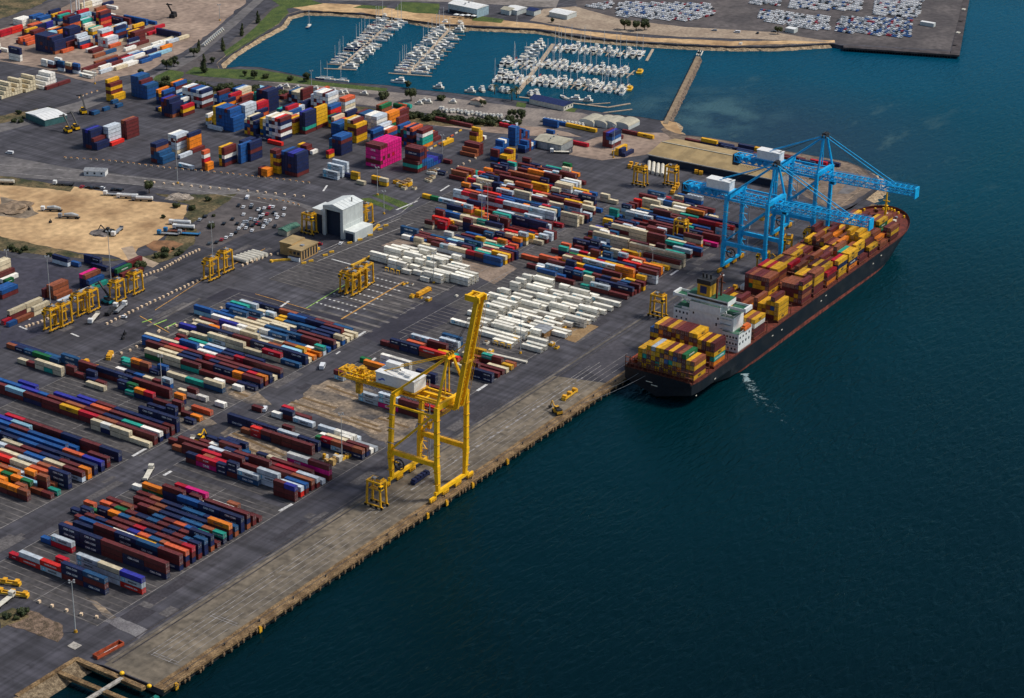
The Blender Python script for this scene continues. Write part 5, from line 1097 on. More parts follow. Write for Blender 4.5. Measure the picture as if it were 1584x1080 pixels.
# trucks, tankers
def truck(px, py, rz, kind, lab, cab=WHITE, load=WHITE, s=1.0):
    p = G(px, py); r = empty('truck' if kind != 'tanker' else 'tank_truck', (p.x, p.y, .05), rz, lab, 'truck')
    c = MB(); c.box(5.2, -1.2, .7, 7.4, 1.2, 3.0, cab); c.add([(7.41, -1.0, 1.9), (7.41, 1.0, 1.9), (7.2, 1.0, 3.0), (7.2, -1.0, 3.0)], [(0, 1, 2, 3)], GLASS); c.box(5.6, -1.23, 1.9, 7.0, -1.2, 2.7, GLASS); part(c, 'cab', r)
    ch = MB(); ch.box(-6, -.9, .8, 5.2, .9, 1.1, DARK); o = part(ch, 'chassis', r)
    for x in (-5, -3.6, 1.5, 6.3):
        for y in (-1.05, 1.05): part(MB().cyl((x, y-.2, .52), (x, y+.2, .52), .52, RUBBER, 10), 'wheel', o)
    t = MB()
    if kind == 'tanker': t.cyl((-6, 0, 2.2), (4.6, 0, 2.2), 1.15, load, 12); t.box(-5, -.3, 3.3, 4, .3, 3.45, GREY)
    elif kind == 'flat': t.box(-6.2, -1.25, 1.1, 4.9, 1.25, 1.3, load); t.box(-6.2, -1.25, 1.3, -6, 1.25, 2.2, load)
    elif kind == 'mixer': t.cyl((-5, 0, 2.0), (-1, 0, 2.6), .8, load, 10, 1.3); t.cyl((-1, 0, 2.6), (3.6, 0, 2.3), 1.3, load, 10, .9)
    part(t, 'tank' if kind == 'tanker' else 'body', r)
    return r
truck(199, 307, R(118), 'tanker', 'white tanker truck on the sand lot, front unit'); truck(222, 311, R(118), 'tanker', 'white tanker trailer truck beside the lone tree', GREY)
truck(82, 327, R(118), 'mixer', 'silver mixer truck on the sand lot', WHITE, GALV); truck(109, 338, R(118), 'mixer', 'silver tank truck beside the mixer on the sand lot', GREY, GALV)
truck(280, 348, R(115), 'tanker', 'white tank trailer at the corner of the sand lot, upper of two', WHITE); truck(286, 355, R(115), 'tanker', 'white tank trailer at the corner of the sand lot, lower of two', WHITE)
truck(272, 360, R(115), 'flat', 'flatbed trailer loaded with brown bars at the sand lot', mat('blue_cab', (.02, .16, .35), .5), BRWN); truck(262, 364, R(115), 'flat', 'long pale flatbed trailer at the sand lot edge', mat('blue_cab', ()), GREY)
truck(294, 364, R(115), 'flat', 'blue covered trailer at the sand lot edge', GREY, mat('blue_cab', ())); truck(100, 287, R(115), 'flat', 'white truck parked below the gatehouse', WHITE, DARK); truck(8, 285, R(118), 'tanker', 'cream tanker by the upper edge of the sand lot', WHITE, OFFW)
truck(295, 688, R(210), 'flat', 'white truck with a tan tray beside the yellow excavator', WHITE, OFFW); truck(229, 737, R(28), 'flat', 'cream truck at the end of the foremost block', OFFW, OFFW); truck(178, 303, R(115), 'flat', 'white cab truck at the sand lot edge', WHITE, GREY)
truck(146, 494, R(205), 'flat', 'white tractor truck parked beside the straddle carrier line', WHITE, OFFW); truck(172, 483, R(20), 'flat', 'white tractor unit near the straddle lane, darker chassis', WHITE, DARK); truck(186, 480, R(20), 'flat', 'white tractor unit nearest the lane blocks', WHITE, GREY); truck(5, 935, R(10), 'flat', 'yellow-green truck at the edge of the bottom bay', OFFW, OFFW)
truck(182, 350+10, R(200), 'flat', 'white truck by the gravel heap on the sand lot', WHITE, GREY); truck(868, 237, R(120), 'flat', 'white truck by the grey storage shed', WHITE, OFFW)
# excavator / loaders / reach stackers
def loader(px, py, rz, lab, body=YEL, s=1.0, big=False):
    p = G(px, py); r = empty('reach_stacker' if big else 'excavator', (p.x, p.y, .05), rz, lab, 'machine'); r.scale = (s, s, s)
    part(MB().box(-2.6, -1.4, .9, 2.4, 1.4, 2.2, body).box(-2.6, -1.2, 2.2, -.6, 1.2, 2.9, DARK), 'body', r)
    part(MB().box(-.4, -.9, 2.2, 1.2, .9, 3.6, DARK, body), 'cab', r)
    m = MB()
    if big: m.bar((-.8, -1.0, 2.8), (5.5, -1.0, 9.5), .7, DARK); m.box(4.8, -1.8, 8.6, 5.4, 1.8, 9.2, DARK)
    else: m.bar((1.6, .2, 2.0), (4.6, .2, 4.6), .45, body); m.bar((4.6, .2, 4.6), (6.4, .2, 1.4), .38, body); m.box(5.9, -.5, .4, 7.0, .9, 1.3, DARK)
    part(m, 'boom', r)
    for x in (-1.7, 1.7):
        for y in (-1.3, 1.3): part(MB().cyl((x, y-.3, .8), (x, y+.3, .8), .8, RUBBER, 10), 'wheel', r)
loader(309, 683, R(10), 'yellow excavator digging beside the white truck'); loader(129, 176, R(60), 'reach stacker with a tall dark mast by the blue container', YEL, 1.3, True); loader(105, 205, R(75), 'yellow stacker beside the pale canopy, nearer of two', YEL, 1.2, True); loader(117, 201, R(75), 'yellow stacker beside the pale canopy, farther of two', YEL, 1.2, True); loader(268, 27, R(200), 'dark reach stacker on the bare dirt yard', DARK, 1.4, True); loader(168, 362, R(100), 'dark loader beside the gravel heap', DARK, 1.1); loader(862, 640, R(60), 'small black and yellow forklift on the quay apron', YELD, 1.1); loader(166, 470, R(90), 'teal mobile crane beside the straddle carriers', mat('teal_machine', (.02, .22, .25), .5), 1.2, True); loader(1208, 408, R(100), 'yellow machine under the blue cranes', YELD, 1.2)
# spreaders, cable drums, pallets and loose gear
def spreader(px, py, rz, lab, m=YB, L=12, z=.05, n=3):
    p = G(px, py); r = empty('lifting_spreader', (p.x, p.y, z), rz, lab, 'spreader')
    part(MB().box(-L/2, -1.2, .6, L/2, -.7, 1.4, m).box(-L/2, .7, .6, L/2, 1.2, 1.4, m).box(-L/2, -1.2, 0, -L/2+.5, 1.2, 1.6, m).box(L/2-.5, -1.2, 0, L/2, 1.2, 1.6, m), 'frame', r)
    for k in range(n): x = -L/2+1.5+k*(L-3)/max(n-1, 1); part(MB().box(x-.9, -1.15, 1.4, x+.9, 1.15, 2.5, PAINT['N'] if m is PAINT['N'] else mat('spreader_orange', (.70, .34, .015), .6, .2)), 'headblock', r)
spreader(881, 613, R(2), 'orange container spreader lying on the quay apron', L=13, n=3); spreader(650, 742, R(2), 'dark blue spreader lying between the yellow crane legs', PAINT['N'], 13, n=5)
spreader(20, 921, R(-70), 'yellow spreader frame at the edge of the bottom bay, nearer', L=14); spreader(8, 903, R(-70), 'yellow spreader frame at the edge of the bottom bay, farther', L=14); spreader(120, 560, R(100), 'orange and white crane gear lying behind the inland rows', mat('gear_orange', (.55, .17, .03), .7), 14); spreader(140, 570, R(100), 'orange dismantled frame beside the yellow box', mat('gear_orange', ()), 10)
spreader(687, 345, R(100), 'stack of yellow spreader frames at the inland block', L=14, n=5); spreader(655, 455, R(0), 'long orange tank lying on the dark tarmac', mat('tank_orange', (.72, .32, .02), .6), 13, n=6); spreader(170, 553, R(30), 'upright yellow box by the head of the rows', L=8, n=3)
spreader(1130, 452, R(0), 'yellow spreader gear on the quay under the blue crane', YELD, 14); spreader(1190, 425, R(0), 'yellow spreader gear beside the ship under the blue crane', YELD, 10)
for i in range(26):
    a_, b_ = random.choice(((0, 0), (1, 0), (0, 1)))
    px, py = random.choice(((752+random.uniform(-25, 40), 548+random.uniform(-25, 8)), (600+random.uniform(0, 110), 465-random.uniform(0, 30)), (530+random.uniform(-10, 40), 700+random.uniform(-18, 18)), (860+random.uniform(-30, 20), 545-random.uniform(0, 40))))
    p = G(px, py); s = random.uniform(.7, 1.7); m = MB(); c = random.choice((YB, YELD, OFFW, CONC, YB)); m.box(-s, -s*.7, 0, s, s*.7, s*.8, c); m.box(-s*.6, -s*.5, s*.8, s*.3, s*.5, s*1.2, random.choice((TIMBER, YELD, OFFW)))
    tag(m.build('lashing_gear_bin', loc=(p.x, p.y, .05)), 'small yellow gear bin beside the reefer racks and lamp posts', 'gear bin', 'loose yellow gear bins in the yard')
def racks(px, py, n, lab, dx=0, dy=4.2):
    for k in range(n):
        p = G(px, py); m = MB(); y = p.y+k*dy; x = p.x+k*dx
        m.bar((x, y, 0), (x, y, 2.4), .25, YB); m.bar((x, y, 2.3), (x, y+2.2, 2.3), .9, YB, .25); m.bar((x, y+2.2, 0), (x, y+2.2, 2.3), .25, YB)
        tag(m.build('reefer_rack'), lab, 'rack', 'yellow reefer plug racks')
racks(790, 540, 3, 'yellow reefer plug rack between white containers'); racks(800, 530, 3, 'yellow reefer plug rack between white containers', 4, 3); racks(823, 522, 2, 'yellow reefer plug rack between white containers'); racks(690, 432, 3, 'yellow reefer plug rack between white containers', 3, 3); racks(700, 408, 3, 'yellow reefer plug rack between white containers', 4, 0); racks(618, 425, 3, 'yellow reefer plug rack between white containers', 0, 4)
# pallets by the yellow crane lamp, timber hut in reefer block, red white tape, crates
p = G(516, 712); r = empty('pallet_pile', (p.x, p.y, .05), 0, 'pile of yellow timber pallets beside the lamp post near the yellow crane', 'pallets')
for k in range(12): x = random.uniform(-6, 12); y = random.uniform(-4, 5); h = random.uniform(.8, 3); part(MB().box(x, y, 0, x+random.uniform(1.2, 3), y+random.uniform(1.2, 3), h, random.choice((YELD, mat('pallet_wood', (.48, .31, .11), .9, .25), OFFW))), 'pallet', r)
shed('timber_hut', (842, 525), 9, 9, 3.6, .6, 0, mat('hut_wood', (.24, .13, .05), .9, .25), GREY, 'small timber hut with a grey roof among the white containers', 'hut')
tag(MB().bar((*G(742, 545)[:2], .6), (*G(815, 562)[:2], .6), 1.8, OFFW, .9).build('stacked_beam'), 'long pale lattice beam lying by the orange pallets', 'beam')
for i, (a_, b_) in enumerate(((383, 408), (389, 406), (395, 404), (401, 402), (407, 400), (413, 398))):
    p = G(a_, b_); r = empty('white_tank', (p.x, p.y, 0), 0, f'long white tank on the ground, {ORD[i+1]} of the row beside the office', 'tank', None); part(MB().cyl((0, 0, 1.4), (0, 11, 1.4), 1.3, OFFW, 12), 'shell', r); part(MB().box(-1, 1, 0, 1, 2, .5, GREY).box(-1, 9, 0, 1, 10, .5, GREY), 'cradle', r)
for i, (a_, b_) in enumerate(((1003, 268), (1010, 270), (1017, 272), (1024, 273), (1031, 275))):
    p = G(a_, b_); r = empty('white_tube', (p.x, p.y, 0), R(28), f'long white tube beside the warehouse, {ORD[i+1]} in the row', 'tube', None); part(MB().cyl((0, 0, 1.2), (20, 0, 1.2), 1.2, OFFW, 12), 'shell', r)
for i, (a_, b_) in enumerate(((975, 258), (984, 260), (992, 262), (1047, 291), (1041, 298), (1085, 268), (1078, 266))):
    spreader(a_, b_, R(20), f'yellow spreader lying near the long warehouse, {ORD[i+1]} along', YELD, 9, n=2)
for i, (x0, y0, n, mx) in enumerate(((668, 266, 5, PAINT['W']), (672, 280, 4, PAINT['E']), (630, 288, 5, PAINT['E']), (625, 284, 3, PAINT['Y']))):
    for k in range(n):
        p = G(x0+random.uniform(-12, 12), y0+random.uniform(-5, 5)); s = random.uniform(1, 2.2)
        tag(MB().box(-s, -s, 0, s, s, s*1.1, mx).box(-s*.4, -s*.8, s*1.1, s*.7, s*.6, s*1.5, TIMBER).build('crate', loc=(p.x, p.y, .04)), 'loose pale crate by the low orange and teal containers', 'crate', 'loose crates at the edge of the upper yard')
red = G(660, 235); red2 = G(712, 203)
for k in range(9):
    q = red.lerp(red2, k/8); tag(MB().box(-1.6, -.3, 0, 1.6, .3, .9, (PAINT['Q'], OFFW, YB)[k % 3]).build('plastic_barrier', loc=(q.x, q.y, .05)), 'red and yellow plastic barrier in the diagonal line by the teal row', 'barrier', 'plastic barriers in the diagonal line')
p = G(20, 322); tag(MB().blob((0, 0, 0), 11, mat('gravel_heap', (.24, .17, .11), .95, .3, .3, bump=.8), 3, 3, .22, .5).build('gravel_heap', loc=(p.x, p.y, 0)), 'low brown gravel heap on the sand lot', 'heap')
p = G(155, 361); tag(MB().blob((0, 0, 0), 6, mat('grey_heap', (.15, .13, .12), .95, .3, .4, bump=.8), 5, 3, .25, .5).build('gravel_heap', loc=(p.x, p.y, 0)), 'grey gravel heap beside the loader', 'heap')
p = G(278, 306); tag(MB().blob((0, 0, 0), 7, mat('rubble', (.30, .25, .20), .95, .4, .6, bump=1), 9, 3, .22, .6).build('rubble_heap', loc=(p.x, p.y, 0)), 'pale rubble heap in the scrub beside the sand lot', 'heap')
for i, (a_, b_) in enumerate(((190, 525), (193, 518), (45, 325), (78, 345))):
    p = G(a_, b_); m = MB(); m.box(-.8, -.6, 0, .8, .6, 1.4, DARK).cyl((0, 0, 1.4), (0, 0, 2.6), .3, DARK); tag(m.build('generator', loc=(p.x, p.y, .05)), ('small dark generator on the open tarmac, larger' if i == 0 else 'small dark generator on the open tarmac, smaller' if i == 1 else 'dark drum near the gravel heap' if i == 2 else 'dark drum by the silver tank trucks'), 'generator')
# white portal frame in the far depot
p = G(119, 22); r = empty('portal_crane', (p.x, p.y, 0), 0, 'white portal frame standing in the far container depot', 'gantry')
for x in (0, 9):
    for y in (0, 6): part(MB().box(x, y, 0, x+.8, y+.8, 13, WHITE), 'leg', r)
part(MB().box(0, 0, 13, 9.8, 6.8, 14, WHITE), 'top_beam', r)
YARD = """246 67.4 0 4 010015 7,246 79.8 0 4 000101 7,246 92.2 0 4 1214 3,246 104.6 0 4 1412 3,246 117 0 2 11 1,255 55 0 4 141203 7
255 67.4 0 4 121205 3,255 79.8 0 4 121212 3,255 98.4 0 2 11 1,264 103.6 0 4 1112 3,264 116 0 2 02 1,270 55 0 4 010000 7
270 67.4 0 4 010100 7,270 79.8 0 4 000000 7,270 92.2 0 4 010101 7,270 104.6 0 4 010101 3,278.5 55 0 4 010000 3,278.5 67.4 0 4 010115 3
278.5 79.8 0 4 010101 3,278.5 92.2 0 4 000000 1,278.5 104.6 0 4 0101 1,278.5 117 0 2 17 0,282.6 55 0 4 000116 1,282.6 67.4 0 2 0115 0
282.6 73.7 0 4 0109 0,282.6 86.1 0 4 0104 0,282.6 98.5 0 2 0115 0,282.6 104.8 0 4 0202 1,286.6 55 0 2 010011 1,286.6 61.3 0 2 000000 1
286.6 67.6 0 2 0017 0,286.6 73.8 0 2 0115 1,286.6 80.1 0 2 0016 1,286.6 86.4 0 2 0103 1,286.6 92.7 0 2 0000 1,286.6 99 0 2 0000 1
286.6 105.2 0 2 0101 1,286.6 111.5 0 2 0000 1,286.6 117.8 0 2 00 0,290.6 55 0 2 000101 1,290.6 61.3 0 2 0115 0,290.6 67.6 0 2 0000 0
290.6 73.8 0 2 0100 1,290.6 80.1 0 2 0001 1,290.6 86.4 0 2 0011 1,290.6 92.7 0 2 0000 1,290.6 99 0 2 0000 1,290.6 111.4 0 2 17 0
290.6 117.7 0 2 0101 1,290.6 124 0 2 01 1,294.7 55 0 2 010115 1,294.7 61.3 0 2 0115 0,294.7 67.6 0 2 0100 1,294.7 73.8 0 2 0001 1
294.7 80.1 0 2 1100 1,294.7 86.4 0 2 0000 1,294.7 92.7 0 2 0017 1,294.7 99 0 2 1515 1,294.7 105.2 0 2 0108 1,294.7 111.5 0 2 0101 1
294.7 117.8 0 2 06 0,298.8 55 0 4 170101 1,298.8 67.4 0 2 0000 1,298.8 73.7 0 2 0001 1,298.8 80 0 2 0000 1,298.8 86.2 0 2 0115 1
298.8 92.5 0 2 0101 1,298.8 98.8 0 2 0000 1,298.8 105.1 0 2 0006 1,298.8 111.4 0 2 00 0,298.8 123.9 0 2 16 1,302.8 55 0 2 00 1
302.8 61.3 0 2 0107 0,302.8 67.6 0 2 0102 0,302.8 73.8 0 2 0116 1,302.8 80.1 0 2 0100 1,302.8 86.4 0 2 0115 1,302.8 92.7 0 2 01 0
302.8 99 0 2 01 0,302.8 105.2 0 2 0017 1,302.8 111.5 0 2 00 0,302.8 117.8 0 2 16 1,306.9 55 0 2 0107 3,306.9 61.3 0 2 0017 1
306.9 67.6 0 4 0115 1,306.9 80 0 2 0101 1,306.9 86.2 0 2 0001 1,306.9 92.5 0 2 0017 1,306.9 98.8 0 2 0000 1,306.9 105.1 0 2 00 0
306.9 111.4 0 2 00 0,306.9 117.7 0 2 00 1,310.9 55 0 4 010008 1,310.9 67.4 0 4 0101 1,310.9 79.8 0 2 0101 1,310.9 86.1 0 2 0101 1
310.9 92.4 0 2 0017 1,310.9 98.7 0 2 0000 1,310.9 104.9 0 2 0000 1,314.9 55 0 2 1715 1,314.9 61.3 0 4 0101 0,314.9 73.7 0 4 0115 1
314.9 86.1 0 2 0101 1,314.9 92.4 0 2 0001 1,314.9 98.7 0 2 0017 1,314.9 104.9 0 2 00 0,319 55 0 4 010101 1,319 67.4 0 4 010101 1
319 79.8 0 4 010102 1,319 104.2 0 2 00 0,319 110.5 0 2 00 1,323.1 55 0 4 170100 1,323.1 67.4 0 4 010000 1,323.1 79.8 0 4 0101 0
323.1 92.2 0 4 010100 1,323.1 104.6 0 4 0608 1,323.1 117 0 2 04 1,327.1 55 0 2 0000 1,327.1 61.3 0 2 0000 0,327.1 67.6 0 4 0404 0
327.1 80 0 2 04 0,327.1 86.2 0 2 0900 1,327.1 92.5 0 4 01 0,327.1 104.9 0 4 01 0,331.1 55 0 2 00 1,331.1 67.3 0 2 0017 1
331.1 73.6 0 2 01 0,331.1 85.8 0 4 0010 1,331.1 98.2 0 2 1111 1,355.4 54 0 2 000003 7,355.4 60.3 0 2 000000 7,358 77.7 0 4 1512 3
358 90.1 0 2 000101 7,358 96.4 0 2 0101 3,358 102.7 0 4 1011 3,358 115.1 0 2 0001 3,360.5 54.5 0 4 1412 0,360.5 67.9 0 4 121212 1
360.5 94.3 0 4 0011 0,360.5 106.7 0 2 0017 0,364 54.5 0 2 0002 1,364 60.8 0 2 0102 1,364 67.1 0 4 12 0,364 79.5 0 4 0000 1
364 91.9 0 4 000000 1,364 104.3 0 4 1111 1,364 116.7 0 4 0000 1,364 129.1 0 2 17 1,368.3 54.5 0 4 0017 1,368.3 66.9 0 4 0000 1
368.3 79.3 0 4 000000 1,368.3 91.7 0 4 0101 0,368.3 104.1 0 4 0512 0,368.3 116.5 0 4 0000 1,368.3 129 0 2 0000 1,368.3 135.2 0 2 00 1
371.6 54 0 4 0012 1,371.6 66.4 0 4 0011 1,371.6 78.8 0 4 0000 0,371.6 91.2 0 4 0000 0,371.6 103.6 0 2 0101 0,371.6 109.9 0 2 04 0
375.7 54 0 2 12 0,375.7 60.3 0 4 0000 1,375.7 72.7 0 4 0000 1,375.7 85.1 0 4 05 0,375.7 97.5 0 2 01 0,375.7 103.8 0 4 0000 1
375.7 116.2 0 2 04 0,375.7 122.5 0 2 00 0,380.6 54 0 4 001000 3,380.6 66.4 0 4 001004 1,380.6 78.8 0 4 05 0,380.6 91.2 0 2 01 1
380.6 103.5 0 2 1501 1,380.6 109.8 0 2 0101 0,380.6 116.1 0 2 01 0,380.6 122.3 0 2 01 1,406.8 54.5 0 2 0117 3,406.8 60.8 0 2 0100 3
406.8 67.1 0 2 1217 3,406.8 73.3 0 2 0111 1,410.3 54.5 0 4 0100 1,410.3 66.9 0 4 0405 0,410.3 79.3 0 2 06 0,413.8 54.5 0 4 04 0
413.8 66.9 0 2 1604 1,413.8 73.2 0 4 04 0,416.5 54 0 4 18 0,416.5 66.4 0 4 1204 1,420.5 67 0 4 12 0,420.5 79.4 0 4 12 1
396.8 76.7 0 4 0000 3,396.8 89.1 0 2 0000 3,396.8 95.4 0 2 0000 3,396.8 101.7 0 2 0100 3,396.8 108 0 2 1114 3,396.8 114.2 0 2 17 1
401.3 76.5 0 2 0101 1,401.3 82.8 0 2 1501 1,401.3 89.1 0 4 1212 1,401.3 101.5 0 2 0701 1,401.3 107.8 0 4 0101 1,401.3 120.2 0 4 0101 1
410.8 100 0 2 00 1,420.6 94.9 0 4 12 1,420.6 107.3 0 2 0001 3,424.4 100 0 4 00 0,424.4 112.4 0 2 01 0,427.7 113.9 0 2 11 0
419.5 113.7 0 2 04 1,419.5 126.2 0 2 00 1,378.2 100.3 0 2 15 0,378.2 106.6 0 2 0101 0,378.2 112.9 0 2 0101 0,358.9 145 0 2 05 1
358.9 151.3 0 2 05 1,358.9 157.6 0 2 0505 3,358.9 163.8 0 2 0505 1,358.9 170.1 0 2 0104 1,358.9 176.4 0 2 0505 1,362.8 145 0 4 0000 1
362.8 157.4 0 4 0000 1,362.8 169.8 0 4 0017 1,362.8 182.2 0 4 0011 1,362.8 194.6 0 4 0009 1,362.8 207 0 4 0000 1,362.8 219.5 0 4 0100 1
362.8 231.9 0 4 0013 1,362.8 244.3 0 4 0000 0,362.8 256.7 0 4 0000 0,366.7 145 0 4 0104 1,366.7 157.4 0 4 0007 1,366.7 169.8 0 4 0101 1
366.7 182.2 0 4 0000 1,366.7 194.6 0 4 0017 0,366.7 207 0 4 0000 0,366.7 219.5 0 2 0002 0,366.7 225.7 0 4 0003 0,366.7 238.1 0 4 0002 0
366.7 250.6 0 4 0002 0,371.2 145 0 4 0100 1,371.2 157.4 0 4 0000 1,371.2 169.8 0 4 0000 1,371.2 182.2 0 4 0016 1,371.2 194.6 0 4 0103 1
371.2 207 0 4 0103 1,371.2 231.5 0 4 0003 1,375 145 0 2 0000 1,375 151.3 0 2 0101 0,375 157.6 0 4 0001 1,375 170 0 4 0001 0
375 182.4 0 4 0000 0,375 194.8 0 4 0303 0,378.7 145 0 4 010101 1,378.7 157.4 0 4 010101 1,390 144.4 0 2 01 1,394.6 144.3 0 2 08 1
394.6 150.6 0 2 00 1,397.7 158.8 0 2 0000 1,397.7 165.1 0 4 00 1,397.7 177.5 0 2 0111 1,397.7 183.8 0 2 0108 1,397.7 190.1 0 2 07 1
397.7 210.3 0 2 00 1,397.7 216.6 0 2 01 0,391.9 157.7 0 2 0101 1,391.9 164 0 2 01 1,391.9 170.3 0 2 01 1,406.1 174.1 0 4 0000 3
406.1 186.5 0 4 0000 1,406.1 198.9 0 4 0001 1,406.1 211.3 0 4 0001 1,406.1 223.7 0 4 0000 1,400.4 191.3 0 2 0106 1,400.4 197.6 0 2 0101 1
393.8 206.8 0 2 05 1,393.8 213.1 0 2 05 1,400.4 219 0 2 0101 1,398.7 225.3 0 2 00 1,398.7 231.6 0 2 0000 1,404.6 163.6 0 2 0108 1
402.5 144.4 0 4 16 1,413.1 144.5 0 2 04 1,413.5 156.6 0 2 04 1,413.5 162.9 0 2 0400 1,413.5 169.2 0 2 05 0,426.1 156.7 0 4 1505 3
426.1 169.1 0 4 07 1,426.1 181.5 0 4 05 1,426.1 193.9 0 2 0102 1,426.1 200.2 0 2 01 0,426.1 206.5 0 2 01 0,426.1 212.8 0 2 17 0
426.1 219 0 2 07 0,415 181.3 0 2 0212 1,415 187.6 0 2 00 0,415 193.9 0 2 05 1,415 200.1 0 2 02 1,415 206.4 0 2 01 1
415 212.7 0 2 04 0,423.7 197.4 0 2 01 1,423.7 203.7 0 2 0017 1,423.7 210 0 2 0008 1,423.7 216.2 0 2 07 1,407.7 237.4 0 4 1515 1
407.7 249.8 0 4 15 0,407.7 262.2 0 4 01 0,407.7 274.6 0 4 01 0,405.3 249.5 0 2 15 1,405.3 255.8 0 4 06 1,405.3 268.2 0 2 15 1
405.3 274.5 0 2 01 1,405.3 280.7 0 2 17 1,394.8 236.9 0 2 0505 3,394.8 243.2 0 2 0705 1,394.8 249.5 0 2 0505 1,394.8 255.7 0 2 00 1
394.8 262 0 2 05 1,433 150 0 2 04 1,433 162.5 0 2 04 0,437.3 144.5 0 2 01 1,437.3 150.8 0 2 01 1,437.3 157.1 0 4 00 1
437.3 169.5 0 4 00 1,437.3 181.9 0 4 0700 1,437.3 194.3 0 4 0505 1,437.3 206.7 0 4 0605 1,441.4 144.5 0 4 0100 1,441.4 156.9 0 2 0808 1
441.4 163.2 0 2 0101 1,441.4 169.5 0 2 0101 1,441.4 175.8 0 4 0000 1,441.4 188.2 0 4 0001 0,441.4 200.6 0 4 0505 0,445.3 144.5 0 2 0008 1
445.3 150.8 0 2 0011 0,445.3 157.1 0 2 0601 0,445.3 163.3 0 4 0000 0,445.3 175.8 0 2 0001 0,445.3 182 0 2 04 0,445.3 188.3 0 4 0001 0
445.3 200.7 0 4 0017 0,445.3 213.1 0 4 0000 1,448.9 144.5 0 4 0101 1,448.9 156.9 0 4 0000 0,448.9 169.3 0 4 0000 0,448.9 181.7 0 2 0111 1
448.9 188 0 4 0000 0,448.9 200.4 0 4 1111 0,448.9 212.8 0 2 0800 0,448.9 219.1 0 4 0202 0,452.6 144.5 0 2 05 0,452.6 150.8 0 4 04 0
452.6 163.2 0 4 01 0,452.6 175.6 0 4 00 0,452.6 188 0 4 04 0,452.6 200.4 0 2 00 0,452.6 206.7 0 4 02 0,456.7 144 0 4 0100 1
456.7 156.4 0 4 0000 1,456.7 168.8 0 2 1111 1,456.7 175.1 0 4 00 0,456.7 187.5 0 4 04 0,456.7 199.9 0 4 0202 1,456.7 212.3 0 4 05 0
456.7 224.7 0 4 05 0,461 150.2 0 4 00 0,461 162.6 0 4 01 0,461 175 0 4 01 0,461 187.4 0 4 02 0,461 199.8 0 2 04 0
472 144 0 4 15 1,472 156.4 0 4 0511 1,472 168.8 0 4 05 1,472 181.2 0 4 0505 1,472 193.6 0 4 1205 1,472 206 0 4 05 1
477.5 144 0 4 0101 1,477.5 156.4 0 4 0101 1,477.5 168.8 0 4 0101 1,477.5 181.2 0 4 0000 1,477.5 193.6 0 4 0101 1,477.5 206 0 4 0101 1
477.5 218.5 0 4 03 1,480.3 144 0 2 05 0,480.3 150.3 0 4 0113 0,480.3 162.7 0 4 05 0,480.3 175.1 0 2 06 0,480.3 181.4 0 4 05 0
480.3 193.8 0 4 05 0,480.3 206.2 0 2 0808 0,484.3 144 0 2 08 1,484.3 150.3 0 2 0809 1,484.3 156.6 0 2 17 0,484.3 162.8 0 4 17 0
484.3 175.2 0 2 05 0,484.3 181.5 0 4 0505 1,484.3 193.9 0 4 0404 1,489.3 144 0 2 08 1,489.3 150.3 0 2 08 0,489.3 156.6 0 4 17 0
489.3 169 0 2 05 0,489.3 175.2 0 4 12 0,489.3 187.7 0 2 0505 1,489.3 193.9 0 2 0504 0,489.3 200.2 0 4 0303 1,491.9 143.5 0 2 1207 1
491.9 149.8 0 2 04 0,491.9 156.1 0 4 15 0,491.9 168.5 0 4 1515 1,491.9 180.9 0 2 0504 1,491.9 187.2 0 2 02 0,491.9 193.4 0 2 16 0
491.9 199.7 0 4 00 0,496.8 144 0 2 02 0,496.8 150.3 0 4 0000 1,496.8 162.7 0 4 0115 1,496.8 175.1 0 4 0115 0,496.8 187.5 0 4 05 0
496.8 199.9 0 4 05 0,496.8 212.3 0 4 04 0,496.8 224.7 0 4 1302 1,501.2 144 0 4 0100 1,501.2 156.4 0 4 0000 0,501.2 168.8 0 2 05 0
501.2 175.1 0 4 0105 0,501.2 187.5 0 4 05 0,501.2 199.9 0 4 05 0,501.2 212.3 0 4 02 0,501.2 224.7 0 4 02 0,504.5 144 0 2 05 0
504.5 150.3 0 4 0101 0,504.5 162.7 0 4 01 0,504.5 175.1 0 4 01 0,504.5 187.5 0 4 05 0,504.5 199.9 0 2 00 0,504.5 206.2 0 4 1315 1
504.5 218.6 0 2 02 0,508.5 143.6 0 2 0205 1,508.5 149.9 0 4 0101 0,508.5 162.3 0 4 1515 1,508.5 174.7 0 4 05 0,508.5 187.1 0 4 05 0
508.5 199.5 0 4 1315 1,508.5 211.9 0 4 0102 0,512.5 143.6 0 2 05 0,512.5 149.9 0 4 0001 0,512.5 162.3 0 4 00 0,512.5 174.7 0 4 15 0
512.5 187.1 0 2 09 0,512.5 193.4 0 2 0212 1,516.5 144 0 2 05 0,516.5 150.3 0 4 0000 0,516.5 162.7 0 4 0101 1,516.5 175.1 0 4 0102 1
516.5 187.5 0 2 09 0,520.5 144 0 4 05 0,520.5 156.4 0 2 05 0,520.5 162.7 0 2 05 0,520.5 169 0 4 00 0,520.5 181.4 0 2 17 0
524 150 0 4 15 0,524 162.4 0 4 00 0,524 174.8 0 4 01 0,524 187.2 0 4 17 0,524 199.6 0 4 01 1,524 212 0 2 01 0
287.2 153.4 0 2 0017 3,287.2 159.7 0 2 0008 3,287.2 166 0 2 0008 1,287.2 172.2 0 2 0608 0,287.2 178.5 0 2 0608 0,287.2 184.8 0 2 0608 0
290.3 158 0 2 0017 1,290.3 164.3 0 2 06 0,290.3 170.6 0 2 0608 0,290.3 176.8 0 2 0008 0,290.3 183.1 0 2 0608 0,290.3 189.4 0 2 0600 0
294.8 146.4 0 2 00 1,294.8 152.7 0 2 17 1,294.8 159 0 2 1706 1,294.8 165.2 0 2 0008 1,294.8 171.5 0 2 0606 1,294.8 177.8 0 2 0808 0
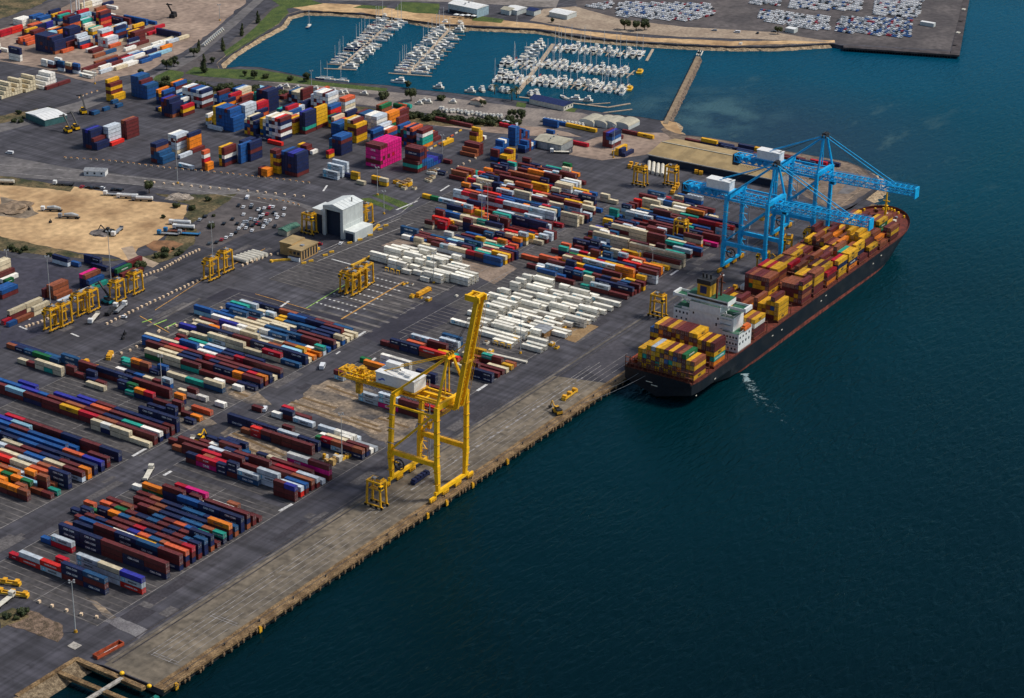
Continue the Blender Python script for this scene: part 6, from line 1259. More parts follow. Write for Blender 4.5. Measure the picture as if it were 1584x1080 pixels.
294.8 184.1 0 2 00 0,298.9 146.2 0 2 07 1,298.9 152.5 0 2 000017 3,298.9 158.8 0 4 13 0,298.9 171.2 0 2 0008 1,298.9 177.4 0 2 0017 1
298.9 183.7 0 2 0006 0,298.9 190 0 2 0000 0,298.9 196.3 0 2 0000 0,303 152.2 0 2 17 0,303 164.7 0 2 0008 1,303 171 0 4 12 0
303 183.4 0 2 16 0,303 189.6 0 4 0012 0,303 202.1 0 2 01 0,306.4 146.5 0 4 010101 3,306.4 158.9 0 4 0016 1,306.4 171.3 0 4 0505 1
306.4 183.7 0 4 0014 0,306.4 196.1 0 4 0115 0,310.7 158.4 0 4 0017 0,310.7 170.8 0 4 0012 1,310.7 183.2 0 4 0505 1,310.7 195.6 0 4 12 0
315 146.2 0 4 1200 1,315 158.6 0 4 0005 1,315 171 0 4 1502 1,315 183.4 0 4 0000 1,315 195.8 0 4 0112 0,315 208.2 0 4 00 0
318.8 146 0 2 0808 1,318.8 152.3 0 4 0000 1,318.8 164.7 0 4 0101 1,318.8 177.1 0 4 0000 1,318.8 189.5 0 4 0105 1,318.8 201.9 0 4 01 0
323.4 146.5 0 4 0101 1,323.4 158.9 0 4 0101 1,323.4 171.3 0 4 0101 1,323.4 183.7 0 4 0202 1,323.4 196.1 0 4 0101 1,323.4 208.5 0 4 1515 0
323.4 221 0 4 01 0,327.8 146.3 0 4 0103 1,327.8 158.7 0 4 0016 1,327.8 171.1 0 4 0202 1,327.8 183.5 0 4 0202 1,327.8 195.9 0 4 1502 1
327.8 208.3 0 4 0001 0,332.3 147 0 4 0000 1,332.3 173.4 0 4 0202 1,332.3 185.8 0 4 0102 1,332.3 198.2 0 4 0000 1,332.3 210.6 0 4 0002 0
336 170 0 4 02 0,336 182.4 0 4 01 0,336 200.8 0 4 0013 1,336 213.2 0 4 0003 0,339.8 146.7 0 4 0101 1,339.8 159.1 0 4 0000 1
339.8 171.5 0 4 0101 1,339.8 183.9 0 4 0000 1,339.8 196.3 0 4 0000 1,339.8 208.7 0 4 0011 0,339.8 221.2 0 4 10 0,339.8 233.6 0 4 10 0
513.8 52.2 0 2 0101 3,513.8 58.5 0 2 0101 3,513.8 64.8 0 2 0101 1,513.8 71 0 2 0505 3,520.8 53 0 4 00 0,520.8 65.4 0 2 0000 1
520.8 71.7 0 2 17 0,520.8 78 0 4 1714 1,520.8 90.4 0 4 1714 3,525 53.1 0 4 00 1,525 65.5 0 4 00 0,525 77.9 0 2 00 0
528.1 52.5 0 4 05 0,528.1 71.1 0 2 00 0,528.1 83.6 0 2 07 0,528.1 89.9 0 2 09 0,532.8 52.6 0 2 09 1,532.8 58.9 0 2 0000 1
532.8 65.2 0 2 0007 1,532.8 71.4 0 2 17 1,532.8 77.7 0 2 05 1,536.2 53 0 2 17 0,536.2 71.7 0 2 0909 1,536.2 78 0 2 07 0
537 88.9 0 4 1212 1,537 101.3 0 4 12 0,537 113.7 0 2 12 1,542.4 91 0 4 1515 1,520.8 103.1 0 2 0101 1,520.8 109.3 0 2 0101 1
520.8 115.6 0 2 0001 1,520.8 121.9 0 2 00 1,530.9 92.4 0 4 0000 1,529.2 104.8 0 4 16 0,458.5 58.7 0 4 000000 7,458.5 71.1 0 4 101212 7
458.5 83.5 0 4 1212 3,468.8 52.5 0 4 14 1,488.9 61.7 0 2 17 1,488.9 68 0 4 00 1,488.9 80.4 0 4 00 1,488.9 92.8 0 2 04 1
496.4 75.2 0 4 0101 3,496.4 87.6 0 2 00 1,491.5 52.1 0 2 17 1,472.2 115.6 0 2 1200 3,497 117.6 0 2 06 0,490.6 104.2 0 4 1708 3
496.2 105.6 0 2 02 0,501.8 95.2 0 2 0404 3,501.8 101.5 0 2 0404 1,501.8 107.8 0 2 0404 1,617.6 194.7 0 4 1919 3,629.1 192.8 0 4 1919 3
613.6 178.7 0 2 1919 3,613.6 185 0 2 1919 3,629.3 178.8 0 4 1919 3,637.2 179.4 0 2 1919 3,630.6 163.5 0 4 1919 3,613.3 166.9 0 2 19 1
611 173.2 0 2 19 1,619.3 173.2 0 2 19 1,610.2 150.7 0 2 1919 3,610.2 157 0 2 1919 3,607.8 157.8 0 2 19 1,615.6 135.9 0 4 1919 3
619.3 135.5 0 4 1919 3,623.7 135.7 0 4 1919 3,621.7 152.2 0 4 19 1,628.2 152.8 0 4 19 1,638.1 165.5 0 4 19 1,559.9 51.7 0 4 19 1
564.1 51.7 0 4 19 1,570.3 54.8 0 4 19 1,557 68.2 0 4 19 1,561.7 68.9 0 4 19 1,561.7 81.3 0 4 19 1,566.1 69.3 0 4 19 1
566.1 81.7 0 4 19 1,576.7 68.1 0 4 19 1,582.2 68.7 0 4 19 1,582.2 81.1 0 4 19 1,574.5 80.7 0 4 19 1,584.9 79.5 0 4 19 1
584.9 91.9 0 4 19 1,591.2 81.2 0 4 19 1,590.6 95.6 0 4 1919 3,582.5 94.9 0 4 1919 3,576.8 95.1 0 4 19 1,572.2 94.9 0 4 19 1
566.2 95.6 0 4 19 1,566.2 108 0 2 19 1,600.3 93.9 0 2 1919 3,600.3 100.2 0 2 1919 1,600.3 112.7 0 2 1919 3,606.8 95.6 0 2 1919 3
613.6 107 0 2 1919 3,599.8 80.2 0 2 19 1,599.8 86.5 0 2 19 1,605.8 81.9 0 4 1919 3,610.7 80.4 0 4 19 1,610.7 92.8 0 4 19 1
617.3 94.7 0 4 19 1,625 107.8 0 2 1919 3,631.7 108.3 0 2 1919 3,638.7 108.4 0 2 1919 3,644.6 108.8 0 2 19 1,602.9 65.8 0 2 19 1
602.9 72.1 0 4 19 1,598.7 56.5 0 2 19 1,602 50.4 0 4 1919 3,607.4 50.7 0 4 19 1,613 50.8 0 4 19 1,618.1 52.1 0 4 1919 3
624.2 50.8 0 4 19 1,630.7 50.4 0 4 19 1,638.2 49.9 0 4 19 1,638.2 62.3 0 2 19 1,612 67.1 0 4 1919 3,616.9 65.5 0 4 19 1
625.2 66.7 0 4 1919 3,625.2 79.1 0 4 19 1,623.4 93.5 0 4 19 1,632.3 93.9 0 4 19 1,633.3 80.3 0 4 19 1,633.4 66 0 4 19 0
640.9 65.4 0 4 19 1,584.3 51.4 0 4 19 1,588.3 51.4 0 4 19 1,650.3 51.7 0 4 00 1,650.3 64.1 0 4 0012 1,650.3 76.5 0 2 07 1
656.3 51.9 0 4 0001 1,656.3 64.3 0 4 0001 1,659 51.6 0 2 00 0,659 57.9 0 2 0001 0,659 64.2 0 2 15 0,662.5 51.2 0 2 0000 1
662.5 57.5 0 2 0015 0,662.5 63.8 0 2 0017 0,662.5 70 0 2 0101 0,662.5 76.3 0 2 0000 0,662.5 82.6 0 2 0007 0,662.5 95.1 0 2 0001 0
662.5 101.4 0 2 01 0,662.5 107.6 0 4 12 0,666.9 50.6 0 2 0900 0,666.9 56.9 0 2 0009 0,666.9 69.4 0 2 06 0,666.9 75.6 0 4 00 0
679.8 49.7 0 4 121200 1,679.8 62.1 0 4 0000 0,679.8 74.5 0 4 0012 0,679.8 86.9 0 4 0612 1,679.8 99.3 0 4 0000 0,682.2 67.2 0 2 0911 0
682.2 73.5 0 2 0909 0,682.2 79.8 0 2 0909 0,682.2 86 0 2 0011 0,682.2 92.3 0 2 0909 0,682.2 98.6 0 2 0909 0,651.5 87.9 0 4 00 1
651.5 100.3 0 4 0502 1,659.7 87.4 0 2 0015 1,659.7 93.7 0 2 0101 1,659.7 100 0 2 1212 1,659.7 106.2 0 2 1212 1,659.7 112.5 0 2 04 0
659.7 118.8 0 2 00 1,677.1 98.9 0 2 0000 0,677.1 105.2 0 2 0905 0,677.9 111.5 0 2 16 0,670.5 111 0 4 0016 0,670.5 123.4 0 4 16 1
694.3 91.8 0 2 05 0,694.3 98.1 0 2 05 0,694.3 104.4 0 2 11 0,694.3 110.6 0 2 12 0,694.3 116.9 0 2 1616 0,700.5 92.9 0 2 09 0
700.5 111.6 0 2 00 0,688.4 101.6 0 4 06 0,688.4 114 0 4 00 0,690.3 53.8 0 4 0000 0,690.3 66.2 0 4 0014 0,690.3 78.6 0 2 00 0
707.8 49.9 0 4 0500 1,707.8 62.3 0 4 1200 1,711.7 49.4 0 4 050505 1,711.7 61.8 0 4 050505 1,711.7 74.2 0 4 050505 1,709.1 86.1 0 4 00 0
715.7 89.3 0 4 050505 1,715.7 101.7 0 4 021205 1,715.7 114.1 0 2 00 0,710 111.8 0 2 17 0,727.1 53.3 0 4 0012 1,727.1 65.7 0 4 00 0
727.1 78.1 0 4 05 0,727.1 90.5 0 4 00 0,733 49.4 0 4 0002 1,733 61.8 0 4 0007 0,733 74.2 0 4 000000 1,733 86.6 0 4 050505 1
733 99 0 4 050005 1,752.1 48.9 0 4 10 1,752.1 61.3 0 2 00 0,752.1 67.6 0 4 01 0,757.8 50.1 0 4 0000 1,757.8 62.5 0 4 0001 0
757.8 74.9 0 4 0000 0,757.8 87.3 0 4 1100 0,757.8 99.7 0 4 00 0,771.1 48.1 0 4 121214 1,771.1 60.5 0 4 000011 1,771.1 72.9 0 2 15 0
771.1 79.2 0 4 0000 0,771.1 91.6 0 4 000000 1,783.4 50.6 0 4 0501 0,783.4 63 0 4 0101 0,783.4 75.4 0 4 000008 1,783.4 87.8 0 4 0505 0
783.4 100.2 0 2 0404 0,789.3 56.6 0 4 05 0,789.3 69 0 2 05 0,789.3 75.3 0 4 05 0,789.3 87.7 0 4 0004 0,789.3 100.1 0 4 05 0
794.5 91.2 0 4 0505 0,794.5 103.6 0 2 1502 0,794.5 109.9 0 2 1212 0,803.1 83.1 0 2 04 0,803.1 89.4 0 2 05 0,807.3 112 0 2 11 0
763.5 100.6 0 2 1412 1,763.5 106.9 0 2 0112 1,763.5 113.2 0 2 1212 1,755.3 105.4 0 4 15 0,775.5 111.5 0 2 06 0,780.2 112.1 0 2 09 0
787.5 154.5 0 2 02 0,782.8 136.4 0 2 05 1,782.8 142.7 0 2 0505 1,736.4 106.2 0 4 0501 0,736.4 118.6 0 2 03 0,733.9 112.6 0 4 16 0
813.9 183.7 0 2 08 0,813.9 190 0 2 090806 0,802.6 172.2 0 2 00 0,802.6 178.5 0 2 09 0,802.6 184.8 0 4 1212 0,802.6 197.2 0 4 0000 0
786.5 171.5 0 4 0505 0,786.5 183.9 0 2 01 0,786.5 190.2 0 2 0201 1,786.5 196.5 0 4 0017 0,786.5 208.9 0 4 0017 0,782.9 185.5 0 4 11 0
782.9 197.9 0 2 09 0,782.9 204.2 0 4 00 0,776.2 184 0 2 0909 1,776.2 190.3 0 2 0909 0,776.2 196.6 0 4 0000 0,776.2 209 0 4 0000 0
760.6 149.6 0 4 0009 0,760.6 162 0 4 0100 1,760.6 174.4 0 4 00 0,760.6 186.8 0 2 09 0,760.6 193.1 0 4 0000 0,773.7 154 0 2 01 0
773.7 160.3 0 2 04 0,773.7 166.6 0 4 00 0,757.9 138.3 0 4 0005 0,757.9 150.7 0 2 02 0,757.9 157 0 2 04 0,757.9 163.3 0 4 00 0
764.1 136.7 0 2 02 0,743.1 154.6 0 2 0202 0,743.1 160.9 0 2 0202 0,743.1 167.2 0 2 0202 0,743.1 173.4 0 2 0215 0,743.1 179.7 0 2 0202 0
743.1 186 0 2 0202 0,743.1 192.3 0 2 0202 0,743.1 198.6 0 2 0000 0,743.1 204.8 0 2 0000 0,743.1 211.1 0 2 0202 0,729.5 149.7 0 2 001212 1
729.5 156 0 2 121212 1,729.5 162.3 0 2 141212 1,729.5 168.5 0 2 121112 0,729.5 174.8 0 2 121412 0,729.5 181.1 0 2 120012 0,729.5 187.4 0 2 141211 0
729.5 193.7 0 2 141200 0,729.5 199.9 0 2 121212 0,729.5 206.2 0 2 121400 0,729.5 212.5 0 2 141211 0,729.5 218.8 0 2 141212 0,733.7 135.5 0 4 050505 1
739.9 135.7 0 2 0505 0,746.8 134.1 0 2 1512 0,746.8 140.4 0 4 00 0,743 134 0 4 0100 0,743 146.4 0 2 00 0,727 142.3 0 2 11 1
727 148.6 0 2 00 0,707.2 135.1 0 4 0000 0,707.2 147.5 0 2 14 0,707.2 153.8 0 4 00 0,707.2 166.2 0 4 01 0,707.2 178.6 0 2 09 0
707.2 184.9 0 4 00 0,704.1 135.4 0 2 1212 0,704.1 141.7 0 2 16 0,704.1 148 0 2 01 0,704.1 154.2 0 4 00 0,699.2 135.8 0 2 0012 1
699.2 142.1 0 4 12 0,699.2 154.5 0 4 14 0,695 136.6 0 2 05 1,695 142.9 0 2 0509 0,695 149.2 0 2 05 0,695 155.4 0 2 05 0
695 161.7 0 2 00 0,695 168 0 2 05 0,695 174.3 0 2 05 0,695 180.6 0 4 05 0,695 193 0 4 05 0,651.5 137.4 0 4 0202 1
651.5 149.8 0 2 0100 1,651.5 156.1 0 2 0111 1,651.5 162.4 0 4 1205 1,651.5 174.8 0 2 1212 1,651.5 181.1 0 2 1200 1,651.5 187.3 0 2 05 0
651.5 193.6 0 2 0505 1,656.1 137.2 0 2 0905 0,656.1 143.5 0 2 17 0,656.1 149.8 0 2 09 0,656.1 156 0 2 08 0,656.1 162.3 0 2 0000 0
656.1 168.6 0 4 04 0,656.1 181 0 4 0000 0,656.1 193.4 0 4 02 0,656.1 205.8 0 2 04 1,659.6 137.2 0 4 0009 0,659.6 149.6 0 4 07 0
659.6 162 0 4 0101 0,659.6 174.4 0 2 04 0,659.6 180.7 0 4 00 0,659.6 193.1 0 4 00 0,662.5 136.8 0 4 0000 0,662.5 149.2 0 4 05 0
662.5 161.6 0 4 07 0,662.5 174 0 4 01 0,662.5 186.4 0 2 08 0,662.5 192.7 0 4 00 0,662.5 205.1 0 4 1515 1,666.1 135.9 0 2 0101 0
666.1 142.2 0 2 0101 0,666.1 148.5 0 2 11 0,666.1 154.7 0 2 00 0,666.1 161 0 4 1315 1,666.1 173.4 0 4 13 0,666.1 185.8 0 4 15 0
666.1 198.2 0 4 00 0,670.1 141.1 0 2 0011 0,670.1 147.4 0 2 05 0,670.1 153.6 0 4 05 0,670.1 166.1 0 2 17 0,670.1 172.3 0 4 05 0
670.1 184.7 0 2 0404 1,723 188.4 0 4 00 0,723 200.8 0 2 00 0,723 207.1 0 4 04 0,723 219.5 0 4 12 0,723 231.9 0 2 06 0
723 238.2 0 2 09 0,704.8 185.3 0 4 00 0,706.5 197.7 0 2 05 0,706.5 204 0 2 05 0,706.5 210.3 0 4 15 0,673.8 475.4 1 4 0101 0
673.8 478 1 4 010100 0,673.8 480.6 1 4 0001010101 0,673.8 483.3 1 4 0001010103 0,673.8 485.9 1 4 0101010101 0,686 473.6 1 4 14 0,686 476.2 1 4 0012121212 0
686 478.8 1 4 0012121212 0,702.9 475.4 1 4 0000000000 0,702.9 478 1 4 0000000017 0,729.9 531.6 1 2 15 0,729.9 534.2 1 2 01 0,752.3 530.2 1 2 15 0
761.3 541.7 1 4 0909 0,761.3 544.3 1 4 0909000900 0,761.3 546.9 1 4 090900090009 0,779.9 526.6 1 4 02020215 0,779.9 529.2 1 4 02020202 0,779.9 531.8 1 4 0202020200 0
779.9 534.5 1 4 020202020215 0,779.9 537.1 1 4 020202020202 0,779.9 539.7 1 4 150202020202 0,740.8 532 1 2 15 0,757.1 539 1 2 15 0,677.3 420.4 1 4 1515 0
677.3 423 1 4 151515 0,677.3 425.6 1 4 0015151701 0,677.3 428.3 1 4 0015001701 0,692.4 418.6 1 4 12 0,698.9 427 1 4 0512120012 0,698.9 429.6 1 4 0512120012 0
698.9 432.2 1 4 0012000404 0,706.2 419.6 1 4 00 0,706.2 422.2 1 4 0808080801 0,680.1 397.6 0 4 12 0,753.7 435.6 0 4 12 0,684.4 388 1 2 0808 0
684.4 390.6 1 2 1700110416 0,697.2 384.2 1 4 0001040000 0,697.2 386.8 1 4 0909060909 0,708.1 379.5 1 4 0202020202 0,715 377.1 1 4 0101000101 0,715 381.8 1 4 0101010101 0
715 384.4 1 4 0101000101 0,757 427 1 4 02020202 0,757 429.6 1 4 020202020202 0,757 432.2 1 4 020202020200 0,757 434.9 1 4 020202020202 0,757 437.5 1 4 020202000202 0
757 440.1 1 4 020215150202 0,757 442.7 1 4 090909090909 0,770.7 427.6 1 4 171212121212 0,770.7 430.2 1 4 171212121212 0,770.7 432.8 1 4 171212121200 0,785.5 428.8 1 4 1717111111 0
785.5 431.4 1 4 1717111116 0,805.8 436.3 1 4 010101010101 0,805.8 438.9 1 4 010101010101 0,805.8 441.5 1 4 010101010100 0,805.8 444.2 1 4 030101010101 0,805.8 446.8 1 4 0707070707 0
805.8 449.4 1 4 07070707 0,697.3 348.7 1 2 0808 0,697.3 351.3 1 2 0808 0,697.3 353.9 1 2 0000 0,801.2 451.9 1 4 02020216 0,801.2 454.5 1 4 04040416 0
757.1 482.6 1 4 17010101 0,757.1 485.2 1 4 0001010101 0,757.1 487.8 1 4 0001010000 0,757.1 490.5 1 4 0101000003 0,772.2 490.3 1 4 151504 0,772.2 492.9 1 4 151515 0
772.2 495.5 1 4 1212 0,786.4 480.8 1 4 0012001201 0,786.4 483.4 1 4 0412110412 0,786.4 486 1 4 0112000402 0,786.4 488.7 1 4 0004041202 0,786.4 491.3 1 4 1211000400 0
786.4 493.9 1 4 1200120412 0,786.4 496.5 1 4 0412000404 0,752.3 381.2 0 4 14 0,761 388.7 1 4 010400120100 0,761 391.3 1 4 000412041214 0,761 393.9 1 4 120401040004 0
761 396.6 1 4 041202040105 0,761 399.2 1 4 040104021204 0,761 401.8 1 4 0215020405 0,761 404.4 1 4 0915090909 0,755.7 394.4 0 4 01 0,777.7 390.7 1 4 09090900 0
777.7 393.3 1 4 09000909 0,777.7 395.9 1 4 09090916 0,781.8 383.9 1 4 000701010101 0,781.8 386.5 1 4 000101010103 0,795.3 384.5 1 4 000909090909 0,795.3 387.1 1 4 00090909 0
816.5 388.7 1 4 04141402 0,816.5 391.3 1 4 04140015 0,825.2 397.6 1 4 001204120412 0,825.2 400.2 1 4 120004110400 0,825.2 402.8 1 4 041200041204 0,825.2 405.5 1 4 120411120404 0
825.2 408.1 1 4 041204000412 0,825.2 410.7 1 4 0000121212 0,837.1 391.8 1 4 04051216 0,837.1 394.4 1 4 05051216 0,808.7 385.6 1 4 0006 0,830 424.1 1 4 0012000000 0
830 426.7 1 4 05120505 0,830 429.3 1 4 12001205 0,830 432 1 4 12001505 0,830 434.6 1 4 00120015 0,825.4 421.4 1 4 0101 0,825.8 381.5 1 4 0101 0
825.8 384.1 1 4 01 0,787.6 358.6 1 4 01020202 0,787.6 361.2 1 4 01020215 0,787.6 363.8 1 4 01020202 0,759.6 336 1 4 0101010002 0,759.6 338.6 1 4 0101010102 0
759.6 341.2 1 4 1501010002 0,759.6 343.9 1 4 15071515 0,750 339.1 1 2 0911 0,750.1 352.8 1 2 04 0,750.1 355.4 1 2 00 0,750.1 358 1 2 1600 0
750.1 360.7 1 2 0900 0,750.1 363.3 1 2 0909 0,786.7 343.7 1 4 0909000009 0,786.7 346.3 1 4 090909000900 0,786.7 348.9 1 4 090009000905 0,786.7 351.6 1 4 090900090909 0
708.2 332.6 1 4 000101010101 0,708.2 335.2 1 4 000101010103 0,708.2 337.8 1 4 000100010103 0,708.2 340.5 1 4 000101010101 0,708.2 343.1 1 4 010101010102 0,706.3 345.7 1 2 0909000900 0
706.3 348.3 1 2 090900091500 0,706.3 350.9 1 2 090909090900 0,718.7 307.9 0 4 1212 1,724.3 308.3 0 4 121212 1,732.1 310.4 0 4 121212 0,809.2 343.2 1 4 1204120412 0
809.2 345.8 1 4 0412120412 0,809.2 348.4 1 4 1204041204 0,809.2 351.1 1 4 0412151204 0,809.2 353.7 1 4 1215041215 0,809.2 356.3 1 4 1204120415 0,809.2 358.9 1 4 0004000400 0
827.1 345.6 1 4 06080808 0,827.1 348.2 1 4 00060808 0,842 348.2 1 4 010000 0,842 350.8 1 4 000016 0,852.2 370.7 1 4 1706 0,852.2 373.3 1 4 0017 0
753.1 298.7 0 4 100010101000 0,755.7 298.7 0 4 101000101000 0,758.3 298.7 0 4 101010101000 0,761 298.7 0 4 101000101010 0,763.6 298.7 0 4 101010101010 0,766.2 298.7 0 4 101011101010 0
768.8 298.7 0 4 101010101010 0,771.4 298.7 0 4 101010101010 0,774.1 298.7 0 4 101010101010 0,760.1 273.8 0 4 000700 1,762.7 273.8 0 4 000700000100 0,765.3 273.8 0 4 001502000100 0
768 273.8 0 4 001502000000 0,770.6 273.8 0 4 0202 0,773.2 273.8 0 4 0202 0,775.8 273.8 0 4 0202 0,778.4 273.8 0 4 0203 0,781.1 273.8 0 4 0203 0
783.7 273.8 0 4 0301 0,786.3 273.8 0 4 0101 0,818.4 315.4 0 4 17 0,821 315.4 0 4 05 0,823.6 315.4 0 2 01 0,826.3 315.4 0 2 09 0
828.9 315.4 0 2 17 0,726.8 274.5 0 2 0905 1,726.8 280.8 0 2 0009 0,720.2 287.8 0 2 05 1,725.7 296.6 0 2 0909 1,726.9 302.9 0 2 01 0
787.2 266.6 0 2 00 0,766 256.5 0 2 01 1,807.7 261 0 4 17 0,810.3 261 0 4 1717 0,812.9 261 0 4 000000 0,815.6 261 0 4 000000 0
833 276.6 0 2 090900 0,835.6 276.6 0 2 09090909 0,838.2 276.6 0 2 090909 0,840.8 276.9 0 2 00 0,843.4 276.9 0 2 04 0,810.4 244.4 0 2 020000 0
813 244.4 0 2 020202 0,815.6 244.4 0 2 020202 0,818.3 244.4 0 2 0202 0,810.1 236.8 0 2 0109 0,812.7 236.8 0 2 0909 0,815.3 236.8 0 2 090900 0
818 236.8 0 2 090909 0,820.6 236.8 0 2 01 0,821.7 247.9 0 2 02020202 0,824.3 247.9 0 2 02020204 0,826.9 247.9 0 2 02020202 0,844.2 252.5 0 2 0202020202 0
846.8 252.5 0 2 0202020202 0,849.4 252.5 0 2 00000000 0,835.2 238.7 0 2 0102 0,837.8 238.7 0 2 010202 0,840.4 238.7 0 2 000000 0,843.1 238.7 0 2 0204 0
845.7 238.7 0 2 0102 0,848.3 238.7 0 2 0101 0,855.7 254.9 0 2 0202 0,858.3 254.9 0 2 010202 0,860.9 254.9 0 2 0000 0,863.6 254.9 0 2 0202 0
763.6 239.3 0 4 00 1,766.2 239.3 0 4 0917 1,768.8 239.3 0 4 09 0,771.5 239.3 0 4 1700 0,774.1 239.3 0 4 0017 0,776.7 239.3 0 4 07 0
779.3 239.3 0 4 07 0,875.2 274.1 0 4 11 0,880.6 275.4 0 4 12 0,859.8 299.2 0 2 00 0,859.8 305.5 0 4 00 0,859.8 317.9 0 2 00 0
859.8 324.2 0 2 00 0,894.7 250.3 0 4 0202 0,881.1 245 0 2 02 0,901.4 223.2 0 4 09 0,901.4 235.6 0 4 09 0,901.4 248 0 4 02 0
899.3 201 0 4 00 0,878.5 196.5 1 4 00120201 0,878.5 199.1 1 4 00000203 0,878.5 201.7 1 4 00000000 0,867.1 179.6 1 4 01 0,867.1 182.2 1 2 0101 0
867.1 184.8 1 4 0909 0,867.1 187.5 1 4 09 0,911.8 183.6 0 4 09 0,911.8 196 0 4 00 0,870.3 211 0 2 11 0,870.3 217.3 0 2 11 0
870.3 223.6 0 4 00 0,919.8 138.5 0 4 0109 0,919.8 150.9 0 4 00 0,924.8 128.5 0 4 01 0,921.5 112 0 4 01 0,921.5 124.4 0 4 01 0
930.2 102.9 0 4 09 0,930.2 115.3 0 4 01 0,918.6 98.3 0 4 00 0,918.6 110.7 0 4 01 0,923.8 85.1 0 4 00 0,923.8 97.5 0 4 01 0
927.2 76.4 0 4 00 0,927.2 88.8 0 4 00 0,924.5 67.5 0 4 01 1,928.9 60.6 0 4 11 0,931.6 52.7 0 4 01 0,826.7 663.6 1 4 17010101 0
826.7 666.2 1 4 0100010101 0,826.7 668.8 1 4 0101010100 0,826.7 671.5 1 4 0100010101 0,826.7 674.1 1 4 0101010101 0,826.7 676.7 1 4 0101000101 0,826.7 679.3 1 4 0101010101 0
826.7 681.9 1 4 0101010101 0,843.2 667.2 1 4 0000 0,843.2 669.8 1 4 000101 0,860.5 680.4 1 4 01010101 0,860.5 683 1 4 01010301 0,860.5 685.6 1 4 00010101 0
849.8 657.2 1 4 14 0,849.8 659.8 1 4 151512 0,849.8 662.4 1 4 00120012 0,864.2 641.3 1 4 16 0,864.2 643.9 1 4 041212 0,864.2 646.5 1 4 121404 0
864.2 649.2 1 4 0412041412 0,864.2 651.8 1 4 0412040412 0,837.5 733.1 1 4 1111 0,849.9 733.1 1 4 1414 0,851.8 721.8 1 4 0000 0,864.2 721.8 1 4 0101 0
876.7 721.8 1 4 0303 0,871 742.9 1 4 0404 0,871 745.5 1 4 0404 0,871 748.1 1 4 0404 0,871 750.8 1 4 0404 0,890.8 724.4 1 4 0012 0
903.2 724.4 1 4 0101 0,904.6 745.4 1 4 04 0,921.2 682.6 0 4 0101 0,921.2 695 0 4 0101 0,921.2 707.4 0 4 0101 0,937.5 741.4 1 4 0505 0
949.9 741.4 1 4 0404 0,940.4 728.2 1 4 17 0,956.1 734.5 1 4 01 0,954.1 718.6 0 4 04 0,935 703.7 0 4 04 0,923.4 724.2 0 4 01 0
809.6 697.4 0 4 04 0,809.6 709.8 0 4 01 0,797.1 670.9 0 4 04040101 0,804.2 700.8 0 4 010404 0,798.9 645.1 0 2 0404 0,798.6 637.8 0 2 0012 0
801.4 633.2 0 2 010104 0,796.4 625.4 0 2 120115 0,796.5 617.7 0 2 011705 0,798.1 611.6 0 2 120102 0,794.7 595.7 0 4 19 1,801 598.2 0 4 19 1
815.8 606.2 1 4 04 0,828.2 606.2 1 4 00 0,840.7 606.2 1 4 12 0,853.1 606.2 1 4 04 0,805.2 613.3 1 4 00 0,817.6 613.3 1 4 00 0
830.1 613.3 1 4 01 0,842.5 613.3 1 4 00 0,855 613.3 1 4 12 0,771.9 610.8 0 4 12 0,836.6 631.9 1 4 17 0,849 631.9 1 4 15 0
754.8 601.7 1 4 00 0,767.2 601.7 1 4 00 0,754.2 604.4 0 4 04 0,756.8 604.4 0 4 0404 0,759.4 604.4 0 4 040404 0,762.1 604.4 0 4 04040404 0
764.7 604.4 0 4 04040404 0,741.5 609.4 0 4 05 0,744.1 609.4 0 4 0505 0,746.7 609.4 0 4 050505 0,749.4 609.4 0 4 05050505 0,729.9 611.3 0 4 05 0
732.5 611.3 0 4 0505 0,735.1 611.3 0 4 050505 0,737.8 611.3 0 4 05050505 0,719.6 611.6 0 4 05 0,722.2 611.6 0 4 0505 0,724.8 611.6 0 4 050505 0
727.5 611.6 0 4 05050505 0,888.8 638 1 4 000000 0,888.8 640.6 1 4 090000 0,888.8 643.2 1 4 090009 0,912.1 660.2 1 4 0009 0,909.4 642.5 1 4 11 0
913 650.3 1 4 00 0,925.4 650.3 1 4 11 0,916.2 616.1 0 4 0101 0,916.2 628.5 0 4 0101 0,925 677.3 0 4 0000 0,925 689.7 0 4 0000 0
931 664.7 0 4 0202 0,931 677.1 0 4 0102 0,937.2 660.5 0 4 02 0,807.8 598.2 1 4 12 0,820.2 598.2 1 4 04 0,832.7 598.2 1 4 04 0
821.8 595.5 1 4 05 0,834.2 595.5 1 4 04 0,846.4 596.3 1 4 01 0,846.3 592.6 1 4 02 0,858.7 594.9 1 4 02 0,861.5 597.5 1 4 13 0
873.9 597.5 1 4 13 0,884.4 606.1 1 4 08 0,900.1 613.2 1 4 12 0,912.5 613.2 1 4 05 0,843 608.9 1 4 11 0,855.4 608.9 1 4 02 0
867.9 607.2 1 4 01 0,879.3 609.7 1 4 12 0,870.4 613.3 1 4 04 0,882.8 613.3 1 4 04 0,895.3 615.6 1 4 04 0,887.4 618.3 1 4 04 0
899.8 618.3 1 4 05 0,823.7 618.4 1 4 17 0,836.1 618.4 1 4 17 0,870.6 629.2 1 4 00 0,883 629.2 1 4 00 0,425.5 305.1 1 2 02 1
431.8 305.1 1 4 17 1,444.2 305.1 1 4 0505 1,433.1 312 1 4 0005 1,445.5 312 1 4 0505 1,426 309.5 1 2 11 1,463.6 305.1 1 4 12 1
476 305.1 1 4 12 1,467.8 311.2 1 4 17 1,467.8 313.8 1 4 171717 1,467.8 316.4 1 4 171717 0,466.3 319 1 4 0000 0,490.1 305.2 1 4 07 1
490.1 307.8 1 4 0102 1,490.1 310.4 1 4 010117 1,490.1 313.1 1 4 010110 0,507.9 342 0 4 1201 1,511.1 336.6 0 2 02 1,518.4 327 0 2 0101 1
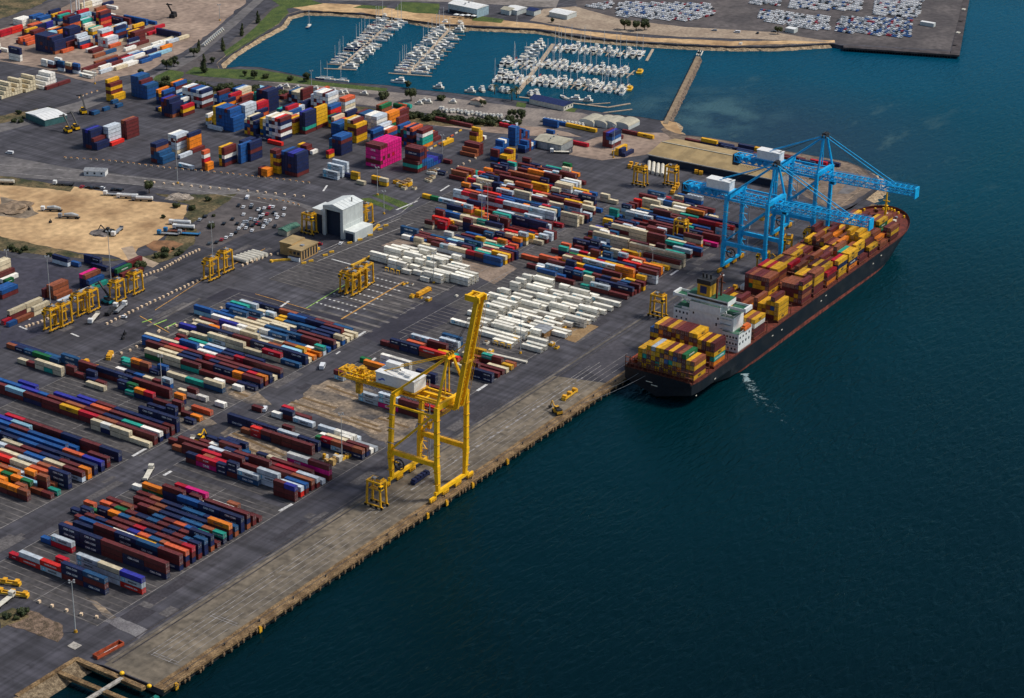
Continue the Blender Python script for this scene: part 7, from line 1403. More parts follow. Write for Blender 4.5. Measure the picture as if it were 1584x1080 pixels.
518.4 333.3 0 2 0101 1,515.6 319.1 0 4 01 1,511.4 309.7 1 4 0001 0,523.8 309.7 1 4 0000 0,511.6 306.7 1 4 0106 1,513 304.3 1 4 00 0
515.9 301.6 1 4 00 1,451.6 336.9 1 4 0002 1,451.6 339.5 1 4 0102 0,451.6 342.1 1 4 0102 0,468.5 351.2 1 2 06 1,468.5 353.8 1 4 04 0
468.5 356.4 1 4 0000 1,468.5 359.1 1 4 05050505 0,468.5 361.7 1 4 05050505 0,678.2 151.5 0 2 0508 1,679.6 205.5 0 2 0500 1,681 145.5 0 2 16 0
683.1 151.5 0 4 11 0,683.1 198.4 0 2 1111 1,683.8 165 0 2 0115 1,685.2 145.5 0 2 0208 1,685.9 192 0 2 00 1,687.3 159 0 2 0101 1
687.3 171.3 0 4 0000 1,688 165 0 2 01 0,688 199.8 0 4 1414 0,688.7 153 0 2 0105 1,689.4 144 0 2 050912 1,690.1 184.5 0 2 010100 1
692.9 207 0 2 000000 1,699.2 168 0 4 1201 1,699.2 180.4 0 2 0707 1,699.2 186.7 0 4 0505 0,699.2 199.1 0 4 0202 0,703.4 166.5 0 2 000000 1
703.4 174.3 0 2 120100 1,710.4 198 0 2 091612 1,710.4 204.3 0 4 0101 1,711.1 144 0 4 000101 1,711.1 156.4 0 4 010101 1,711.1 171.8 0 4 12 0
711.1 184.2 0 2 16 0,711.8 190.5 0 2 0909 1,714.6 196.5 0 4 0516 0,715.3 144 0 4 1212 0,715.3 156.4 0 4 1212 0,715.3 173.3 0 4 0007 0
716 189 0 2 16 0,718.8 195 0 4 151101 1,719.5 145.5 0 4 0000 0,719.5 157.9 0 4 00 0,719.5 173.3 0 4 1212 0,723.7 156 0 4 1212 0
723.7 168.4 0 4 05 0,733.5 151.5 0 4 120105 0,733.5 163.9 0 2 000001 0,733.5 170.2 0 4 0501 0,733.5 182.6 0 4 080202 0,733.5 195 0 4 000000 0
733.5 207.4 0 4 161616 0,737.7 145.5 0 2 01 0,737.7 151.8 0 2 151515 0,737.7 158.1 0 2 050011 0,737.7 164.3 0 2 1414 0,737.7 172.1 0 2 0808 0
737.7 182.9 0 4 04 0,737.7 195.3 0 4 141414 0,737.7 207.7 0 4 0707 0,739.1 220.5 0 2 0201 0,743.3 222 0 2 050008 1,746.8 153 0 4 00 0
746.8 165.4 0 4 141200 1,746.8 179.3 0 4 00 0,746.8 191.7 0 4 010012 1,746.8 204.1 0 4 05 0,747.5 217.5 0 2 0701 0,748.9 225 0 2 0002 0
751 144 0 4 121200 1,751 156.4 0 4 0005 0,751 168.8 0 4 12 0,751 181.2 0 4 050505 1,751 195.1 0 4 16 0,751 210.5 0 2 0000 0
751.7 219 0 2 0505 0,755.2 175.5 0 4 1212 0,755.2 187.9 0 4 05 0,755.2 200.3 0 2 0808 0,755.2 206.6 0 2 010101 1,755.9 213 0 4 050505 0
758.7 228 0 2 1211 0,760.1 205.5 0 2 0512 0,760.1 211.8 0 2 0000 0,760.8 220.5 0 2 020115 0,764.3 144 0 2 0505 0,764.3 153.3 0 2 0100 0
764.3 161.1 0 4 0101 0,764.3 173.5 0 4 05 0,764.3 188.9 0 4 120116 1,764.3 201.3 0 2 1212 0,764.3 207.6 0 2 05 0,764.3 227.3 0 2 0912 0
765 214.5 0 4 010101 0,768.5 144 0 4 000101 1,768.5 156.4 0 4 1200 0,768.5 170.3 0 2 050005 1,768.5 178.1 0 2 16 0,768.5 184.4 0 4 14 0
768.5 196.8 0 2 1200 0,768.5 206.1 0 2 0805 0,768.5 230.3 0 2 05 0,769.2 213 0 2 02 0,769.2 220.8 0 2 000100 0,773.4 223.5 0 4 0414 0
777.6 153 0 2 1616 0,777.6 159.3 0 2 1512 0,777.6 167.1 0 4 011205 1,777.6 221.5 0 4 12 0,781.8 157.5 0 4 1209 0,781.8 169.9 0 4 0105 0
781.8 216.8 0 4 0900 0,781.8 230.7 0 2 0808 0,786 222 0 4 010101 1,786.7 165 0 2 00 0,790.2 171 0 4 1212 0,790.2 183.4 0 4 000000 1
790.2 195.8 0 4 080808 0,790.2 211.2 0 4 00 0,790.2 223.6 0 2 010101 0,794.4 171 0 4 0504 0,794.4 186.4 0 2 0909 0,794.4 192.7 0 4 08 0
794.4 206.6 0 4 0000 0,794.4 220.5 0 2 081207 0,794.4 228.3 0 2 1414 0,798.6 177 0 4 000000 1,798.6 189.4 0 2 07 0,798.6 195.7 0 2 1212 0
798.6 206.5 0 4 0501 0,798.6 218.9 0 4 07 0,802.8 211.5 0 4 0500 0,803.5 226.5 0 2 1616 0,806.3 186 0 2 010205 0,806.3 195.3 0 4 0101 0
807 210 0 2 0901 0,807.7 217.5 0 2 110100 1,811.2 198 0 4 07 0,811.2 210.4 0 2 08 0,815.4 198 0 4 07 0,673.7 145.5 0 2 12 0
673.7 151.8 0 4 07 0,673.7 164.2 0 2 0409 1,673.7 173.5 0 4 01 0,677.9 159 0 4 05 0,677.9 171.4 0 4 00 0,682.1 171 0 4 02 0
655.5 96.5 0 4 02 0,656.9 78.5 0 2 0505 1,663.9 89 0 2 0814 0,666.7 96.5 0 2 010101 1,666.7 102.8 0 4 0000 1,670.9 54.5 0 4 05 0
670.9 68.4 0 4 0900 1,670.9 80.8 0 4 0202 1,670.9 93.2 0 4 0709 0,675.1 54.5 0 2 0009 1,675.1 62.3 0 4 080808 1,675.1 74.7 0 4 09 0
682.8 111.5 0 2 000107 1,683.5 54.5 0 4 09 0,686.3 68 0 4 0101 0,686.3 80.4 0 4 1515 0,689.1 93.5 0 2 000000 1,690.5 86 0 2 151515 1
694 54.5 0 4 0808 0,694 68.4 0 2 0505 0,694 77.7 0 2 001112 1,696.8 84.5 0 2 020505 0,698.2 56 0 4 12 0,698.2 68.4 0 4 1616 0
698.2 100.3 0 2 0101 0,701 83 0 2 1111 0,702.4 54.5 0 4 09 0,702.4 66.9 0 2 01 0,702.4 101.7 0 2 140101 1,704.5 95 0 2 1115 1
704.5 108.8 0 4 0001 1,705.2 75.5 0 4 1109 0,708 101 0 2 1512 0,715.7 56 0 2 12 0,715.7 63.8 0 4 1215 0,715.7 76.2 0 4 000000 0
719.9 54.5 0 4 0107 0,719.9 66.9 0 2 000000 1,719.9 73.2 0 4 01 0,719.9 85.6 0 2 00 0,719.9 91.9 0 4 0505 0,719.9 105.8 0 2 000504 0
719.9 113.6 0 2 0900 0,724.1 104 0 2 0000 0,724.1 110.3 0 4 02 0,728.3 104 0 2 0015 0,728.3 111.8 0 4 0505 0,736.7 56 0 2 0000 0
736.7 62.3 0 4 0505 0,736.7 74.7 0 4 05 0,736.7 87.1 0 4 14 0,736.7 99.5 0 2 051612 0,740.2 105.5 0 4 0101 0,740.9 54.5 0 4 00 0
740.9 66.9 0 4 1515 0,740.9 79.3 0 4 000000 1,740.9 91.7 0 2 1404 0,740.9 98 0 2 0004 0,744.4 104 0 4 0000 0,744.4 117.9 0 2 0909 0
745.1 56 0 4 080500 1,745.1 68.4 0 4 05 0,745.1 80.8 0 4 1402 0,745.1 94.7 0 2 0000 0,748.6 104 0 4 0101 0,749.3 83 0 2 1212 0
749.3 89.3 0 2 0000 0,749.3 119.6 0 2 1515 0,750.7 96.5 0 2 00 0,753.5 80 0 4 0000 0,756.3 120.5 0 2 000707 1,761.2 120.5 0 2 02 0
761.9 57.5 0 4 0000 0,761.9 71.4 0 2 0707 0,761.9 77.7 0 2 010101 1,761.9 84 0 4 0501 0,766.1 62 0 4 0402 0,766.1 74.4 0 4 0009 0
766.1 86.8 0 4 0202 0,767.5 99.5 0 2 0901 0,767.5 105.8 0 4 1204 0,767.5 118.2 0 2 051201 1,771.7 104 0 4 1115 0,775.2 63.5 0 2 0000 0
775.2 69.8 0 4 0114 0,775.2 83.7 0 4 1200 0,775.2 120.1 0 2 0000 0,775.9 96.5 0 4 040005 0,779.4 65 0 4 02 0,779.4 77.4 0 4 0707 0
779.4 119.8 0 2 0000 0,784.3 107 0 4 050505 1,786.4 120.5 0 2 1414 0,790.6 113 0 4 010700 0,793.4 71 0 2 05 0,793.4 78.8 0 4 1200 0
794.8 117.5 0 2 0012 0,797.6 75.5 0 4 0200 0,798.3 90.5 0 2 0001 0,798.3 98.3 0 4 1200 0,799 111.5 0 4 001215 1,802.5 96.5 0 4 01 0
806.7 89 0 4 000212 1,806.7 102.9 0 2 1405 1,810.9 96.5 0 2 0707 0,810.9 102.8 0 2 0202 0,815.1 101 0 2 05 0,460.4 207 0 4 11 0
464.6 162 0 4 01 0,464.6 175.9 0 4 01 0,464.6 188.3 0 4 12 0,464.6 200.7 0 4 07 0,465.3 216 0 2 00 1,470.2 219 0 2 05 1
481.4 213 0 4 05 0,485.6 208.5 0 2 01 0,485.6 214.8 0 4 05 0,489.8 214.5 0 4 00 0,512.2 199.5 0 4 12 0,512.2 211.9 0 4 0107 0
516.4 196.5 0 4 05 0,516.4 208.9 0 4 1212 1,569.9 68 0 2 1919 3,569.9 75.8 0 4 1919 3,574.8 62 0 2 1919 3,578.3 81.5 0 4 19 1
581.1 107 0 2 19 1,586 63.5 0 4 19 1,586 107.4 0 2 19 1,590.2 63.5 0 4 19 1,593.7 108.5 0 2 19 1,594.4 60.5 0 4 19 1
594.4 93.9 0 4 1919 3,595.1 74 0 2 19 1,595.1 80.3 0 4 19 1,598.6 68 0 2 19 1,604.2 102.5 0 4 1919 3,607 63.5 0 4 19 1
608.4 105.5 0 2 19 0,614.7 80 0 4 19 1,617.5 111.5 0 2 19 1,618.9 80 0 4 1919 3,621 65 0 4 19 1,627.3 92 0 4 1919 3
629.4 63.5 0 4 1919 3,629.4 75.9 0 4 19 1,636.4 93.5 0 4 19 1,637.1 69.5 0 4 1919 3,637.8 83 0 2 1919 3,640.6 95 0 4 1919 3
614.4 148.5 0 4 1919 3,614.4 160.9 0 2 19 1,617.2 180 0 2 19 1,617.9 187.5 0 2 1919 1,619.3 165 0 2 19 1,621.4 180 0 2 1919 3
622.1 186 0 4 19 1,623.5 165 0 2 1919 3,623.5 172.8 0 2 1919 3,629.1 144 0 2 19 0,631.9 150 0 4 19 1,633.3 177 0 4 19 1
633.3 190.9 0 4 1919 1,636.1 150 0 4 19 1,637.5 186 0 4 19 1,641 159 0 2 1919 3,641.7 165 0 4 19 1,641.7 177.4 0 4 1919 3
641.7 189.8 0 4 19 1,759.2 409 1 4 01010201 0,759.2 411.6 1 4 0901000501 0,759.2 414.2 1 4 1608021105 0,759.2 416.8 1 4 09010205 0,759.2 446 1 4 010909 0
759.2 451.6 1 4 120904 0,778.2 401.4 1 4 12000005 0,778.2 404 1 4 02000005 0,778.2 406.6 1 4 02001105 0,778.2 423.2 1 4 07021601 0,778.2 436.6 1 4 0007 0
778.2 439.2 1 4 0002 0,778.2 441.8 1 4 120702 0,778.2 452.4 1 4 0212000801 0,778.2 455 1 4 01120000 0,791.4 390.6 1 4 01 0,791.4 393.2 1 4 0016 0
791.4 395.8 1 4 0107 0,791.4 398.4 1 4 0116 0,791.4 404 1 4 07000402 0,791.4 406.6 1 4 0708040511 0,791.4 409.2 1 4 0701090501 0,791.4 411.8 1 4 07080102 0
791.4 447.6 1 4 0113070000 0,791.4 458 1 4 0113001611 0,791.4 468.6 1 4 1201020200 0,791.4 471.2 1 4 01010402 0,804.6 374 1 4 1316 0,804.6 376.6 1 4 001605 0
804.6 379.2 1 4 090701 0,804.6 395.8 1 4 0202 0,804.6 398.4 1 4 0213 0,804.6 401 1 4 02 0,804.6 403.6 1 4 0002 0,804.6 406.2 1 4 0202 0
804.6 411.8 1 4 131212 0,804.6 414.4 1 4 021208 0,804.6 417 1 4 050709 0,804.6 422.6 1 4 0107 0,804.6 425.2 1 4 0107 0,804.6 460 1 4 0212000505 0
804.6 462.6 1 4 0201000512 0,804.6 465.2 1 4 0200000502 0,823.6 450.2 1 4 01 0,823.6 452.8 1 4 01 0,823.6 455.4 1 4 01 0,823.6 458 1 4 01 0
823.6 460.6 1 4 0100 0,823.6 477.2 1 4 0900 0,823.6 479.8 1 4 12 0,836.8 414.4 1 4 0200120816 0,836.8 417 1 4 02131200 0,836.8 438.8 1 4 0400 0
836.8 441.4 1 4 0100 0,836.8 447 1 4 00 0,836.8 449.6 1 4 00 0,836.8 452.2 1 4 09 0,836.8 454.8 1 4 16 0,836.8 457.4 1 4 0001 0
836.8 474 1 4 13 0,836.8 476.6 1 4 13 0,763.6 478.4 1 4 000911 0,763.6 499.4 1 4 09 0,763.6 502 1 4 01 0,776.8 507.8 1 4 01000102 0
776.8 510.4 1 4 010009 0,776.8 513 1 4 01020108 0,790 499.8 1 4 0101 0,790 502.4 1 4 0713 0,790 508 1 4 0802120002 0,790 510.6 1 4 0002120008 0
803.2 504.6 1 4 0108 0,803.2 507.2 1 4 0008 0,789.5 331.7 1 4 02020102 0,789.5 334.3 1 4 07051201 0,789.5 356.1 1 4 0801 0,802.7 300.1 1 4 0807070400 0
802.7 302.7 1 4 1307120400 0,802.7 308.3 1 4 1601000116 0,802.7 310.9 1 4 1601001201 0,802.7 313.5 1 4 0200020716 0,802.7 316.1 1 4 16010000 0,802.7 318.7 1 4 1601000702 0
802.7 329.3 1 4 000216 0,802.7 331.9 1 4 000904 0,802.7 334.5 1 4 00021112 0,815.9 291.9 1 4 09 0,815.9 302.5 1 4 00 0,815.9 305.1 1 4 0000 0
815.9 307.7 1 4 0108 0,815.9 310.3 1 4 05 0,815.9 329.5 1 4 0207020000 0,832.4 660.9 1 4 16 0,832.4 698.5 1 4 16 0,832.4 701.1 1 4 0216 0
832.4 703.7 1 4 16 0,832.4 706.3 1 4 1616 0,832.4 708.9 1 4 00 0,845.6 642.3 1 4 00 0,845.6 644.9 1 4 00 0,845.6 647.5 1 4 04 0
845.6 688.5 1 4 0108 0,845.6 691.1 1 4 010813 0,845.6 693.7 1 4 010813 0,845.6 696.3 1 4 0112 0,845.6 698.9 1 4 0108 0,845.6 704.5 1 4 120100 0
845.6 707.1 1 4 130100 0,845.6 709.7 1 4 1601 0,845.6 712.3 1 4 160009 0,845.6 714.9 1 4 020000 0,864.6 625.7 1 4 04 0,864.6 655.3 1 4 080200 0
864.6 671.9 1 4 05 0,864.6 674.5 1 4 12 0,864.6 677.1 1 4 1200 0,864.6 696.3 1 4 0008 0,864.6 698.9 1 4 00 0,864.6 701.5 1 4 0001 0
864.6 704.1 1 4 0008 0,864.6 706.7 1 4 0105 0,864.6 725.9 1 4 0216 0,864.6 728.5 1 4 1616 0,877.8 634.3 1 4 1201 0,877.8 647.7 1 4 0501000201 0
877.8 653.3 1 4 01011104 0,877.8 655.9 1 4 12091109 0,877.8 672.5 1 4 020905 0,877.8 675.1 1 4 090907 0,877.8 677.7 1 4 0109 0,877.8 680.3 1 4 021605 0
877.8 696.9 1 4 0209160101 0,877.8 699.5 1 4 00131601 0,877.8 702.1 1 4 0209160100 0,877.8 707.7 1 4 0100040207 0,877.8 710.3 1 4 0200010200 0,877.8 712.9 1 4 09130402 0
877.8 729.5 1 4 000502 0,877.8 732.1 1 4 010502 0,877.8 734.7 1 4 0505 0,877.8 737.3 1 4 050502 0,877.8 739.9 1 4 050502 0,891 653.1 1 4 0201 0
891 655.7 1 4 0109 0,891 658.3 1 4 020802 0,891 660.9 1 4 020201 0,891 663.5 1 4 020012 0,891 674.1 1 4 16 0,891 676.7 1 4 04 0
891 693.3 1 4 0004 0,891 695.9 1 4 001207 0,891 698.5 1 4 040112 0,891 701.1 1 4 010207 0,891 703.7 1 4 1112 0,891 720.3 1 4 16050011 0
891 728.5 1 4 020009 0,891 731.1 1 4 12000501 0,891 733.7 1 4 120102 0,904.2 671.9 1 4 0812 0,904.2 688.5 1 4 1116110100 0,904.2 691.1 1 4 0801091116 0
904.2 693.7 1 4 02010101 0,904.2 699.3 1 4 0500 0,904.2 701.9 1 4 0100 0,904.2 704.5 1 4 0900 0,904.2 710.1 1 4 001213 0,904.2 712.7 1 4 02021311 0
904.2 715.3 1 4 011313 0"""
SHIPD = """556 -6.34 1 4 16 1,556 -11.38 1 4 00090909 13,556 -13.9 1 4 09000709 7,556 -16.42 1 4 0009000809 23,556 -18.94 1 4 1700090912 27,556 -21.46 1 4 0907000909 13
556 -23.98 1 4 0009090009 31,556 -26.5 1 4 0900020800 31,556 -29.02 1 4 0009071709 31,556 -31.54 1 4 0900090200 15,556 -34.06 1 4 0008090017 31,556 -36.58 1 4 0900000006 31
556 -39.1 1 4 17170909 15,556 -41.62 1 4 09000917 15,577 -6.34 1 4 0801000902 3,577 -8.86 1 4 170900090109 3,577 -11.38 1 4 000009170817 1,577 -13.9 1 4 170907000000 3
577 -16.42 1 4 081709000009 3,577 -18.94 1 4 000009090017 1,577 -21.46 1 4 170900000900 3,577 -23.98 1 4 090000090000 3,577 -26.5 1 4 001709001700 1,577 -29.02 1 4 000900090009 3
577 -31.54 1 4 091709170009 3,577 -34.06 1 4 0000000909 3,577 -36.58 1 4 0017000000 3,577 -39.1 1 4 0000090009 3,577 -41.62 1 4 0807090000 31,622 -6.34 1 4 170008 3
622 -8.86 1 4 0000 3,622 -11.38 1 4 0909 1,622 -13.9 1 4 171709 5,622 -16.42 1 4 000900 1,622 -18.94 1 4 00000909 7,622 -21.46 1 4 1700 1
622 -23.98 1 4 00170909 3,622 -26.5 1 4 000009 1,622 -29.02 1 4 000009 5,622 -31.54 1 4 00000900 7,622 -34.06 1 4 0017090000 23,622 -36.58 1 4 00000909 5
622 -39.1 1 4 17000917 11,622 -41.62 1 4 00000409 15,650 -8.86 1 4 170900 1,650 -11.38 1 4 1709 1,650 -13.9 1 4 0000 1,650 -16.42 1 4 0000 1
650 -18.94 1 4 091700 3,650 -21.46 1 4 0817 1,650 -29.02 1 4 00000017 3,650 -31.54 1 4 000909 1,650 -34.06 1 4 001709 1,650 -36.58 1 4 00091709 5
650 -39.1 1 4 0009020900 1,650 -41.62 1 4 09090909 15,679 -6.34 1 4 04 1,679 -8.86 1 4 00000000 1,679 -11.38 1 4 00060817 1,679 -13.9 1 4 00090900 1
679 -16.42 1 4 00090900 1,679 -18.94 1 4 00090017 1,679 -21.46 1 4 09170017 15,679 -31.54 1 4 17090017 1,679 -34.06 1 4 00000017 1,679 -36.58 1 4 09000017 1
679 -39.1 1 4 17090000 9,679 -41.62 1 4 0017000900 31,694 -6.34 1 4 0101 0,694 -8.86 1 4 00170011 1,694 -11.38 1 4 00000009 1,694 -13.9 1 4 00000011 1
694 -16.42 1 4 00000909 1,694 -18.94 1 4 17170009 7,694 -21.46 1 4 17 1,694 -29.02 1 4 0017 0,694 -31.54 1 4 00000009 1,694 -34.06 1 4 17000909 1
694 -36.58 1 4 00090017 0,694 -39.1 1 4 0000080917 1,694 -41.62 1 4 0000090917 31,711 -6.34 1 4 1111 0,711 -8.86 1 4 000009 1,711 -11.38 1 4 000000 1
711 -13.9 1 4 091717 1,711 -16.42 1 4 170909 1,711 -18.94 1 4 001711 1,711 -21.46 1 4 0017 1,711 -23.98 1 4 150717 1,711 -26.5 1 4 0907 0
711 -29.02 1 4 000909 0,711 -31.54 1 4 09000900 1,711 -34.06 1 4 00090909 1,711 -36.58 1 4 00091700 1,711 -39.1 1 4 00090909 1,711 -41.62 1 4 080011 7
725 -6.34 1 4 11 0,725 -8.86 1 4 001117 1,725 -11.38 1 4 000017 1,725 -13.9 1 4 000009 1,725 -16.42 1 4 17 0,725 -18.94 1 4 1700 1
725 -21.46 1 4 00 0,725 -23.98 1 4 0009 0,725 -26.5 1 4 17090817 1,725 -29.02 1 4 000017 0,725 -31.54 1 4 00090900 1,725 -34.06 1 4 000000 1
725 -36.58 1 4 000909 0,725 -39.1 1 4 08000011 1,725 -41.62 1 4 09090109 15,739 -6.34 1 4 0917 1,739 -8.86 1 4 0009 1,739 -11.38 1 4 0917 1
739 -13.9 1 4 0900 1,739 -16.42 1 4 00 0,739 -18.94 1 4 00 0,739 -21.46 1 4 0400 0,739 -23.98 1 4 001709 1,739 -26.5 1 4 000000 1
739 -29.02 1 4 000017 0,739 -31.54 1 4 171708 0,739 -34.06 1 4 0008091617 1,739 -36.58 1 4 01090907 1,739 -39.1 1 4 09090909 1,739 -41.62 1 4 08010909 15
754 -6.34 1 4 0800 0,754 -8.86 1 4 170009 1,754 -11.38 1 4 0909 0,754 -13.9 1 4 00000017 1,754 -16.42 1 4 171717 1,754 -18.94 1 4 00000917 1
754 -21.46 1 4 010100 1,754 -23.98 1 4 000017 1,754 -26.5 1 4 170009 0,754 -29.02 1 4 17171708 1,754 -31.54 1 4 00 0,754 -34.06 1 4 000017 1
754 -36.58 1 4 000900 0,754 -39.1 1 4 17010909 7,754 -41.62 1 4 00 1,768 -6.34 1 4 01010000 1,768 -8.86 1 4 170000 1,768 -11.38 1 4 010009 1
768 -13.9 1 4 0000 0,768 -16.42 1 4 00170900 1,768 -18.94 1 4 170008 1,768 -21.46 1 4 1700 0,768 -23.98 1 4 010117 1,768 -26.5 1 4 0101 0
768 -29.02 1 4 1700090909 1,768 -31.54 1 4 08000909 1,768 -34.06 1 4 1700090909 1,768 -36.58 1 4 17170909 1,768 -39.1 1 4 001700 1,768 -41.62 1 4 0009 3
783 -6.34 1 4 00 0,783 -8.86 1 4 00 0,783 -11.38 1 4 000000 1,783 -13.9 1 4 0909 0,783 -16.42 1 4 0017 0,783 -18.94 1 4 17 0
783 -21.46 1 4 00000909 1,783 -23.98 1 4 1700 0,783 -26.5 1 4 01 0,783 -29.02 1 4 000017 0,783 -31.54 1 4 00000009 1,783 -34.06 1 4 001700 1
783 -36.58 1 4 170017 1,783 -39.1 1 4 0008 1,783 -41.62 1 4 17 1,798 -6.34 1 4 00 0,798 -8.86 1 4 0000 1,798 -11.38 1 4 1709 1
798 -13.9 1 4 17 0,798 -16.42 1 4 090000 1,798 -18.94 1 4 00 0,798 -21.46 1 4 17 0,798 -23.98 1 4 0000 1,798 -26.5 1 4 00 0
798 -29.02 1 4 000900 0,798 -31.54 1 4 08090917 1,798 -34.06 1 4 09090609 3,798 -36.58 1 4 0906 0,798 -39.1 1 4 171100 1,798 -41.62 1 4 000917 7
812 -8.86 1 4 0017 1,812 -11.38 1 4 0909 1,812 -13.9 1 4 00 0,812 -16.42 1 4 0000 1,812 -18.94 1 4 17 1,812 -21.46 1 4 17 0
812 -23.98 1 4 0909 1,812 -26.5 1 4 00 0,812 -29.02 1 4 1700 0,812 -31.54 1 4 090917 1,812 -34.06 1 4 00 0,812 -36.58 1 4 00 0"""
# ---------------------------------------------------------------- trees
LEAF = mat('leaf_dark', (.012, .022, .008), .8, .5, .7, rgb2=(.045, .06, .015), edge=(.3, .7)); LEAF2 = mat('leaf_mid', (.022, .034, .010), .8, .5, .7, rgb2=(.065, .075, .02), edge=(.3, .7)); BARK = mat('bark', (.06, .04, .025), .9, .2, .6)
def tree_proto(kind, seed):
    rnd = random.Random(seed); r = empty({'tree': 'broad_tree', 'pine': 'conifer', 'shrub': 'shrub', 'palm': 'palm_tree'}[kind]); m = MB(); c = MB(); lf = LEAF if seed % 2 else LEAF2
    if kind == 'palm':
        m.cyl((0, 0, 0), (.2, 0, 6), .32, BARK, 7, .22)
        for k in range(16):
            a = 2*math.pi*k/16+rnd.uniform(-.2, .2); el = rnd.uniform(-.1, .9); prev = Vector((.2, 0, 6))
            for j in range(5): q = prev+Vector((math.cos(a)*.75, math.sin(a)*.75, el*.7-j*.32)); c.bar(prev, q, .55-.08*j, lf, .06); prev = q
    else:
        H = {'tree': 5.0, 'pine': 7.5, 'shrub': 1.2}[kind]
        m.cyl((0, 0, 0), (0, 0, H*.8), .3 if kind != 'shrub' else .12, BARK, 7, .1)
        for k in range(5):
            a = 2*math.pi*k/5; z = H*(.3+.08*k); m.bar((0, 0, z), (math.cos(a)*H*.32, math.sin(a)*H*.32, z+H*.25), .14, BARK)
        lobes = []
        for k in range(11 if kind == 'tree' else 9):
            if kind == 'pine': z = 1.4+k*.8; rr = max(.35, 1.7*(1-k/10)); a = rnd.uniform(0, 6.3); lobes.append((Vector((math.cos(a)*rr*.3, math.sin(a)*rr*.3, z)), rr))
            elif kind == 'shrub': a = rnd.uniform(0, 6.3); d = rnd.uniform(0, 1.4); lobes.append((Vector((math.cos(a)*d, math.sin(a)*d, rnd.uniform(.6, 1.5))), rnd.uniform(.6, 1.0)))
            else: a = rnd.uniform(0, 6.3); d = rnd.uniform(.3, 2.7); lobes.append((Vector((math.cos(a)*d, math.sin(a)*d, rnd.uniform(2.4, 6.0)-d*.25)), rnd.uniform(1.0, 1.8)))
        for q, rr in lobes:
            for k in range(75 if kind != 'shrub' else 45):
                v = Vector((rnd.gauss(0, 1), rnd.gauss(0, 1), rnd.gauss(0, 1))).normalized(); p = q+v*rr*rnd.uniform(.75, 1.12); s = rnd.uniform(.14, .34)
                t = v.cross(Vector((rnd.random(), rnd.random(), rnd.random()))).normalized(); u = v.cross(t)+v*rnd.uniform(-.4, .4)
                c.add([p+t*s, p+u*s, p-t*s, p-u*s*.8], [(0, 1, 2, 3)], lf if rnd.random() < .75 else LEAF2)
            c.blob(q, rr*.82, lf, seed, 1, 1, .3)
    part(m, 'trunk', r); part(c, 'crown', r); return Proto(r)
TP = {k: [tree_proto(k, i+3*j) for i in range(2)] for j, k in enumerate(('tree', 'pine', 'shrub', 'palm'))}
def plant(k, px, py, s, lab, grp=None):
    p = G(px, py); P = random.choice(TP[k]); P.place((p.x, p.y, 0), random.uniform(0, 6), lab, {'tree': 'tree', 'pine': 'conifer', 'shrub': 'shrub', 'palm': 'palm'}[k], grp, s)
for a in (('tree', 231, 299, 1.25, 'lone round dark tree beside the white tankers'), ('tree', 258, 108, 1.25, 'round dark tree at the road bend, nearer of two'), ('tree', 269, 103, 1.25, 'round dark tree at the road bend, farther of two'), ('tree', 218, 118, .9, 'dark tree behind the blue stack by the road'), ('tree', 257, 130, .95, 'dark tree on the verge left of the lawn lamp post'), ('tree', 300, 88, 1.1, 'dark tree beside the row of blue parked boats'), ('pine', 308, 80, 1.2, 'tall tree above the parked boats by the marina road'), ('pine', 316, 113, 1.8, 'tall pointed conifer on the lawn corner'), ('tree', 328, 98, .8, 'small round tree on the lawn corner'), ('pine', 345, 79, 1.3, 'narrow conifer on the marina lawn, nearest of three'), ('pine', 375, 56, 1.3, 'narrow conifer on the marina lawn, middle of three'), ('pine', 399, 36, 1.3, 'narrow conifer on the marina lawn, farthest of three'), ('tree', 474, 126, 1.1, 'dark round tree on the marina south bank'), ('tree', 394, 121, .95, 'dark tree on the west bank by the water, taller'), ('tree', 378, 118, .7, 'small dark tree on the west bank by the water'), ('shrub', 410, 121, 1.7, 'low dark bush on the bank beside the water'), ('shrub', 449, 124, 1.6, 'low bush alone on the marina bank'), ('tree', 636, 157, 1.5, 'large dark spreading tree in the boat yard'), ('shrub', 594, 153, 2.6, 'dark round bush alone in the boat yard'), ('tree', 632, 137, .9, 'dark tree at the water edge behind the boat sheds'), ('tree', 806, 186, 1.3, 'large dark tree by the boat storage, right of two'), ('tree', 793, 183, 1.0, 'dark tree by the boat storage, left of two'), ('palm', 792, 156, 1.3, 'palm by the foot of the marina walkway, nearer'), ('palm', 799, 152, 1.3, 'palm by the foot of the marina walkway, farther'), ('palm', 765, 146, 1.1, 'palm on the bank beside small boats'), ('tree', 746, 165, .8, 'dark tree beside the little cream hut'), ('shrub', 681, 155, 2.0, 'dark bush at the edge of the boat yard'), ('tree', 966, 46, 1.35, 'dark round tree on the far foreshore, first of three'), ('tree', 984, 48, 1.3, 'dark round tree on the far foreshore, second of three'), ('tree', 997, 47, 1.45, 'dark round tree on the far foreshore, third of three'), ('tree', 1203, 53, 1.0, 'single tree on the far foreshore track'), ('shrub', 170, 362, 1.6, 'dark bush below the sand lot'), ('shrub', 326, 353, 1.5, 'dark bush at the staff car park edge'), ('shrub', 217, 416, 2.2, 'dark bush beside the depot corner'), ('tree', 855, 35, .6, 'small tree beside the white ribbed shed'), ('shrub', 74, 173, 1.8, 'dark bush near the pale canopy')): plant(*a)
for k in range(40):
    t = k/39; px = 232+t*210; py = 132+t*16+random.uniform(-3, 3); plant('shrub', px, py, random.uniform(1.3, 2.6), 'dark shrub in the hedge line below the marina lawn', 'shrubs in the hedge below the lawn')
for k in range(34):
    t = k/33; px = 610+t*190; py = 179+t*14+random.uniform(-4, 4); plant('shrub', px, py, random.uniform(1.2, 2.4), 'dark shrub along the bank behind the upper yard', 'shrubs along the bank behind the yard')
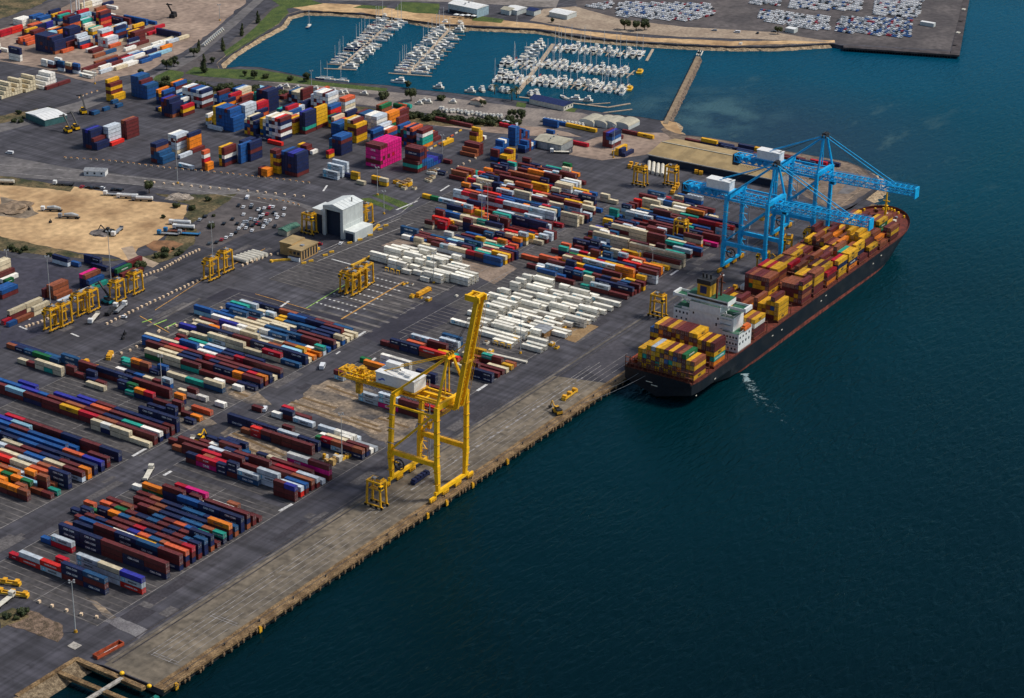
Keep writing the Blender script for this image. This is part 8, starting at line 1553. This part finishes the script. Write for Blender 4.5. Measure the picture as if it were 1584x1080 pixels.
for k in range(26):
    px, py = random.choice(((random.uniform(0, 90), random.uniform(372, 398)), (random.uniform(240, 300), random.uniform(385, 400)), (random.uniform(0, 60), random.uniform(173, 190)), (random.uniform(250, 330), random.uniform(310, 340)), (random.uniform(5, 40), random.uniform(948, 965)))); plant('shrub', px, py, random.uniform(.7, 1.6), 'small scrub bush on the rough ground', 'scrub bushes on rough ground')
# ---------------------------------------------------------------- marina
PONT = mat('pontoon', (.40, .31, .22), .9, .15, .5)
def pontoon(a, b, wd, lab, fingers=()):
    a = G(*a, -2.6); b = G(*b, -2.6); r = empty('pontoon', (0, 0, 0), 0, lab, 'pontoon')
    part(MB().bar((a.x, a.y, -2.75), (b.x, b.y, -2.75), wd, PONT, .5), 'deck', r)
    d = (b-a).normalized(); n = Vector((-d.y, d.x, 0))
    for t, s, L in fingers:
        q = a.lerp(b, t); e = q+n*s*L; part(MB().bar(tuple(q[:2])+(-2.78,), tuple(e[:2])+(-2.78,), .9, PONT, .4), 'finger', r); part(MB().cyl(tuple(e[:2])+(-4,), tuple(e[:2])+(.6,), .18, DARK, 6), 'pile', r)
    return a, b, d, n
def hull_mb(L, B, H, m, deck, bowf=.75):
    b = MB(); st = [(-.5, .8), (-.3, 1), (0, 1), (.2, .9), (.35, .62), (.45, .3), (.5, .02)]; vs = []
    for t, k in st: x = t*L; z = .12*L*.5*max(0, t)*.6; vs += [(x, -B/2*k*.75, -.3), (x, -B/2*k, H+z), (x, B/2*k, H+z), (x, B/2*k*.75, -.3)]
    n = len(st); fs = []
    for i in range(n-1):
        a = i*4; fs += [(a, a+4, a+5, a+1), (a+2, a+6, a+7, a+3)]
    b.add(vs, fs+[(0, 1, 2, 3)], m); b.add(vs, [(i*4+1, i*4+5, i*4+6, i*4+2) for i in range(n-1)], deck); return b
def sailboat(hm, cov, seed):
    L = 11; r = hull_mb(L, 3.0, 1.2, hm, OFFW).build('sailing_yacht')
    part(MB().box(-1.8, -.9, 1.15, 2.2, .9, 1.75, WHITE).box(-1.5, -.92, 1.35, 1.8, .92, 1.55, GLASS), 'cabin', r)
    part(MB().cyl((.8, 0, 1.5), (.8, 0, 15.5), .16, WHITE, 6, .11).bar((.8, 0, 15.3), (-5.2, 0, 1.5), .04, GREY).bar((.8, 0, 15.3), (5.4, 0, 1.7), .04, GREY).bar((.8, -1.3, 8), (.8, 1.3, 8), .08, GALV), 'mast', r)
    part(MB().bar((.7, 0, 2.6), (-4, 0, 2.7), .42, cov, .5), 'boom', r); part(MB().box(-4.6, -1.0, 1.2, -2.4, 1.0, 1.3, PONT), 'cockpit', r); return Proto(r)
def motorboat(hm, seed, L=11.5):
    r = hull_mb(L, 3.5, 1.5, hm, OFFW).build('motor_yacht')
    part(MB().box(-L*.32, -1.5, 1.5, L*.18, 1.5, 2.9, WHITE).box(-L*.3, -1.53, 2.0, L*.15, 1.53, 2.6, GLASS).add([(L*.18, -1.4, 2.9), (L*.28, -1.2, 1.6), (L*.28, 1.2, 1.6), (L*.18, 1.4, 2.9)], [(0, 1, 2, 3)], GLASS), 'cabin', r)
    part(MB().box(-L*.28, -1.3, 2.9, L*.02, 1.3, 3.5, WHITE).box(-L*.3, -1.4, 4.5, -L*.02, 1.4, 4.6, OFFW).bar((-L*.28, -1.2, 3.5), (-L*.28, -1.2, 4.5), .08, GALV).bar((-L*.28, 1.2, 3.5), (-L*.28, 1.2, 4.5), .08, GALV), 'flybridge', r)
    part(MB().bar((-L*.2, 0, 4.6), (-L*.22, 0, 6.2), .1, WHITE), 'aerial', r); return Proto(r)
BW = mat('boat_white', (.78, .78, .76), .3, .04); BB = mat('boat_blue', (.02, .05, .18), .3); BGN = mat('boat_green', (.02, .14, .06), .4)
SB = [(sailboat(BW, PAINT['N'], 1), 'white', 'navy'), (sailboat(BW, WHITE, 2), 'white', 'white'), (sailboat(BW, mat('cover_red', (.30, .02, .04), .8), 3), 'white', 'red'), (sailboat(BB, OFFW, 4), 'navy', 'cream'), (sailboat(BW, PAINT['B'], 5), 'white', 'blue')]
MBT = [(motorboat(BW, 1), 'white'), (motorboat(BW, 2, 13.5), 'large white'), (motorboat(OFFW, 3, 9), 'small cream'), (motorboat(BB, 6, 11), 'navy')]
def berth(a, b, d, n, cnt, side, L, place, ps=.6, off=7.0, miss=.06):
    for k in range(cnt):
        if random.random() < miss: continue
        q = a.lerp(b, (k+.5)/cnt)+n*side*(off+random.uniform(-.6, .6)); ang = math.atan2(n.y*side, n.x*side)+math.pi*(random.random() < .4)
        if random.random() < ps:
            P, h, cv = random.choices(SB, (4, 4, 1, 1, 2))[0]; P.place((q.x, q.y, -3), ang+random.uniform(-.05, .05), f'{h} yacht with {cv} sail cover, {place}', 'sailing yacht', 'sailing yachts in the marina', random.uniform(.95, 1.25))
        else:
            P, h = random.choices(MBT, (4, 2, 3, .5))[0]; P.place((q.x, q.y, -3), ang+random.uniform(-.05, .05), f'{h} motor yacht, {place}', 'motor yacht', 'motor yachts in the marina', random.uniform(.92, 1.18))
def fing(n, s, L): return [((k+.5)/n, s, L) for k in range(n)]
a, b, d, n = pontoon((525, 106), (612, 28), 2.4, 'long pontoon of the westernmost pier', fing(8, 1, 13)+fing(8, -1, 13))
berth(a, b, d, n, 19, 1, 12, 'the west side of the westernmost pier', .75); berth(a, b, d, n, 19, -1, 12, 'the east side of the westernmost pier', .45)
q = G(500, 106, -2.6); q2 = G(552, 108, -2.6); pontoon((501, 106), (551, 108), 1.6, 'end pontoon of the westernmost pier')
a, b, d, n = pontoon((632, 114), (702, 38), 2.6, 'long pontoon of the second pier', fing(9, 1, 13)+fing(12, -1, 17))
berth(a, b, d, n, 20, 1, 12, 'the west side of the second pier', .7); berth(a, b, d, n, 18, -1, 14, 'the east side of the second pier', .25, 8)
pontoon((601, 113), (668, 118), 1.6, 'end pontoon of the second pier'); pontoon((556, 25), (745, 41), 1.6, 'long white shore pontoon below the club'); pontoon((487, 20), (522, 23), 1.2, 'short pontoon on the north shore')
pontoon((800, 145), (856, 68), 3.2, 'main walkway of the large pier')
for i, (p0, p1, nm_, c) in enumerate((((856, 74), (997, 86), 'the top pontoon of the large pier', 14), ((838, 99), (980, 115), 'the middle pontoon of the large pier', 15), ((816, 124), (972, 140), 'the lower pontoon of the large pier', 16))):
    a, b, d, n = pontoon(p0, p1, 1.8, f'{ORD[i+1]} cross pontoon of the large pier', fing(c, 1, 11)+fing(c, -1, 11))
    berth(a, b, d, n, c, 1, 9, nm_, .55, 6, .12); berth(a, b, d, n, c, -1, 9, nm_, .45, 6, .15)
for i, (p0, p1, nm_, c) in enumerate((((778, 97), (834, 104), 'the short upper pontoon west of the walkway', 6), ((766, 120), (815, 125), 'the short lower pontoon west of the walkway', 6))):
    a, b, d, n = pontoon(p0, p1, 1.6, f'{ORD[i+1]} short pontoon west of the walkway', fing(c, 1, 10)+fing(c, -1, 10))
    berth(a, b, d, n, c, 1, 9, nm_, .5, 6, .05); berth(a, b, d, n, c, -1, 9, nm_, .5, 6, .1)
a, b = G(826, 100, -2.6), G(854, 66, -2.6); d = (b-a).normalized(); n = Vector((-d.y, d.x, 0)); berth(a, b, d, n, 7, 1, 10, 'the west side of the main walkway', .1, 9, 0)
pontoon((1000, 94), (1010, 76), 2.0, 'end landing stage of the top pontoon')
pontoon((803, 150), (940, 166), 1.8, 'shore pontoon before the marina office'); pontoon((940, 166), (975, 160), 1.6, 'angled breakwater pontoon beside the marina office'); pontoon((920, 176), (978, 169), 1.2, 'outer angled pontoon by the ramp'); pontoon((905, 162), (944, 159), 1.0, 'short angled pontoon near the yellow boat')
YC = mat('fuel_yellow', (.72, .42, .03), .5)
for i, (x, y) in enumerate(((990, 112), (974, 138))):
    p = G(x, y, -3); r = hull_mb(11, 5.2, 1.2, YC, YC).build('yellow_workboat', loc=(p.x, p.y, -3)); r.rotation_euler = (0, 0, R(20)); tag(r, ['yellow work boat at the end of the middle pontoon', 'yellow work boat at the end of the lower pontoon'][i], 'work boat'); part(MB().box(-2.5, -1.6, 1.2, 1.5, 1.6, 2.6, YC).box(-.8, -.2, 2.6, -.4, .2, 4, DARK), 'wheelhouse', r); part(MB().box(2, -1, 1.3, 3.4, 1, 1.7, DARK), 'winch', r)
single = ((478, 42, 3, 20, 'navy yacht moored alone in the west basin'), (800, 46, 1, 60, 'white yacht alone off the north shore'), (1143, 74, 9, 110, 'small white motor boat under way off the far foreshore'), (498, 123, 3, 110, 'dark boat lying along the south jetty'), (508, 124, 1, 110, 'white boat beside the south jetty, middle'), (529, 126, 1, 110, 'white boat beside the south jetty, farthest along'), (727, 143, 9, 110, 'white motor boat at the south shore jetty'), (745, 141, 8, 60, 'motor boat with a blue cover at the south shore'), (760, 139, 9, 60, 'cream motor boat at the south shore'), (776, 142, 9, 60, 'white launch by the palms at the south shore'), (784, 143, 9, 60, 'cream launch by the walkway foot'), (820, 148, 9, 60, 'launch beside the shore pontoon'), (828, 146, 7, 60, 'large launch beside the shore pontoon'), (872, 152, 0, 60, 'white yacht beside the shore pontoon'), (888, 156, 7, 110, 'large white motor yacht at the shore pontoon'), (908, 157, 9, 110, 'orange and cream boat at the shore pontoon'), (617, 128, 7, 110, 'white boat at the marina slipway'), (678, 137, 9, 110, 'white launch at the south bank'))
for x, y, k, rz, lb in single:
    p = G(x, y, -3); P = (SB[k][0] if k < 5 else MBT[k-6 if k < 9 else 2][0] if k != 6 else MBT[0][0]); P.place((p.x, p.y, -3), R(rz), lb, 'yacht' if k < 5 else 'motor boat', None, .95)
# boats on hard standing
def dry(px, py, rz, lab, grp=None, s=.62):
    p = G(px, py); P = random.choice(MBT[:3])[0] if random.random() < .7 else SB[1][0]; (MBT[2][0] if True else P).place((p.x, p.y, .35), R(rz), lab, 'boat', grp, s)
for k in range(12): dry(841+k*5.4, 188+k*.75, 60, 'white boat on a trailer in the row behind the yellow containers', 'boats stored behind the yellow containers')
for k in range(18): dry(680+k*5.6+random.uniform(-1, 1), 171+k*.75+random.uniform(-1.5, 1.5), 55, 'boat on a trailer in the boat yard row', 'boats stored in the boat yard')
for k in range(12): dry(314+k*2.6, 72-k*2.2, 120, 'boat or car trailer parked along the marina road', 'boats parked along the marina road', .5)
for x, y in ((432, 138), (442, 136), (459, 139), (488, 140), (506, 143), (515, 143), (526, 146), (533, 145), (563, 147), (648, 162), (655, 159), (662, 160), (415, 142), (420, 143), (700, 160)): dry(x, y, 110, 'white boat or trailer on the open boat car park', 'boats scattered on the boat car park', .7)
for i, x in enumerate((622, 629, 636)):
    p = G(x, 168); tag(MB().cyl((0, 0, 1.6), (0, 7, 1.6), 1.6, (PAINT['G'], PAINT['Q'], PAINT['T'])[i], 12).build('storage_tank', loc=(p.x, p.y, 0)), f'{("green", "red", "teal")[i]} tank lying beside the boat yard', 'tank')
build_containers(YARD, False)
build_containers(SHIPD, True)

for nm, mb in MARKS.items(): tag(mb.build(nm), kind='structure')
for P in PROTOS:
    if not P.used:
        for nm in [k for ks in P.kids.values() for k in ks]: bpy.data.objects.remove(nm)
        bpy.data.objects.remove(P.root)
